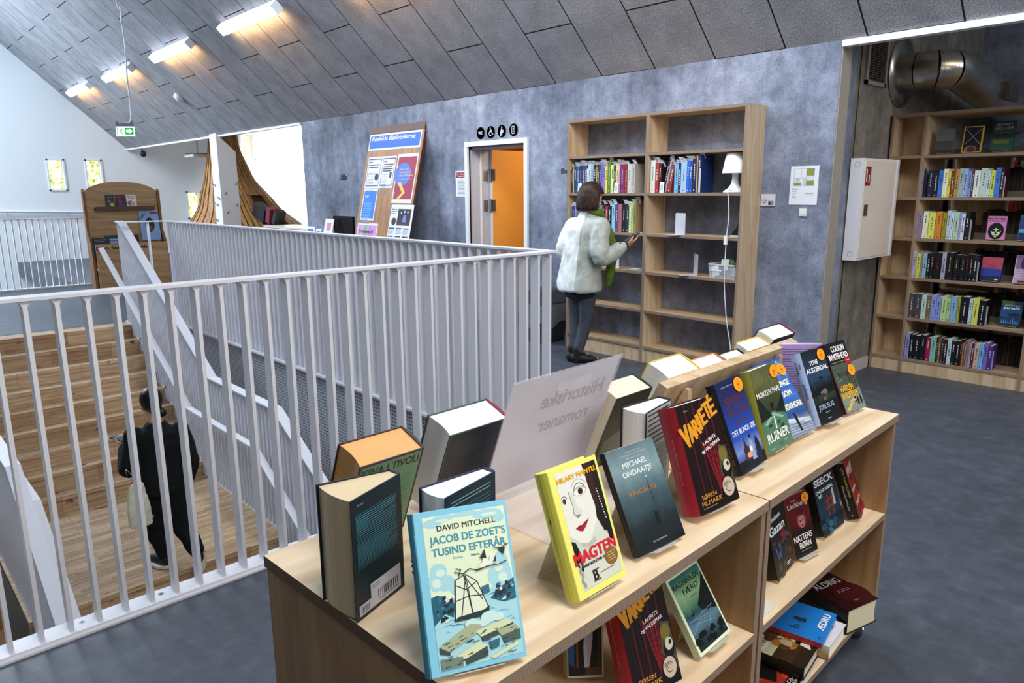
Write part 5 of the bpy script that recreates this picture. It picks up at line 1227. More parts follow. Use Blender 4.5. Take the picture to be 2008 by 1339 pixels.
def shown(label, bl, br, z, lean, h, t, stand_label=None, **k):
    M, M0, w = lean_M(bl, br, z, lean, t)
    o = disp_book('book', label, M, w, h, t, **k)
    if stand_label: stand(stand_label, M0, w, z, lean, t)
    return o
BLK = '#17181c'; WHT = '#f1f2f4'
# --- pale blue sea voyage book
def a1(a):
    a.rect(.10, .03, .97, .965, '#e4f2cf'); B1_, B2_, TL, INK = '#a9dbe4', '#5fb2cc', '#2f7f96', '#16252c'
    for u, v, r, q in ((.2, .92, .10, .03), (.32, .945, .12, .02), (.55, .95, .14, .018), (.78, .93, .16, .03), (.9, .9, .06, .035), (.2, .62, .09, .05), (.16, .56, .07, .06), (.26, .545, .10, .05), (.36, .50, .07, .04), (.86, .60, .08, .08), (.8, .53, .1, .07), (.9, .52, .06, .09)): a.blob(u, v, r, q, B1_)
    for u, v, r, q in ((.22, .61, .05, .022), (.17, .55, .045, .03), (.83, .58, .045, .03), (.86, .515, .05, .03), (.3, .93, .07, .01), (.8, .925, .09, .012)): a.blob(u, v, r, q, '#d8efdf')
    a.text('DAVID MITCHELL', .55, .868, .034, '#2c3a38', ww=.62, bold=.015)
    a.text("JACOB DE ZOET'S", .55, .79, .046, '#3f93a8', ww=.80, bold=.02); a.text('TUSIND EFTERÅR', .55, .715, .046, '#3f93a8', ww=.78, bold=.02); a.text('Roman', .42, .68, .016, '#8ab7b4'); a.text('Tiderne', .6, .68, .013, '#4a6a66', bold=.03)
    a.poly([(.10, .03), (.97, .03), (.97, .42), (.75, .47), (.6, .43), (.45, .455), (.3, .43), (.10, .40)], B1_)
    rr = random.Random(8)
    for k in range(34):
        u = .1+.8*rr.random(); v = .23+.2*rr.random(); l = .05+.12*rr.random(); a.poly([(u, v), (min(.96, u+l*.5), v+.006), (min(.97, u+l), v-.004), (min(.96, u+l*.5), v+.012)], rr.choice([B2_, TL, '#d5efe8', B2_]))
    for pts in ([(.10, .30), (.22, .36), (.30, .33), (.33, .41), (.27, .45), (.16, .48), (.10, .47)], [(.70, .40), (.80, .45), (.97, .50), (.97, .37), (.84, .36)]): a.poly(pts, '#1d5f76')
    for k in range(46):
        L = k % 2; u = (.11+.2*rr.random()) if L else (.72+.24*rr.random()); v = (.30+.15*rr.random()) if L else (.37+.11*rr.random()); s = .02+.03*rr.random()
        a.poly([(u, v), (u+s, v+.006), (u+s*1.1, v+.02*rr.random()+.01), (u+s*.2, v+.026*rr.random()+.008)], rr.choice([INK, '#dfeedd', INK, '#2f7f96']))
    a.poly([(.31, .30), (.36, .55), (.47, .575), (.58, .52), (.66, .36), (.56, .30)], '#e6eed2')
    for pts in ([(.31, .30), (.36, .55), (.47, .575)], [(.47, .575), (.58, .52), (.66, .36)], [(.38, .32), (.47, .57), (.50, .31)], [(.50, .31), (.45, .57), (.62, .4)], [(.33, .42), (.48, .44), (.62, .43)], [(.35, .52), (.46, .48), (.58, .52)], [(.36, .60), (.45, .58), (.52, .605), (.62, .585), (.68, .60)], [(.40, .57), (.43, .61), (.38, .62)]): a.line(pts, .0016, INK)
    a.poly([(.30, .30), (.66, .30), (.68, .36), (.62, .34), (.34, .325)], '#20323a'); a.poly([(.62, .48), (.70, .49), (.70, .44), (.63, .43)], '#2f6f86')
    for u, v, r, q in ((.47, .27, .07, .03), (.66, .29, .09, .035), (.75, .28, .06, .025), (.58, .26, .08, .02)): a.blob(u, v, r, q, '#cfeee6')
    GR, DK, LT = '#a9b590', '#3d4c48', '#d8e2b6'
    for pts, c in (([(.12, .17), (.45, .27), (.56, .255), (.56, .22), (.22, .13)], GR), ([(.12, .17), (.22, .13), (.22, .11), (.12, .13)], DK), ([(.50, .22), (.84, .26), (.9, .225), (.55, .18)], LT), ([(.55, .18), (.9, .225), (.9, .19), (.56, .15)], DK), ([(.72, .20), (.92, .215), (.96, .18), (.76, .16)], GR), ([(.76, .16), (.96, .18), (.96, .12), (.78, .11)], '#4d5f58'), ([(.28, .10), (.52, .155), (.6, .12), (.36, .07)], LT), ([(.36, .07), (.6, .12), (.6, .06), (.37, .035)], DK), ([(.12, .035), (.34, .035), (.34, .09), (.12, .10)], '#76877a'), ([(.62, .05), (.92, .11), (.92, .085), (.66, .035)], LT), ([(.62, .14), (.74, .15), (.72, .10), (.64, .09)], '#2f6b78')): a.poly(pts, c)
    for k in range(40):
        u = .14+.78*rr.random(); v = .04+.18*rr.random(); a.line([(u, v), (u+.02+.05*rr.random(), v+.012*rr.random())], .001, INK)
    a.poly([(.60, .60), (.66, .63), (.70, .70), (.73, .63), (.76, .67), (.80, .62), (.74, .605), (.66, .595)], '#eef0e4'); a.poly([(.64, .66), (.70, .71), (.71, .65)], INK); a.poly([(.77, .62), (.81, .66), (.805, .62)], INK); a.line([(.58, .585), (.70, .60), (.84, .60), (.92, .615)], .0016, INK)
    a.line([(.80, .71), (.88, .70), (.96, .72)], .0016, INK); a.poly([(.84, .70), (.92, .70), (.90, .655)], INK)
shown('pale blue hardback with ship and crane cover, front corner of the trolley', (844.5, 1332), (1033.6, 1286), ZT, 23.5, .256, .022, stand_label='display stand behind the pale blue ship book', cover='#86cde4', spine='#3f8398', art=a1, spine_art=lambda a: (a.text('DAVID MITCHELL', .0, .22, .02, '#1c3a46', ww=None, rot=0) if False else a.line([(-.2, .18), (.2, .18)], .004, '#1f4450'), a.line([(-.2, .14), (.2, .14)], .004, '#1f4450'), a.line([(-.2, .21), (.2, .21)], .003, '#1f4450')), pages=PAGEW)
# --- yellow book with a portrait
def a2(a):
    a.rect(.13, .05, .955, .965, '#cdd3c2'); SK, SH = '#e9e9df', '#bcbfb2'
    a.rect(.70, .40, .955, .965, '#22181a'); a.poly([(.66, .965), (.72, .80), (.74, .66), (.80, .58), (.86, .965)], '#3a1f20')
    a.poly([(.13, .965), (.68, .965), (.70, .80), (.74, .62), (.70, .48), (.58, .40), (.44, .375), (.30, .40), (.22, .44), (.13, .48)], SK)
    a.poly([(.52, .40), (.72, .52), (.80, .40), (.95, .26), (.95, .06), (.14, .06), (.20, .22), (.40, .28)], '#d6dacb'); a.poly([(.30, .40), (.44, .375), (.58, .40), (.60, .36), (.44, .34), (.30, .37)], SH)
    a.poly([(.13, .44), (.20, .42), (.26, .30), (.22, .18), (.13, .25)], '#191719'); a.poly([(.82, .60), (.955, .60), (.955, .30), (.86, .33)], '#18171b')
    a.poly([(.29, .80), (.33, .66), (.30, .62), (.36, .585), (.45, .60), (.47, .63), (.41, .66), (.36, .80)], '#dadbd0'); a.poly([(.31, .61), (.37, .585), (.44, .595), (.40, .61)], '#8f8a80'); a.line([(.30, .80), (.325, .68), (.305, .62), (.37, .585)], .0016, '#7e7a70')
    a.blob(.52, .775, .14, .038, SH); a.blob(.52, .77, .115, .026, '#f4f3ec'); a.blob(.53, .772, .05, .026, '#4a352a'); a.blob(.53, .772, .024, .013, '#120d0b'); a.arc(.52, .772, .11, 15, 165, .012, '#5b5048'); a.arc(.52, .775, .16, 30, 150, .008, '#a49c8e')
    a.blob(.20, .745, .05, .022, '#f0efe8'); a.blob(.19, .745, .035, .022, '#4a352a'); a.arc(.19, .75, .05, 10, 150, .010, '#5b5048')
    a.poly([(.27, .515), (.36, .53), (.40, .522), (.45, .535), (.56, .55), (.47, .50), (.39, .475), (.32, .49)], '#a9212c'); a.line([(.27, .515), (.40, .515), (.56, .55)], .0012, '#5e1018')
    for k in range(12): a.blob(.845+.004*k, .74-.022*k, .012, .006, '#e8e6dc', 8)
    for k in range(16): a.blob(.17+.016*math.sin(k), .26-.012*k, .022, .010, '#9ea397', 8); a.blob(.90-.012*k*.4, .30-.006*k, .02, .010, '#c5c8bb', 8)
    a.text('HILARY MANTEL', .54, .885, .038, '#f4b416', ww=.80, bold=.03)
    a.text('MAGTEN', .52, .255, .085, '#dd2230', ww=.84, bold=.035); a.text('ANNE BOLEYNS FALD', .48, .215, .020, '#1b1b1e', ww=.56, bold=.03)
    a.text('B', .42, .09, .075, '#33211c', bold=.02); a.line([(.36, .165), (.50, .165)], .002, '#33211c'); a.line([(.36, .085), (.50, .085)], .002, '#33211c'); a.line([(.52, .125), (.80, .125)], .0012, '#6a6a62')
    a.blob(.80, .205, .13, .068, '#8c6428', 26); [a.line([(.72, .235-.02*k), (.88, .235-.02*k)], .0012, '#d8bd86') for k in range(4)]
shown('yellow hardback with a cropped portrait and red title, on the near trolley', (1136.3, 1181.2), (1228.6, 1126.7), ZT, 20.8, .246, .034, stand_label='display stand showing its bent leg behind the yellow portrait book', cover='#f2ee78', spine='#d6d257', art=a2, spine_art=lambda a: a.text('Magten', 0, .12, .012, '#2e2d1c', rot=R(-90), bold=.02), pages=P('#f4efa0', .7))  # spine yellow is darkened to carry the shade on that side
# --- slate novel
def a3(a):
    W = '#e8ecec'
    for k, t in enumerate(('Forfatteren til', 'DEN ENGELSKE PATIENT', 'Bookerprisen')): a.text(t, .52, .935-.03*k, .013, '#b9c4c6', ww=(.3, .52, .3)[k])
    a.text('MICHAEL', .50, .80, .050, W, ww=.50, bold=.005); a.text('ONDAATJE', .50, .715, .050, W, ww=.60, bold=.005); a.blob(.62, .665, .02, .010, '#dfeef0'); a.blob(.62, .665, .008, .05, '#7f989c')
    a.text('KRIGSLYS', .48, .53, .045, '#a8703c', ww=.56, bold=.004); a.line([(.62, .66), (.62, .40)], .0012, '#1a2326'); a.poly([(.55, .20), (.62, .20), (.62, .31), (.58, .335), (.55, .30)], '#0e1416'); a.text('GYLDENDAL', .5, .065, .014, '#a9b2b4', ww=.3)
shown('slate grey paperback with white capitals, third along the trolley front', (1252.7, 1094.1), (1344.3, 1047.9), ZT, 27.3, .227, .016, stand_label='display stand whose white lip shows under the slate grey paperback', cover=pic('slate', [(0, '#14191d'), (.25, '#1f2a2e'), (.55, '#49626a'), (.8, '#7f999e'), (1, '#5d757c')], .227, .35, 5), spine='#101215', art=a3, spine_art=lambda a: a.text('MICHAEL ONDAATJE  KRIGSLYS', 0, .0, .014, '#4a4f54', rot=R(-90), ww=9.0), hard=False, pages=PAGEW)
# --- burgundy theatre book (two copies)
def a4(a):
    for k in range(9): a.poly([(.08+.1*k, 1), (.12+.1*k, 1), (.10+.095*k+.05, .12), (.09+.09*k+.03, .12)], '#4a0f18' if k % 2 else '#220a0d')
    for k in range(6): a.poly([(.42+.06*k, .62), (.45+.06*k, .62), (.62+.02*k, .16), (.60+.02*k, .16)], '#6d121c' if k % 2 else '#8d1a22')
    Y = '#e39a22'; L = 'VARIETÉ'
    us = [.06, .215, .35, .475, .565, .69, .815]; hs = [.20, .165, .15, .15, .15, .155, .19]; vs = [.60, .645, .685, .725, .76, .795, .815]
    ws = [.17, .145, .135, .06, .12, .13, .15]
    for c, u, v, hh, w_ in zip(L, us, vs, hs, ws):
        a.text(c, u, v, hh*(.80 if c == 'É' else 1), Y, ww=w_, align='l', bold=.05, rot=R(15))
    a.text('LAURITS', .62, .605, .032, WHT, ww=.34, rot=R(12), bold=.01); a.text('og VALDEMAR', .62, .545, .032, WHT, ww=.50, rot=R(12), bold=.01)
    a.poly([(.78, .55), (.97, .52), (.99, .10), (.80, .14), (.70, .30)], '#4d4a32'); a.blob(.85, .45, .10, .07, '#7a6a2c'); a.blob(.86, .30, .12, .085, '#15120f'); a.blob(.88, .34, .085, .055, '#cfc8b6'); a.blob(.91, .35, .03, .022, '#1a1614'); a.blob(.80, .15, .17, .105, '#17120f'); a.blob(.80, .15, .145, .09, '#c9b7a4'); a.arc(.80, .15, .07, 30, 300, .014, '#54443a'); a.arc(.79, .16, .03, 0, 250, .012, '#6a574a'); a.blob(.72, .18, .03, .02, '#8f7c6c')
    a.text('SØREN', .30, .125, .040, '#c58a3a', ww=.36, bold=.01); a.text('PILMARK', .34, .068, .040, '#c58a3a', ww=.50, bold=.01); a.line([(.10, .045), (.45, .045)], .0016, '#a07a5a'); a.text('Roman', .22, .93, .014, '#b9a9a0')
K4 = dict(cover='#150b0d', spine='#a51c30', art=a4, spine_art=lambda a: a.text('Søren Pilmark Varieté', 0, .0, .018, '#d69a9a', rot=R(-90), ww=2.1), pages=PAGEW)
shown('thick burgundy hardback with slanting yellow lettering, on top of the near trolley', (1374.7, 1013.2), (1450.5, 976.3), ZT, 20, .26, .052, stand_label='display stand behind the thick burgundy book on the trolley top', **K4)
# --- blue thriller
def a5(a):
    a.text('JEFFREY', .52, .72, .085, '#5d3034', ww=.74, bold=.005); a.text('ARCHER', .52, .60, .085, '#5d3034', ww=.80, bold=.005); a.line([(.18, .93), (.62, .93)], .0014, '#b9c0d8'); a.poly([(.34, .535), (.66, .545), (.66, .50), (.58, .53), (.42, .525), (.34, .49)], '#6a3230')
    a.text('DET BLINDE ØJE', .53, .40, .055, '#dfe8ff', ww=.86, bold=.012); a.rect(.0, .0, 1, .12, '#0e1226')
    a.poly([(.30, .10), (.30, .24), (.35, .25), (.40, .36), (.45, .25), (.50, .24), (.50, .10)], '#3a2a34'); a.poly([(.52, .08), (.54, .27), (.60, .32), (.66, .27), (.68, .08)], '#8fa0c8'); a.blob(.62, .33, .05, .02, '#1d1c2a'); a.poly([(.72, .06), (.75, .24), (.82, .31), (.90, .24), (.92, .06)], '#191c30'); a.blob(.46, .15, .10, .03, '#e8a07a'); a.blob(.56, .2, .05, .03, '#f0f4ff')
    rr = random.Random(1); [a.rect(u, .0, u+.03, .08+.06*rr.random(), '#0b0e1c') for u in (.02, .08, .14, .2, .9, .95)]
shown('dark blue thriller with a castle and brown lettering, leaning on the far trolley', (1456.8, 932.6), (1504.7, 899.7), ZT, 22.8, .254, .026, stand_label='display stand with pale lip under the dark blue castle book', cover=pic('archer', [(0, '#121a3a'), (.12, '#33427c'), (.22, '#7a8cc8'), (.35, '#2a4fae'), (.6, '#1f3c90'), (.8, '#262a5c'), (1, '#20264c')], .254, .12, 6), spine='#0c0d12', art=a5, spine_art=lambda a: a.text('JEFFREY ARCHER  DET BLINDE ØJE', 0, .0, .022, '#8a4a24', rot=R(-90), ww=7.5), pages=PAGEW, sticker=(.80, .90))
# --- green ruin, blue behind
def a6(a):
    a.poly([(.0, .36), (.5, .46), (1, .36), (1, 0), (0, 0)], '#4d7a62'); a.poly([(.1, .34), (.5, .44), (.9, .34), (.8, .33), (.5, .40), (.2, .32)], '#8fb79c'); a.poly([(0, .72), (.45, .40), (0, .38)], '#16211b'); a.poly([(1, .62), (.62, .42), (1, .40)], '#131d18'); a.poly([(.45, .55), (.52, .44), (.6, .55)], '#0e1512'); rr = random.Random(2)
    for k in range(14): a.line([(rr.random(), .72+.26*rr.random()), (rr.random(), .72+.26*rr.random())], .0008, '#3a4a2e')
    for k in range(10): a.blob(.2+.6*rr.random(), .03+.3*rr.random(), .05+.06*rr.random(), .02, '#24402f' if k % 2 else '#3c654e')
    a.text('MORTEN PAPE', .5, .655, .062, '#f0f3ee', ww=.92, bold=.012); a.text('I', .50, .24, .15, '#eef2ee', bold=.01); a.text('RUINER', .50, .115, .105, '#eef2ee', ww=.84, bold=.012); a.text('Roman', .74, .065, .02, '#b9cabc'); a.text('Politikens', .2, .03, .018, '#b9cabc')
def a7(a):
    W = '#f0f3f4'; a.rect(0, .02, 1, .20, '#79839a'); a.poly([(0, .20), (1, .12), (1, .17), (0, .25)], '#c2cfe0'); [a.poly([(0, .05+.03*k), (1, .03+.03*k), (1, .04+.03*k), (0, .065+.03*k)], '#a5afc2') for k in range(5)]; a.poly([(.42, .05), (.50, .05), (.52, .24), (.47, .30), (.42, .22)], '#15181e')
    a.text('R. MALZIEU', .66, .93, .025, '#c8e0c8', ww=.4); a.text('ET', .52, .83, .055, W, bold=.03); a.text('UNGE', .68, .635, .07, '#f0ecd2', ww=.46, bold=.04); a.text('SOM', .60, .50, .07, '#f0ecd2', ww=.36, bold=.04); a.text('FORSVINDER', .52, .34, .07, '#f0ecd2', ww=.90, bold=.04); a.text('Roman  Gyldendal', .6, .10, .022, '#4a5468', ww=.6); a.poly([(.1, .97), (.5, .90), (.9, .97), (.6, .94)], '#9fc4ee'); a.poly([(.55, .80), (.95, .74), (.90, .78)], '#7ab0ea')
shown('green hardback with a ruined house, olive spine, overlapping a blue book', (1508.6, 892.5), (1555.2, 864), ZT, 18, .247, .036, stand_label='display stand behind the green ruined house book', cover=pic('ruin', [(0, '#4f8068'), (.3, '#3f6a52'), (.42, '#22301f'), (.62, '#3f4a2e'), (.85, '#6b6f42'), (1, '#5a5f3a')], .247, .3, 7), spine='#8d8b34', art=a6, pages=PAGEW, sticker=(.86, .90))
shown('blue hardback with pale capitals, half hidden behind the green ruin book', (1556.5, 861.4), (1601.3, 839.9), ZT, 35, .255, .022, stand_label='display stand behind the half hidden blue book', cover=pic('vinder', [(0, '#8a93a8'), (.18, '#7b8aa6'), (.26, '#2f4a86'), (.5, '#3a6fc4'), (.7, '#2b5cb0'), (.85, '#5a94de'), (1, '#2a4f94')], .255, .2, 5), art=a7, pages=PAGEW, sticker=(.84, .84))
# --- forest house thriller
def a8(a):
    rr = random.Random(6); a.rect(0, 0, 1, .30, '#15171a'); a.rect(0, .28, 1, .40, '#232a26')
    for k in range(22):
        u = .02+.045*k; hh = .50+.14*rr.random(); a.poly([(u-.03, .38), (u+.035, .38), (u+.002, hh)], '#0f1514')
    a.poly([(.36, .42), (.62, .45), (.66, .385), (.38, .36)], '#6f6a6c'); a.poly([(.38, .36), (.64, .38), (.64, .30), (.40, .29)], '#4d3c38'); a.poly([(.44, .30), (.50, .30), (.50, .36), (.44, .36)], '#8f6a4a'); [a.blob(.2+.7*rr.random(), .32+.05*rr.random(), .07, .03, '#2a3a2c') for k in range(9)]
    a.text('TOVE', .42, .80, .055, WHT, ww=.36, bold=.03); a.text('ALSTERDAL', .50, .70, .060, WHT, ww=.92, bold=.03); a.poly([(.44, .60), (.52, .62), (.60, .61), (.66, .585), (.54, .595)], '#0c0f14'); a.text('JORDSUG', .44, .19, .065, '#a3b6d8', ww=.66, bold=.004); a.line([(.34, .14), (.54, .14)], .0014, '#c9ccd4'); a.text('Lindhardt', .44, .05, .016, '#c9ccd4', ww=.16)
def s8(a): a.text('TOVE', .12, .33, .024, '#1a2030', rot=R(-90), bold=.02); a.text('ALSTERDAL', -.18, .30, .024, '#1a2030', rot=R(-90), bold=.02); a.text('JORDSUG', -.02, -.02, .034, '#1a2030', rot=R(-90), bold=.01)
shown('dark forest house thriller with a pale blue spine, on the far trolley', (1610.4, 835.5), (1653.1, 815.6), ZT, 21.8, .243, .036, stand_label='display stand with a white lip under the forest house thriller', cover=pic('forest', [(0, '#141518'), (.35, '#1c2326'), (.55, '#28384e'), (.7, '#2f4562'), (.85, '#22303c'), (1, '#1a2220')], .243, .25, 6), spine='#a9bde4', art=a8, spine_art=s8, pages=PAGEW, sticker=(.80, .90))
def a9(a):
    rr = random.Random(9); a.rect(.03, .28, .99, .70, '#4c564a'); a.rect(.03, .0, .99, .28, '#7f8a80'); a.poly([(.1, .05), (.9, .30), (.95, .27), (.2, .02)], '#c9b45a')
    for k in range(26): u = .05+.8*rr.random(); v = .06+.56*rr.random(); a.line([(u, v), (min(.98, u+.1+.2*rr.random()), v+.06*(rr.random()-.5))], .0012, rr.choice(['#1b1f1c', '#aab4a8', '#262b28']))
    for u in (.62, .72, .86): a.line([(u, .55), (u+.02, .10)], .003, '#151816'); a.blob(u+.01, .12+.1*rr.random(), .04, .06, '#1a1c1a')
    for k in range(6): a.poly([(.2+.1*k, .50), (.28+.1*k, .52), (.27+.1*k, .57), (.21+.1*k, .56)], rr.choice(['#2a2e2a', '#3f463e', '#7a2c24']))
    a.rect(0, .69, 1, 1, '#17181b'); a.text('COLSON', .58, .865, .082, '#f3f3f1', ww=.62, bold=.02); a.text('WHITEHEAD', .50, .755, .082, '#f3f3f1', ww=.92, bold=.02); a.line([(.06, .715), (.7, .715)], .002, '#b8934a'); a.rect(.74, .66, .99, .76, '#b3202c'); a.line([(.78, .71), (.95, .71)], .002, '#e9c9c9'); a.text('HARLEM', .40, .30, .082, '#f2b21c', ww=.60, bold=.02); a.text('SHUFFLE', .42, .20, .082, '#f2b21c', ww=.70, bold=.02); a.line([(.36, .15), (.66, .15)], .0015, '#e9e9e6')
shown('street scene novel with white capitals and yellow title, last on the far trolley', (1660.1, 812.2), (1699, 796.7), ZT, 25, .247, .020, stand_label='display stand behind the last street scene novel', cover='#3d443f', spine='#3a0f16', art=a9, pages=PAGEW, sticker=(.86, .56))

# ---------------------------------------------------------------- books facing the other way
def rev_M(ul, w, vb, t, lean, z, yaw_=0.0):
    return TM @ Matrix.Translation((ul+w, vb+t*math.cos(R(lean)), z+t*math.sin(R(lean))+.002)) @ Matrix.Rotation(PI+R(yaw_), 4, 'Z') @ Matrix.Rotation(R(-lean), 4, 'X')
def txt(a, c, v0, v1, n, u0=.1, u1=.9, th=.0012, rr=random.Random(12)):
    for k in range(n):
        v = v0+(v1-v0)*k/max(1, n-1); a.line([(u0, v), (u1-.3*rr.random()*(k % 4 == 3), v)], th, c)
def bk1(a):
    txt(a, '#3f7e8c', .86, .42, 26, .08, .92, .0010); a.text('Roman', .12, .93, .018, '#7fa0a8', align='l')
    a.blob(.55, .75, .25, .10, pic('teal_haze', [(0, '#0b1c22'), (1, '#123440')], .235, .1, 4)); txt(a, '#5a97a4', .84, .44, 22, .08, .92, .0010)
    a.rect(.06, .03, .32, .12, '#c9c6ce'); a.rect(.30, .03, .95, .24, '#c9c6ce'); rr = random.Random(4); u = .10
    while u < .28: a.rect(u, .045, u+.012, .10, '#1d1d22'); u += .022+.012*rr.random()
    u = .45
    while u < .88: a.rect(u, .075, u+.010+.012*rr.random(), .15, '#1d1d22'); u += .03+.02*rr.random()
    txt(a, '#55555e', .215, .195, 2, .33, .52, .001); a.line([(.48, .06), (.9, .06)], .0016, '#55555e')
disp_book('book', 'dark teal hardback standing fanned open at the near trolley corner', rev_M(-.002, .140, .339, .034, 0, ZT, 1.5), .140, .236, .034, '#10242c', back=bk1, t2=.112, pages=P('#d9c6a0', .8, .06))
disp_book('book', 'green-backed hardback with black capitals leaning behind the dark teal book', rev_M(.125, .165, .545, .085, 22, ZT), .165, .235, .085, '#3a1e2c', spine='#2c1622', back=lambda a: (a.rect(.03, .02, .97, .98, '#5f8a6c'), a.text('KINA I TIVOLI', .5, .86, .085, '#141a16', ww=.88, bold=.02), txt(a, '#2a3a30', .74, .3, 14, .3, .9, .001)), pages=P('#dfae72', .8, .05))
disp_book('book', 'black-backed hardback with dark green boards leaning left of the acrylic sign', rev_M(.352, .185, .535, .085, 22, ZT), .185, .25, .085, '#2c4a48', spine='#8c1a22', back=lambda a: (a.rect(.02, .01, .98, .99, '#191b1e'), a.rect(.1, .72, .6, .90, '#24282a'), txt(a, '#2f3436', .66, .2, 18, .1, .9, .001)), pages=PAGEW)
disp_book('book', 'navy hardback with lines of pale blurb standing behind the ship book', rev_M(.128, .150, .222, .034, 0, ZT, 3), .150, .232, .034, '#1a2348', spine='#1a2c50', back=lambda a: (a.rect(.02, .01, .98, .99, '#122a38'), txt(a, '#8fb4bc', .93, .90, 2, .1, .9, .0014), txt(a, '#4a7a88', .85, .3, 20, .1, .9, .001)), t2=.072, pages=PAGEW)
disp_book('book', 'dark green hardback with dark back leaning right of the acrylic sign', rev_M(.874, .150, .455, .070, 22, ZT), .165, .245, .075, '#1b3a36', back=lambda a: (a.rect(.02, .01, .98, .99, '#23282a'), txt(a, '#3c4446', .85, .55, 12, .1, .9, .001), a.poly([(.1, .1), (.9, .1), (.9, .45), (.5, .5), (.1, .4)], '#5a6460')), pages=P('#f0e3c6', .8))
disp_book('book', 'thick black hardback with a white text-covered back, standing behind the burgundy book', rev_M(.782, .145, .238, .040, 0, ZT+.0035, 2), .145, .232, .040, '#16171a', back=lambda a: (a.rect(.02, .01, .98, .99, '#c9ced2'), txt(a, '#3c4048', .95, .62, 7, .06, .94, .004), txt(a, '#6a6f78', .56, .06, 30, .06, .94, .0012)), t2=.075, pages=PAGEW)
disp_book('book', 'lilac book with purple blurb text standing behind the forest house thriller', TM @ Matrix.Translation((1.897, .252, ZT+.002)) @ Matrix.Rotation(PI-R(47), 4, 'Z'), .145, .232, .022, '#b9a0dc', back=lambda a: (a.rect(.02, .01, .98, .99, '#a893cc'), txt(a, '#4a3470', .92, .2, 20, .08, .92, .0022)), t2=.030, pages=PAGEW)
# slanted board with brackets
sb = thing('slanted_board', 'slanted wooden display board standing on the far trolley top', 'display board', M=TM @ Matrix.Translation((1.05, .44, ZT+.001)))
m = MB(); th_ = .03; Ls_ = .855; q0, q1 = (0.035, 0), (-.085, .235); d_ = Vector((q1[0]-q0[0], q1[1]-q0[1])).normalized(); nn_ = Vector((d_.y, -d_.x))*th_
m.prism([q0, q1, (q1[0]-abs(nn_.x), q1[1]-.012), (q0[0]-abs(nn_.x), 0)], 0, Ls_, M_PLY, axis='x'); m.build('board', sb)
for x in (.10, .70):
    m = MB(); m.prism([(-.13, 0), (0, 0), (-.105, .20), (-.118, .20)], x, x+.02, M_PLYX, axis='x'); m.build('bracket', sb)
for ul, w, t, h, c, bc, pg, lab in [(1.135, .175, .085, .250, '#d9c24a', '#3a3626', PAGEW, 'yellow-edged hardback, first of the books leaning behind the slanted board'), (1.325, .160, .055, .238, '#c8763c', '#d9c8b4', PAGEW, 'orange-edged book, second behind the slanted board'), (1.492, .120, .040, .240, '#1a1b1e', '#26282c', PAGEW, 'black-edged book, third behind the slanted board'), (1.622, .165, .055, .252, '#d6bb4e', '#4a452c', PAGEW, 'mustard-edged book, fourth behind the slanted board'), (1.795, .175, .070, .268, '#1d2044', '#2a2a30', PAGEW, 'navy and red hardback, last behind the slanted board')]:
    disp_book('book', lab, rev_M(ul, w, .485, t, 26, ZT), w, h, t, c, spine=c if 'navy' not in lab else '#7c1c26', back=lambda a, bc=bc: (a.rect(.02, .01, .98, .99, bc),), pages=pg, group='books leaning behind the slanted board')
# acrylic sign, seen from the back
ac = thing('acrylic_sign', 'clear acrylic sign holder with mirrored grey lettering, seen from behind', 'sign', M=TM @ Matrix.Translation((.462, .478, ZT+.001)))
AG = mat_glass('acrylic', alpha=.22, rough=.06, base=(.92, .90, .97, 1)); AW, AL = .405, .372
AT = Matrix.Rotation(R(20.3), 4, 'X')
m = MB(); m.box((0, 0, .03), (AW, .003, AL), AG, M=AT); m.build('panel', ac)
m = MB(); pm_ = P('#d6d1de', .7, .03); m.box((.006, .0035, .034), (AW-.006, .0041, AL-.006), pm_, M=AT)
fm2 = AT
gt = P('#a5a1ac', .7)
for t_, z_, x_ in (('Historiske', .268, .245), ('romaner', .195, .235)): m.text(t_, x_, z_, .042, gt, M=AT, w=.235 if 'H' in t_ else .19, y=.0030, bold=.015, mirror=True, shear=-.0)
m.quad([(.17, .0032, .30), (.30, .0032, .30), (.30, .0032, .335), (.17, .0032, .335)], P('#e2deea', .6), M=AT); m.build('paper_insert', ac)
m = MB(); m.box((0, -.275, 0), (AW, .012, .003), AG); m.box((0, 0, .0), (AW, .012, .034), AG); m.build('base', ac)

# ---------------------------------------------------------------- middle shelves
N4 = dict(K4)
z = ZM
shown('second copy of the burgundy hardback with slanting yellow lettering, on the middle shelf', (1249, 1381), (1337.8, 1330.9), z, 20, .26, .052, stand_label='display stand behind the burgundy copy on the middle shelf', **N4)
def an3(a):
    rr = random.Random(5); a.rect(.06, .04, .96, .97, pic('sea', [(0, '#0f1a1c'), (.15, '#223840'), (.33, '#5d7f92'), (.45, '#2a4a50'), (.55, '#4f7f68'), (.75, '#9cc48c'), (.9, '#3f7a6c'), (1, '#2a5a58')], .193, .25, 6))
    a.poly([(.96, .86), (.80, .72), (.62, .60), (.50, .53), (.55, .44), (.96, .36)], '#0f1a1a'); [a.blob(.1+.8*rr.random(), .08+.14*rr.random(), .05+.05*rr.random(), .03, '#0c1214') for k in range(18)]; [a.line([(.1+.5*rr.random(), .25+.2*rr.random()), (.5+.4*rr.random(), .25+.2*rr.random())], .0009, '#8fb0c4') for k in range(5)]
    a.text('RAGNHILDS', .48, .83, .062, '#0e1614', ww=.80, bold=.005); a.text('FÆRD', .52, .72, .070, '#0e1614', ww=.46, bold=.005); a.line([(.42, .66), (.6, .66)], .001, '#1c2c26'); a.poly([(.22, .46), (.30, .44), (.34, .49), (.31, .46), (.33, .56), (.30, .465), (.24, .475)], '#0c1413')
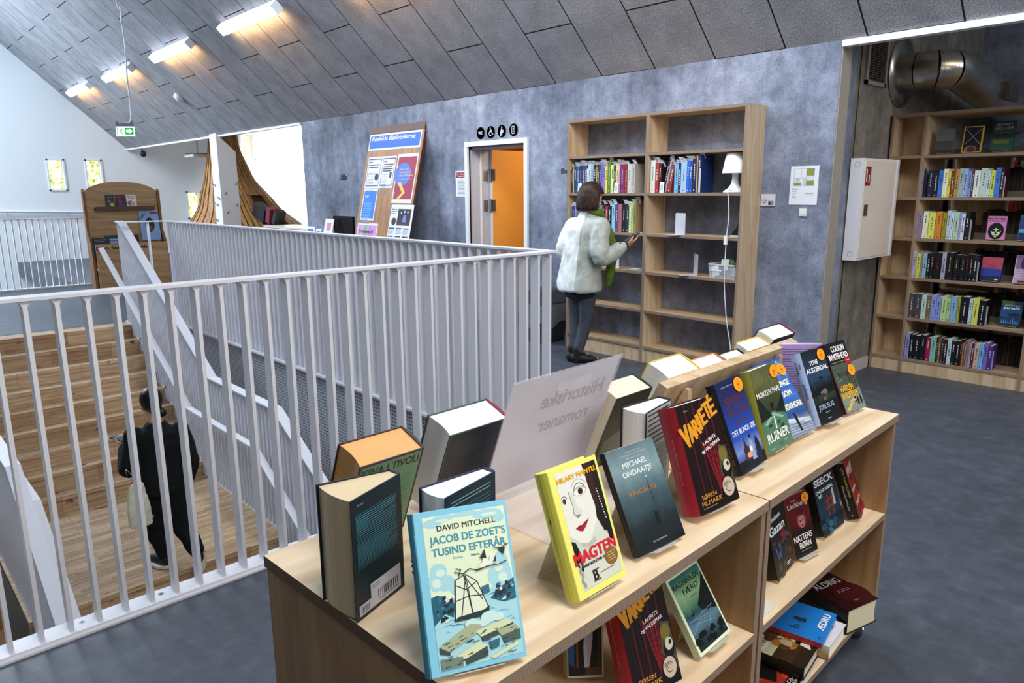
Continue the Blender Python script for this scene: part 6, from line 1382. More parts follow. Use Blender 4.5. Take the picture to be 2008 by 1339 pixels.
shown('pale-edged paperback with a stormy green sea, on the middle shelf of the near trolley', (1374.5, 1289.6), (1432.9, 1236.9), z, 34, .193, .020, stand_label='clear display stand under the stormy sea paperback', cover='#dfeccc', spine='#cdd8b4', art=an3, spine_art=lambda a: a.text('Ragnhilds færd', 0, .08, .012, '#4a5a44', rot=R(-90), ww=2.0), hard=False, pages=PAGEW)
def an1(a):
    a.rect(.04, .02, .96, .98, '#16130f'); a.poly([(.05, .15), (.2, .1), (.24, .6), (.05, .7)], '#1c4f86'); a.poly([(.26, .1), (.32, .1), (.30, .78), (.27, .78)], '#7a4020'); a.poly([(.50, .45), (.58, .62), (.64, .70), (.70, .62), (.72, .40), (.66, .22), (.60, .08), (.48, .10), (.46, .30)], '#c9cbe0'); a.poly([(.72, .9), (.8, .7), (.84, .72), (.78, .95)], '#8a7a3a'); a.line([(.86, .1), (.9, .5), (.84, .9)], .003, '#4a3a1c'); a.rect(.50, .02, .96, .10, '#5a3a1c')
shown('pale-spined book with a ghostly white figure, low at the near trolley front', (1112, 1330), (1184, 1327), z, 14, .235, .045, cover='#cfd2c0', spine='#a9ad98', art=an1, spine_art=lambda a: (a.text('Aamon', 0, .30, .02, '#2c2f28', ww=.6), a.text('Delachaber', 0, .26, .02, '#2c2f28', ww=.8), a.text('Straffen', 0, .16, .02, '#2c2f28', ww=.6)), pages=PAGES)
def am1(a):
    rr = random.Random(3); [a.blob(rr.random(), rr.random()*.5, .08, .04, rr.choice(['#3a2e26', '#241d1a', '#4a3d30'])) for k in range(22)]; a.poly([(.15, .42), (.22, .42), (.30, .22), (.26, .22)], '#3f5fae'); a.poly([(.40, .42), (.46, .42), (.40, .24), (.36, .24)], '#3f5fae'); a.poly([(.55, .56), (.82, .58), (.80, .40), (.62, .44)], '#6d1230'); a.text('Elsebeth', .44, .78, .06, WHT, bold=.03, ww=.6); a.text('Gazan', .44, .60, .12, WHT, ww=.86, bold=.03); a.line([(.62, .10), (.85, .10)], .002, WHT); a.line([(.62, .075), (.80, .075)], .002, WHT)
shown('black paperback with dense white lettering beside the double upright', (1526, 1138.7), (1557, 1103.8), z, 15, .21, .030, cover='#14120f', spine='#0d0c0b', art=am1, hard=False)
def am2(a):
    a.blob(.55, .58, .22, .15, '#7a2a2c'); a.blob(.55, .55, .15, .11, '#b0706a'); a.blob(.50, .56, .03, .016, '#2a0f10'); a.blob(.62, .56, .03, .016, '#2a0f10'); a.blob(.56, .48, .04, .014, '#5a1a1c'); a.blob(.55, .70, .2, .06, '#4a1416'); a.text('Camilla', .36, .90, .028, '#d9c4c0'); a.text('Läckberg', .5, .80, .075, '#e6d6d2', ww=.86, bold=.002); a.text('NATTENS', .48, .25, .095, '#e9e6e2', ww=.80, bold=.01); a.text('BØRN', .52, .13, .095, '#e9e6e2', ww=.5, bold=.01); a.line([(.3, .085), (.75, .085)], .0012, '#b9b0ac')
shown('dark red paperback with a doll face and orange sticker, middle shelf', (1561.5, 1098.7), (1604, 1076), z, 18, .19, .018, stand_label='display stand with a white lip under the doll face paperback', cover=pic('doll', [(0, '#120d0e'), (.4, '#2a0f12'), (.6, '#5a1418'), (1, '#6d1a1e')], .19, .25, 8), spine='#8a6a44', art=am2, hard=False, sticker=(.86, .90))
def am3(a):
    rr = random.Random(7); a.rect(0, 0, 1, .25, '#0e2430'); [a.blob(rr.random(), .25*rr.random(), .10, .05, rr.choice(['#17445a', '#0a1a22', '#1f5f7a'])) for k in range(12)]; a.line([(.50, .60), (.44, .25)], .006, '#a03028'); a.line([(.70, .62), (.64, .25)], .006, '#a03028'); a.line([(.36, .50), (.80, .54)], .006, '#a03028'); a.line([(.34, .38), (.76, .42)], .006, '#a03028'); a.poly([(.72, .38), (.82, .38), (.82, .66), (.74, .66)], '#b9b6b0'); a.text('SEECK', .48, .80, .105, WHT, ww=.86, bold=.03); a.text('ONDSKABENS', .44, .68, .050, WHT, ww=.80, bold=.02); a.text('NET', .22, .60, .050, WHT, bold=.02)
shown('dark teal thriller with a red hash mark, middle shelf of the far trolley', (1616.6, 1053), (1656, 1024.5), z, 18, .20, .030, cover=pic('hash', [(0, '#0d1d26'), (.4, '#1c3d4c'), (.7, '#22303a'), (1, '#15212a')], .2, .3, 7), spine='#0c0e10', art=am3, hard=False)
def am4(a):
    for k in range(7): a.line([(.10+.11*k, .72), (.16+.11*k, .86)], .004, '#e0d0d0')
    rr = random.Random(8); [a.blob(rr.random(), rr.random(), .12, .06, rr.choice(['#6d1416', '#3a0c0e', '#9a2a26'])) for k in range(16)]; a.text('POLAR', .4, .45, .07, '#e8dcd8', ww=.5, rot=R(8)); a.text('CIRKLEN', .5, .22, .07, '#e8dcd8', ww=.7, rot=R(8)); a.text('MARKLUND', .5, .80, .09, '#e8dcd8', ww=.8, rot=R(5))
shown('black-spined red thriller with yellow spine lettering at the shelf end', (1686, 1017.3), (1695.0, 994.5), z, 20, .20, .040, stand_label='display stand under the black-spined red thriller', cover='#7f1d1f', spine='#121214', art=am4, spine_art=lambda a: (a.text('LIZA MARKLUND', .18, .16, .030, '#d6cf2c', rot=R(-90), ww=2.7, bold=.01), a.text('POLARCIRKLEN', -.18, -.12, .026, '#e6e6e2', rot=R(-90), ww=2.2), a.text('P', 0, -.45, .03, '#d6cf2c', bold=.05)), hard=False)
m = MB(); m.box((0, 0, 0), (.10, .05, .0015), P('#dcd9d2', .35)); m.box((0, .05, 0), (.10, .0515, .10), P('#dcd9d2', .35)); o = m.build('display_stand', M=TM @ Matrix.Translation((1.06, .02, ZM+.002))); tag(o, 'empty display stand on the middle shelf beside the double upright', 'display stand')
# ---------------------------------------------------------------- stack on the bottom shelf
def flat(label, u, v, ztop, w, h, t, yaw_, **k):
    M = TM @ Matrix.Translation((u, v, ztop)) @ Matrix.Rotation(R(yaw_), 4, 'Z') @ Matrix.Rotation(R(-90), 4, 'X')
    return disp_book('book', label, M, w, h, t, **k)
def af1(a):
    a.blob(.7, .3, .4, .3, '#3a0c10'); a.text('KEN FOLLETT', .5, .80, .075, '#8a7670', ww=.9, bold=-.0); a.text('ALDRIG', .5, .55, .12, '#c9c8cc', ww=.80, bold=.005); [a.line([(.42, .40-.035*k), (.80, .40-.035*k)], .0016, '#b98a8a') for k in range(2)]; a.text('Cicero', .55, .12, .02, '#c0a0a0')
flat('thick dark red and black hardback lying at the right end of the bottom shelf', 1.712, .006, ZB+.094, .160, .245, .090, -16, cover='#2a080c', spine='#121113', art=af1, spine_art=lambda a: a.text('ALDRIG', 0, -.05, .024, '#5d5a5e', rot=R(-90), ww=1.2), pages=P('#d8cfae', .8))
def af2(a):
    rr = random.Random(2); G = '#2a3440'
    for (u, v) in ((.18, .30), (.42, .28), (.62, .52), (.30, .62), (.16, .62), (.60, .80)):
        s = .085
        for (p, q) in (((0, 0), (0, 1.6)), ((1, .1), (1, 1.0)), ((.35, .2), (.35, 1.7)), ((0, .8), (1, .9)), ((0, .8), (.35, 1.0)), ((.35, 1.7), (0, 1.6)), ((0, 1.2), (.35, 1.3)), ((1, .9), (.35, 1.0)), ((.9, 0), (1, .1)), ((0, .35), (1, .4))): a.line([(u+p[0]*s*1.4, v+p[1]*s*.9), (u+q[0]*s*1.4, v+q[1]*s*.9)], .0022, G)
    a.poly([(.44, .28), (.52, .28), (.54, .42), (.46, .44)], G); a.poly([(.60, .78), (.70, .80), (.70, .92), (.62, .90)], G); a.text('ÆDRU', .62, .05, .085, '#f2f4f8', ww=.52, bold=.03); a.text('roman', .84, .60, .03, '#141c28', bold=.03, rot=R(0)); a.text('Gads', .12, .04, .02, '#141c28')
flat('bright blue hardback with dark chair drawings and red edges, topping the stack', 1.452, -.008, ZB+.107, .195, .255, .018, 8, cover='#1f7fd6', spine='#b5343a', art=af2, pages=P('#d9a8a4', .7))
def af3(a):
    a.rect(.02, .42, .98, .99, '#c9c7a0'); a.blob(.3, .75, .4, .22, '#e3e0c6'); rr = random.Random(4); [a.blob(.5+.5*rr.random(), .25+.35*rr.random(), .14, .07, rr.choice(['#8a5a22', '#c98a34', '#5a3a18', '#a8722c'])) for k in range(14)]; a.rect(.02, .0, .98, .16, '#2c2014'); a.poly([(.55, .28), (.75, .30), (.75, .42), (.65, .46), (.55, .40)], '#b8a888'); a.poly([(.70, .05), (.95, .12), (.92, .40), (.78, .30)], '#d8d2c6'); a.poly([(.74, .20), (.92, .22), (.90, .26), (.76, .28)], '#15130f'); a.blob(.75, .62, .12, .08, '#4a4220'); a.text('Her var en', .42, .72, .085, '#3a2c1e', ww=.72, bold=-.0); a.text('mand', .44, .585, .085, '#3a2c1e', ww=.42); a.text('JENSEN', .4, .90, .08, '#2c1a12', ww=.6, bold=.01); a.arc(.34, .80, .2, 60, 120, .05, '#4a1a18')
flat('autumn-coloured hardback with slim brown title, under the blue book', 1.322, -.010, ZB+.086, .150, .235, .040, 6, cover='#3a2a1a', spine='#1a1512', art=af3, pages=P('#d9d2c0', .8))
def af4(a):
    rr = random.Random(5); [a.blob(rr.random()*.9, .1+.85*rr.random(), .14, .06, rr.choice(['#b8442a', '#7a1a14', '#d05a34'])) for k in range(18)]; a.poly([(.2, .25), (.55, .35), (.85, .75), (.7, .92), (.5, .7), (.1, .55)], '#141010'); a.rect(0, 0, 1, .17, '#121010'); a.text('DJÆVLE', .60, .105, .045, '#d8d6d0', ww=.55); a.text('ENGLE', .60, .04, .045, '#d8d6d0', ww=.45)
flat('red and black paperback at the bottom of the stack on the lowest shelf', 1.235, -.012, ZB+.045, .165, .215, .042, 5, cover='#9a2c1c', spine='#121010', art=af4, hard=False, pages=PAGES)
flat('white-backed book with tan boards, under the right edge of the blue book', 1.535, -.004, ZB+.050, .165, .235, .046, 3, cover='#c8b08a', spine='#c8b08a', art=lambda a: (a.rect(.0, .0, 1, 1, '#e3e4ec'), a.line([(.6, .12), (.85, .12)], .002, '#3a3a44')), pages=PAGEW)
# ================================================================ PEOPLE
from mathutils import noise as mnoise
def ball(m, c, rx, ry, rz, mt, seg=16, rot=None):
    vs = []; fs = []; n = seg; k = seg//2
    Rm = rot or Matrix.Identity(3)
    for i in range(k+1):
        t = PI*i/k
        for j in range(n):
            p = 2*PI*j/n; vs.append(Vector(c)+Rm @ Vector((rx*math.sin(t)*math.cos(p), ry*math.sin(t)*math.sin(p), rz*math.cos(t))))
    for i in range(k):
        for j in range(n): fs.append((i*n+j, (i+1)*n+j, (i+1)*n+(j+1) % n, i*n+(j+1) % n))
    m.add(vs, fs, mt)
def limb(m, pts, rs, mt, seg=14):
    """tapered limb through joints with rounded ends"""
    P2 = bez(pts, 6); out = []
    n = len(pts)-1
    for i in range(len(P2)):
        f = i/6; a = min(int(f), n-1); t = f-a; out.append(rs[a]+(rs[a+1]-rs[a])*t)
    m.tube(P2, out, mt, seg)
    ball(m, P2[0], out[0], out[0], out[0], mt, 12); ball(m, P2[-1], out[-1], out[-1], out[-1], mt, 12)
def rings(m, rs, mt, seg=28, pw=2.3):
    """closed stack of rounded horizontal sections (cx, cy, z, rx, ry)"""
    vs = []
    for (cx, cy, z, rx, ry) in rs:
        for k in range(seg):
            t = 2*PI*k/seg; c, s = math.cos(t), math.sin(t)
            vs.append((cx+rx*math.copysign(abs(c)**(2/pw), c), cy+ry*math.copysign(abs(s)**(2/pw), s), z))
    n = len(rs)
    fs = [(i*seg+k, i*seg+(k+1) % seg, (i+1)*seg+(k+1) % seg, (i+1)*seg+k) for i in range(n-1) for k in range(seg)]
    fs += [tuple(reversed(range(seg))), tuple(range((n-1)*seg, n*seg))]
    m.add(vs, fs, mt)
def fuse(m, name, vox, mt, parent=None, M=None, smooth=2, wrinkle=0.0, wsc=9.0, wstretch=(1, 1, 1), floor=None):
    """merge overlapping closed shapes into one continuous skin"""
    o = m.build('fuse_tmp')
    r = o.modifiers.new('r', 'REMESH'); r.mode = 'VOXEL'; r.voxel_size = vox
    s = o.modifiers.new('s', 'SMOOTH'); s.iterations = smooth*2; s.factor = .5
    dg = bpy.context.evaluated_depsgraph_get()
    me = bpy.data.meshes.new_from_object(o.evaluated_get(dg))
    bpy.data.objects.remove(o)
    if wrinkle:
        for v in me.vertices:
            q = Vector((v.co.x*wstretch[0], v.co.y*wstretch[1], v.co.z*wstretch[2]))
            d = mnoise.noise(q*wsc) + .5*abs(mnoise.noise(q*wsc*2.3+Vector((5, 1, 2))))-.2
            v.co += v.normal*wrinkle*d
    if floor is not None:
        for v in me.vertices:
            if v.co.z < floor: v.co.z = floor
    me.name = name; me.materials.clear(); me.materials.append(mt)
    me.polygons.foreach_set('use_smooth', [True]*len(me.polygons)); me.update()
    b = bpy.data.objects.new(name, me); COL.objects.link(b)
    if parent is not None: b.parent = parent
    if M is not None: b.matrix_local = M
    return b
def hand(m, wrist, d, n, mt, side=1, curl=25, s=1.0, spread=.012):
    """palm, four fingers of different lengths and a thumb from the side of the palm; d = pointing, n = the way the palm faces"""
    d = Vector(d).normalized(); n = Vector(n); n = (n-d*n.dot(d)).normalized(); a = d.cross(n)*side   # a = thumb side
    w = Vector(wrist)
    Rm = Matrix((a, n, d)).transposed()
    ball(m, w+d*.045*s, .040*s, .017*s, .052*s, mt, 14, Rm); limb(m, [w-d*.03*s, w, w+d*.03*s], [.024*s, .023*s, .026*s], mt, 10)
    for k, (off, L) in enumerate(((.030, .072), (.010, .080), (-.010, .075), (-.029, .058))):
        p = w+d*.080*s+a*off*s; cu = R(curl*(.8+.12*k)); pts = [p-d*.02*s, p]; dr = d+a*(off*spread*60*.15); dr.normalize()
        for seg, fr in enumerate((.44, .31, .25)):
            c, sn = math.cos(cu*(.5 if seg == 0 else 1)), math.sin(cu*(.5 if seg == 0 else 1)); nd = dr*c+n*sn; n2 = n; dr = nd.normalized(); p = p+dr*L*fr*s; pts.append(p)
        limb(m, pts, [.0098*s, .0095*s, .009*s, .0082*s, .0070*s], mt, 9)
    tb = w+d*.022*s+a*.030*s; td = (a*.75+d*.6+n*.25).normalized(); t2 = (a*.2+d*.85+n*.45).normalized()
    limb(m, [tb-a*.012*s, tb+td*.030*s, tb+td*.030*s+t2*.028*s, tb+td*.030*s+t2*.052*s], [.014*s, .0125*s, .0105*s, .0085*s], mt, 9)
def head(m, c, s, yw, mt, pitch_=0.0):
    """skull, jaw, nose, brow, lips and ears; faces +y turned by yw"""
    Rm = (Matrix.Rotation(yw, 3, 'Z') @ Matrix.Rotation(pitch_, 3, 'X')); C = Vector(c)
    def B(p, rx, ry, rz, seg=14): ball(m, C+Rm @ (Vector(p)*s), rx*s, ry*s, rz*s, mt, seg, Rm)
    B((0, -.008, .020), .076, .095, .098, 20); B((0, .028, -.045), .056, .062, .068, 16); B((0, .062, -.095), .026, .022, .020)
    B((0, .098, -.018), .012, .016, .026); B((0, .108, -.034), .015, .013, .011); B((.030, .080, .022), .030, .014, .010); B((-.030, .080, .022), .030, .014, .010); B((0, .086, -.062), .022, .010, .006); B((0, .085, -.073), .019, .010, .007); B((.042, .070, -.03), .024, .02, .02); B((-.042, .070, -.03), .024, .02, .02)
    for sd in (-1, 1): B((sd*.080, -.008, -.012), .010, .019, .031)
    return Rm
SKIN = mat_fabric('skin', '#d9a98c', '#c08a6c', 60, .5)
def eyes(parent, c, s, Rm):
    C = Vector(c)
    for sd in (-1, 1):
        m = MB(); ball(m, C+Rm @ Vector((sd*.030*s, .079*s, .002*s)), .012*s, .012*s, .010*s, P('#ecebe6', .2), 12, Rm); ball(m, C+Rm @ Vector((sd*.030*s, .0875*s, .002*s)), .0055*s, .0045*s, .0055*s, P('#2c2019', .2), 10, Rm); m.build('eye', parent)
# ---- woman at the tall bookcase
wM = Matrix.Translation((-4.47, 5.03, 0)) @ Matrix.Rotation(R(-4), 4, 'Z')
m = MB(); hc = (.115, .015, 1.565)
Rh = head(m, hc, .98, R(-14), SKIN, R(-14))
limb(m, [(.10, -.01, 1.33), (.105, .0, 1.43), (.112, .005, 1.50)], [.062, .055, .054], SKIN)
rings(m, [(.0, 0, .74, .14, .10), (.015, 0, .84, .155, .11), (.03, 0, .95, .135, .095), (.05, 0, 1.05, .125, .09), (.07, 0, 1.2, .15, .10), (.085, 0, 1.31, .15, .085), (.10, 0, 1.36, .07, .06)], SKIN)
for sd, pts in ((-1, [(-.07, -.0, 1.31), (-.15, -.04, 1.08), (-.10, .16, .98)]), (1, [(.24, .0, 1.32), (.29, -.03, 1.03), (.345, .21, 1.115)])): limb(m, pts, [.052, .042, .027], SKIN)
hand(m, (.348, .225, 1.122), (.22, .80, .28), (-.55, -.15, .80), SKIN, side=1, curl=22, s=.95)
hand(m, (-.095, .175, .975), (.55, .75, .1), (.3, -.1, -.9), SKIN, side=-1, curl=38, s=.95)
legL = [(-.055, .0, .80), (-.075, .02, .44), (-.085, -.005, .09)]; legR = [(.09, .0, .80), (.045, .03, .40), (-.005, -.02, .09)]
limb(m, legL, [.092, .058, .038], SKIN); limb(m, legR, [.095, .060, .040], SKIN)
limb(m, [(-.085, -.02, .05), (-.075, .06, .035), (-.055, .15, .03)], [.036, .036, .03], SKIN); limb(m, [(-.01, -.03, .05), (.04, .04, .035), (.10, .11, .03)], [.036, .036, .03], SKIN)
wo = fuse(m, 'person', .0062, SKIN, smooth=1); wo.matrix_world = wM
tag(wo, 'woman in a pale rain jacket and grey leggings browsing the tall bookcase, seen from behind', 'person'); eyes(wo, hc, .98, Rh)
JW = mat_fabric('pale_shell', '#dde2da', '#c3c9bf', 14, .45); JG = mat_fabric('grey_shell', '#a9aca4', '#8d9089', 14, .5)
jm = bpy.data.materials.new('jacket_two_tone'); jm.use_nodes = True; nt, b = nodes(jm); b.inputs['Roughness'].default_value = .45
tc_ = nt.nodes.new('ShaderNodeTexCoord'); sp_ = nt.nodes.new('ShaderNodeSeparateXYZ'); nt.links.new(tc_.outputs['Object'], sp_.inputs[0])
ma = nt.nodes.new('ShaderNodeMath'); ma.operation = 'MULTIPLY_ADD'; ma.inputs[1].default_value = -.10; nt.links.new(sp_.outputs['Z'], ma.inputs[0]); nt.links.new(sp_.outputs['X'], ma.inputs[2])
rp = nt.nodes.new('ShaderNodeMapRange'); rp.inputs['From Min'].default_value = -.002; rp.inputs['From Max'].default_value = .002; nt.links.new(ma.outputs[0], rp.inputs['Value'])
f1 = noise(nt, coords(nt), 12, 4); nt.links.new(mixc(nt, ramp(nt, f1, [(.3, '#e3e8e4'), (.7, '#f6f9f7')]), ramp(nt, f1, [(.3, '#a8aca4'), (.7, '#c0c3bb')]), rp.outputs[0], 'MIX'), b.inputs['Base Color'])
m = MB()
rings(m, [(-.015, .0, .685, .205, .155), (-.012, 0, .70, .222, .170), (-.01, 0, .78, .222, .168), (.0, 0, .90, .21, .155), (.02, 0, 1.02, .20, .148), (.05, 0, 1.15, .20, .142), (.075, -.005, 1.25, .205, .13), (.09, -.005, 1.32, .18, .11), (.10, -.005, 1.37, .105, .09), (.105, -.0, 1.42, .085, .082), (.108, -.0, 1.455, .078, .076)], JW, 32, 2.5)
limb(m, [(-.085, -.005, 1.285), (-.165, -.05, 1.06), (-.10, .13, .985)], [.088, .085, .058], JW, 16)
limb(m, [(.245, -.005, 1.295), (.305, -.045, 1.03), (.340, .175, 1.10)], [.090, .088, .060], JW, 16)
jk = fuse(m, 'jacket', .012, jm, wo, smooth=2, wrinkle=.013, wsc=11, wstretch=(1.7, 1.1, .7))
m = MB(); limb(m, [(.338, .165, 1.098), (.346, .205, 1.115)], [.052, .044], M_DARK, 14); m.build('cuff', jk)
m = MB(); rings(m, [(-.005, 0, .63, .165, .125), (0, 0, .66, .168, .128), (0, 0, .72, .17, .13), (.0, 0, .80, .165, .125)], M_DARK, 28); fuse(m, 'skirt', .012, P('#131418', .8), wo, wrinkle=.006)
LG = mat_fabric('grey_leggings', '#50555f', '#3c4049', 60, .8)
m = MB(); limb(m, legL, [.097, .063, .043], LG, 16); limb(m, legR, [.10, .065, .045], LG, 16); ball(m, (.015, 0, .80), .15, .105, .09, LG, 16); fuse(m, 'leggings', .009, LG, wo, wrinkle=.003, wsc=14)
for nm, a_, t_ in (('boot', (-.085, -.012, 0), (.02, .15)), ('boot', (-.005, -.025, 0), (.105, .115))):
    m = MB(); A = Vector(a_); T_ = Vector((t_[0], t_[1], 0)); bl_ = P('#141316', .6)
    limb(m, [A+Vector((0, 0, .13)), A+Vector((0, 0, .06)), A-T_*.15+Vector((0, 0, .05))], [.047, .048, .046], bl_); limb(m, [A+Vector((0, 0, .046)), A+T_*.6+Vector((0, 0, .04)), A+T_*1.05+Vector((0, 0, .032))], [.046, .042, .030], bl_); m.box((A.x-.03, A.y-.045, .0), (A.x+.03, A.y+.015, .05), bl_); fuse(m, nm, .008, bl_, wo, floor=.002)
HB = mat_fabric('dark_brown_hair', '#4a3328', '#1d1411', 24, .45)
nt, b = nodes(HB)
m = MB(); hx, hy, hz = hc
rings(m, [(hx-.003, hy-.025, hz-.135, .112, .098), (hx-.002, hy-.02, hz-.115, .128, .118), (hx, hy-.015, hz-.06, .130, .124), (hx, hy-.012, hz+.0, .122, .122), (hx, hy-.01, hz+.05, .108, .113), (hx, hy-.008, hz+.09, .082, .090), (hx, hy-.005, hz+.118, .048, .055), (hx, hy-.005, hz+.127, .015, .02)], HB, 36, 2.05)
hr_ = fuse(m, 'hair', .008, HB, wo, smooth=1)
for v in hr_.data.vertices:      # open the fringe over the face and comb strands
    q = Rh.inverted() @ (v.co-Vector(hc)); t = math.atan2(q.x, q.y)
    if q.y > .02 and q.z < .035: v.co -= (Rh @ Vector((0, 1, 0)))*min(.10, (q.y-.015)*1.0)
    else: v.co += v.normal*.0035*math.sin(t*34+4*mnoise.noise(v.co*9))*max(0, min(1, (.12-q.z)*8))
SG = mat_fabric('green_scarf', '#6f8a32', '#4b6420', 40, .9)
m = MB(); limb(m, [(.175, -.07, 1.435), (.205, -.01, 1.42), (.20, .05, 1.40), (.12, .10, 1.39), (.02, .07, 1.41)], [.02, .036, .036, .036, .034], SG, 12); limb(m, [(.19, .05, 1.40), (.255, .10, 1.25), (.255, .16, 1.05), (.22, .17, .90), (.20, .17, .76)], [.035, .04, .045, .045, .03], SG, 12); fuse(m, 'scarf', .010, SG, wo, wrinkle=.008, wsc=14)
ph = MB(); ph.box((-.036, -.075, -.004), (.036, .075, .004), P('#1c1d22', .25)); ph.quad([(-.032, -.07, .0045), (.032, -.07, .0045), (.032, .07, .0045), (-.032, .07, .0045)], P('#30343c', .1))
o = ph.build('phone', M=wM @ Matrix.Translation((.335, .315, 1.190)) @ Matrix.Rotation(R(-20), 4, 'Z') @ Matrix.Rotation(R(30), 4, 'X')); tag(o, 'dark phone held up in the right hand of the woman at the bookcase', 'phone')

# ---- person in black on the stair landing
d = Vector((-5.79, 1.63, 0)).normalized(); rt_ = Vector((d.y, -d.x, 0))
pM = frame((-5.83, 1.60, -1.377+.005), rt_, d, (0, 0, 1))
BK = mat_fabric('black_cloth', '#141519', '#08090b', 40, .9)
S = .92
m = MB(); hc = (-.005, .05, 1.385)
Rh = head(m, hc, .92, R(28), SKIN, R(-20)); limb(m, [(.012, .0, 1.18), (.008, .015, 1.25), (.0, .035, 1.32)], [.055, .05, .05], SKIN)
rings(m, [(.0, 0, .70, .135, .10), (0, 0, .80, .145, .105), (.0, 0, .90, .125, .09), (.005, 0, 1.05, .14, .095), (.01, 0, 1.16, .14, .085), (.012, 0, 1.20, .06, .055)], SKIN)
aL = [(-.145, .0, 1.155), (-.185, -.03, .90), (-.215, .19, 1.02)]; aR = [(.165, 0, 1.155), (.20, -.03, .90), (.185, .06, .70)]
limb(m, aL, [.046, .038, .024], SKIN); limb(m, aR, [.046, .038, .024], SKIN)
hand(m, (-.217, .205, 1.028), (-.35, .85, .12), (.1, .0, 1), SKIN, side=-1, curl=20, s=.88); hand(m, (.184, .065, .685), (-.05, .15, -1), (-1, .1, 0), SKIN, side=-1, curl=18, s=.88)
lL = [(-.075, .0, .72), (-.065, .05, .38), (-.03, .03, .085)]; lR = [(.075, 0, .72), (.11, .0, .38), (.205, -.16, .13)]
limb(m, lL, [.088, .056, .038], SKIN); limb(m, lR, [.088, .056, .038], SKIN)
limb(m, [(-.03, .02, .05), (-.07, .09, .035), (-.12, .15, .03)], [.033, .033, .026], SKIN); limb(m, [(.205, -.165, .10), (.22, -.13, .03), (.235, -.09, .022)], [.033, .033, .026], SKIN)
p2 = fuse(m, 'person', .0062, SKIN, smooth=1); p2.matrix_world = pM
tag(p2, 'person dressed all in black walking away on the wooden stair landing', 'person'); eyes(p2, hc, .92, Rh)
m = MB(); rings(m, [(.0, -.0, .66, .165, .125), (0, 0, .68, .185, .145), (.0, 0, .80, .178, .135), (.0, 0, .95, .170, .125), (.008, 0, 1.08, .178, .122), (.010, -.005, 1.16, .165, .105), (.012, 0, 1.20, .09, .078), (.012, .005, 1.235, .066, .064)], BK, 32, 2.4)
limb(m, [(-.150, .0, 1.145), (-.205, -.035, .90), (-.218, .16, 1.00)], [.075, .080, .062], BK, 16); limb(m, [(.172, 0, 1.145), (.212, -.035, .90), (.192, .045, .735)], [.075, .080, .062], BK, 16)
fuse(m, 'jacket', .011, BK, p2, wrinkle=.012, wsc=8)
m = MB(); limb(m, [(-.078, 0, .72), (-.075, .05, .40), (-.035, .03, .12)], [.112, .098, .060], BK, 16); limb(m, [(.078, 0, .72), (.115, 0, .40), (.198, -.14, .17)], [.112, .098, .060], BK, 16); ball(m, (0, 0, .70), .155, .115, .11, BK, 16); ball(m, (.01, 0, .56), .09, .09, .13, BK, 14); fuse(m, 'trousers', .011, BK, p2, wrinkle=.010, wsc=9)
SO = P('#b9b59a', .7, .12); SHW = P('#d8d8d6', .6)
m = MB(); limb(m, [(-.028, .015, .075), (-.03, .03, .055), (-.075, .10, .05), (-.125, .155, .042)], [.045, .046, .045, .034], BK, 14); sh = fuse(m, 'shoe', .007, P('#15171c', .6), p2, floor=.02)
m = MB(); rings(m, [(-.075, .085, .002, .062, .115), (-.075, .085, .022, .062, .115)], SHW, 24, 2.0); so_ = m.build('sole', sh); so_.data.transform(Matrix.Translation((-.075, .085, 0)) @ Matrix.Rotation(R(32), 4, 'Z') @ Matrix.Translation((.075, -.085, 0)))
m = MB(); m.disc((-.052, .03, .075), .012, P('#7fb0a8', .5), axis='x'); m.build('badge', sh)
m = MB(); limb(m, [(.203, -.158, .135), (.210, -.152, .095), (.222, -.125, .05), (.235, -.095, .032)], [.045, .045, .043, .034], BK, 14); sh2 = fuse(m, 'shoe', .007, P('#15171c', .6), p2, floor=.004)
Rs = Matrix.Translation((.217, -.17, .075)) @ Matrix.Rotation(R(-18), 4, 'Z') @ Matrix.Rotation(R(62), 4, 'X')
m = MB(); rings(m, [(0, 0, -.008, .048, .105), (0, 0, .014, .048, .105)], SO, 24, 2.0)
for k in range(6): m.quad([(-.04, -.08+.03*k, -.0085), (.04, -.075+.03*k, -.0085), (.04, -.068+.03*k, -.0085), (-.04, -.073+.03*k, -.0085)], P('#7f7b66', .8))
so_ = m.build('sole', sh2); so_.data.transform(Rs)
m = MB(); hx, hy, hz = hc
HK = mat_fabric('black_hair', '#1c1918', '#070707', 26, .4)
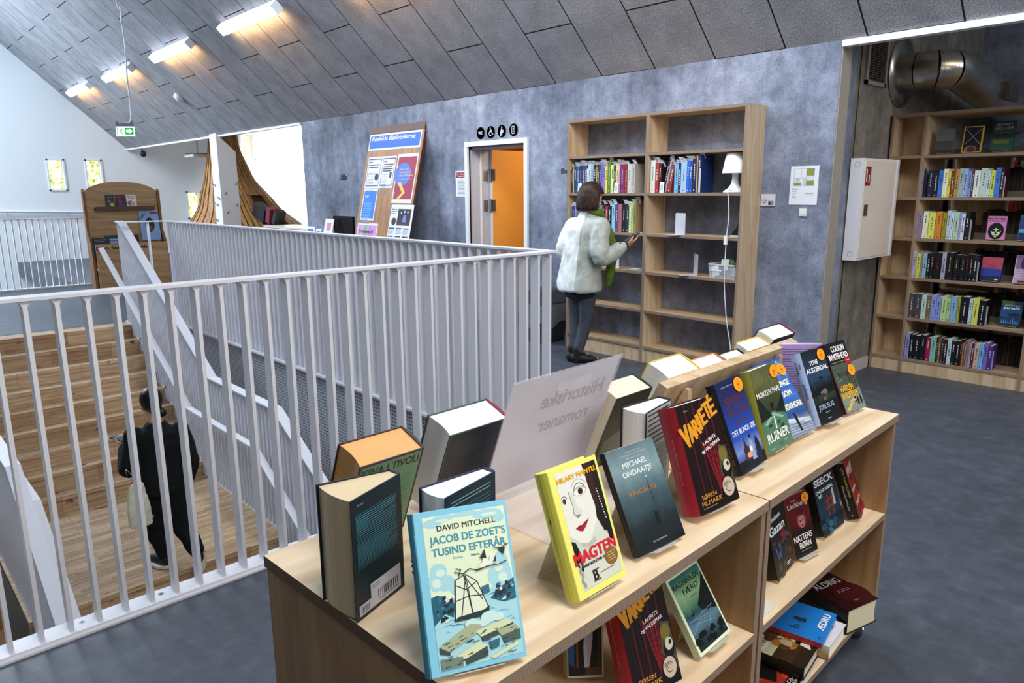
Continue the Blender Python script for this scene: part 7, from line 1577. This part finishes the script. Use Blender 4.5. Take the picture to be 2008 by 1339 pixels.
ball(m, (hx+.002, hy-.012, hz+.028), .086, .102, .100, HK, 20); ball(m, (hx+.022, hy-.075, hz-.02), .05, .045, .06, HK, 14); ball(m, (hx+.065, hy-.085, hz-.07), .038, .036, .036, HK, 14); hr2 = fuse(m, 'hair', .008, HK, p2)
for v in hr2.data.vertices:
    q = Rh.inverted() @ (v.co-Vector(hc))
    if q.y > .045 and q.z < .05: v.co -= (Rh @ Vector((0, 1, 0)))*(q.y-.04)
ph = MB(); ph.box((-.035, -.072, -.004), (.035, .072, .004), P('#20242c', .25)); ph.quad([(-.031, -.067, .0045), (.031, -.067, .0045), (.031, .067, .0045), (-.031, .067, .0045)], P('#3c5666', .1))
o = ph.build('phone', M=pM @ Matrix.Translation((-.262, .285, 1.058)) @ Matrix.Rotation(R(40), 4, 'Z') @ Matrix.Rotation(R(6), 4, 'X')); tag(o, 'dark phone held out by the person in black on the landing', 'phone')
CV = mat_fabric('canvas', '#ddd8c4', '#c2bca6', 22, .9)
m = MB(); rings(m, [(-.20, .03, .46, .075, .02), (-.20, .03, .48, .09, .034), (-.205, .03, .58, .088, .036), (-.205, .03, .70, .075, .03), (-.20, .03, .79, .055, .022), (-.195, .03, .82, .04, .014)], CV, 24)
tb_ = fuse(m, 'tote_bag', .009, CV, wrinkle=.014, wsc=11, wstretch=(1.4, 1.4, .6)); tb_.matrix_world = pM @ Matrix.Translation((-.165, -.185, .47)) @ Matrix.Rotation(R(8), 4, 'Z'); tb_.data.transform(Matrix.Translation((.20, -.03, -.46))); tag(tb_, 'off-white canvas tote bag hanging from the forearm of the person in black', 'bag')
for dy in (-.025, .025):
    m = MB(); pts = [(-.03, dy*.4, .33), (-.05, dy+.03, .40), (-.055, dy*1.4+.07, .47), (-.02, dy*1.2+.04, .42), (.025, dy*.4, .34)]
    for a, b_ in zip(bez(pts, 5), bez(pts, 5)[1:]): m.quad([(a.x, a.y-.011, a.z), (a.x, a.y+.011, a.z), (b_.x, b_.y+.011, b_.z), (b_.x, b_.y-.011, b_.z)], CV)
    m.build('strap', tb_)
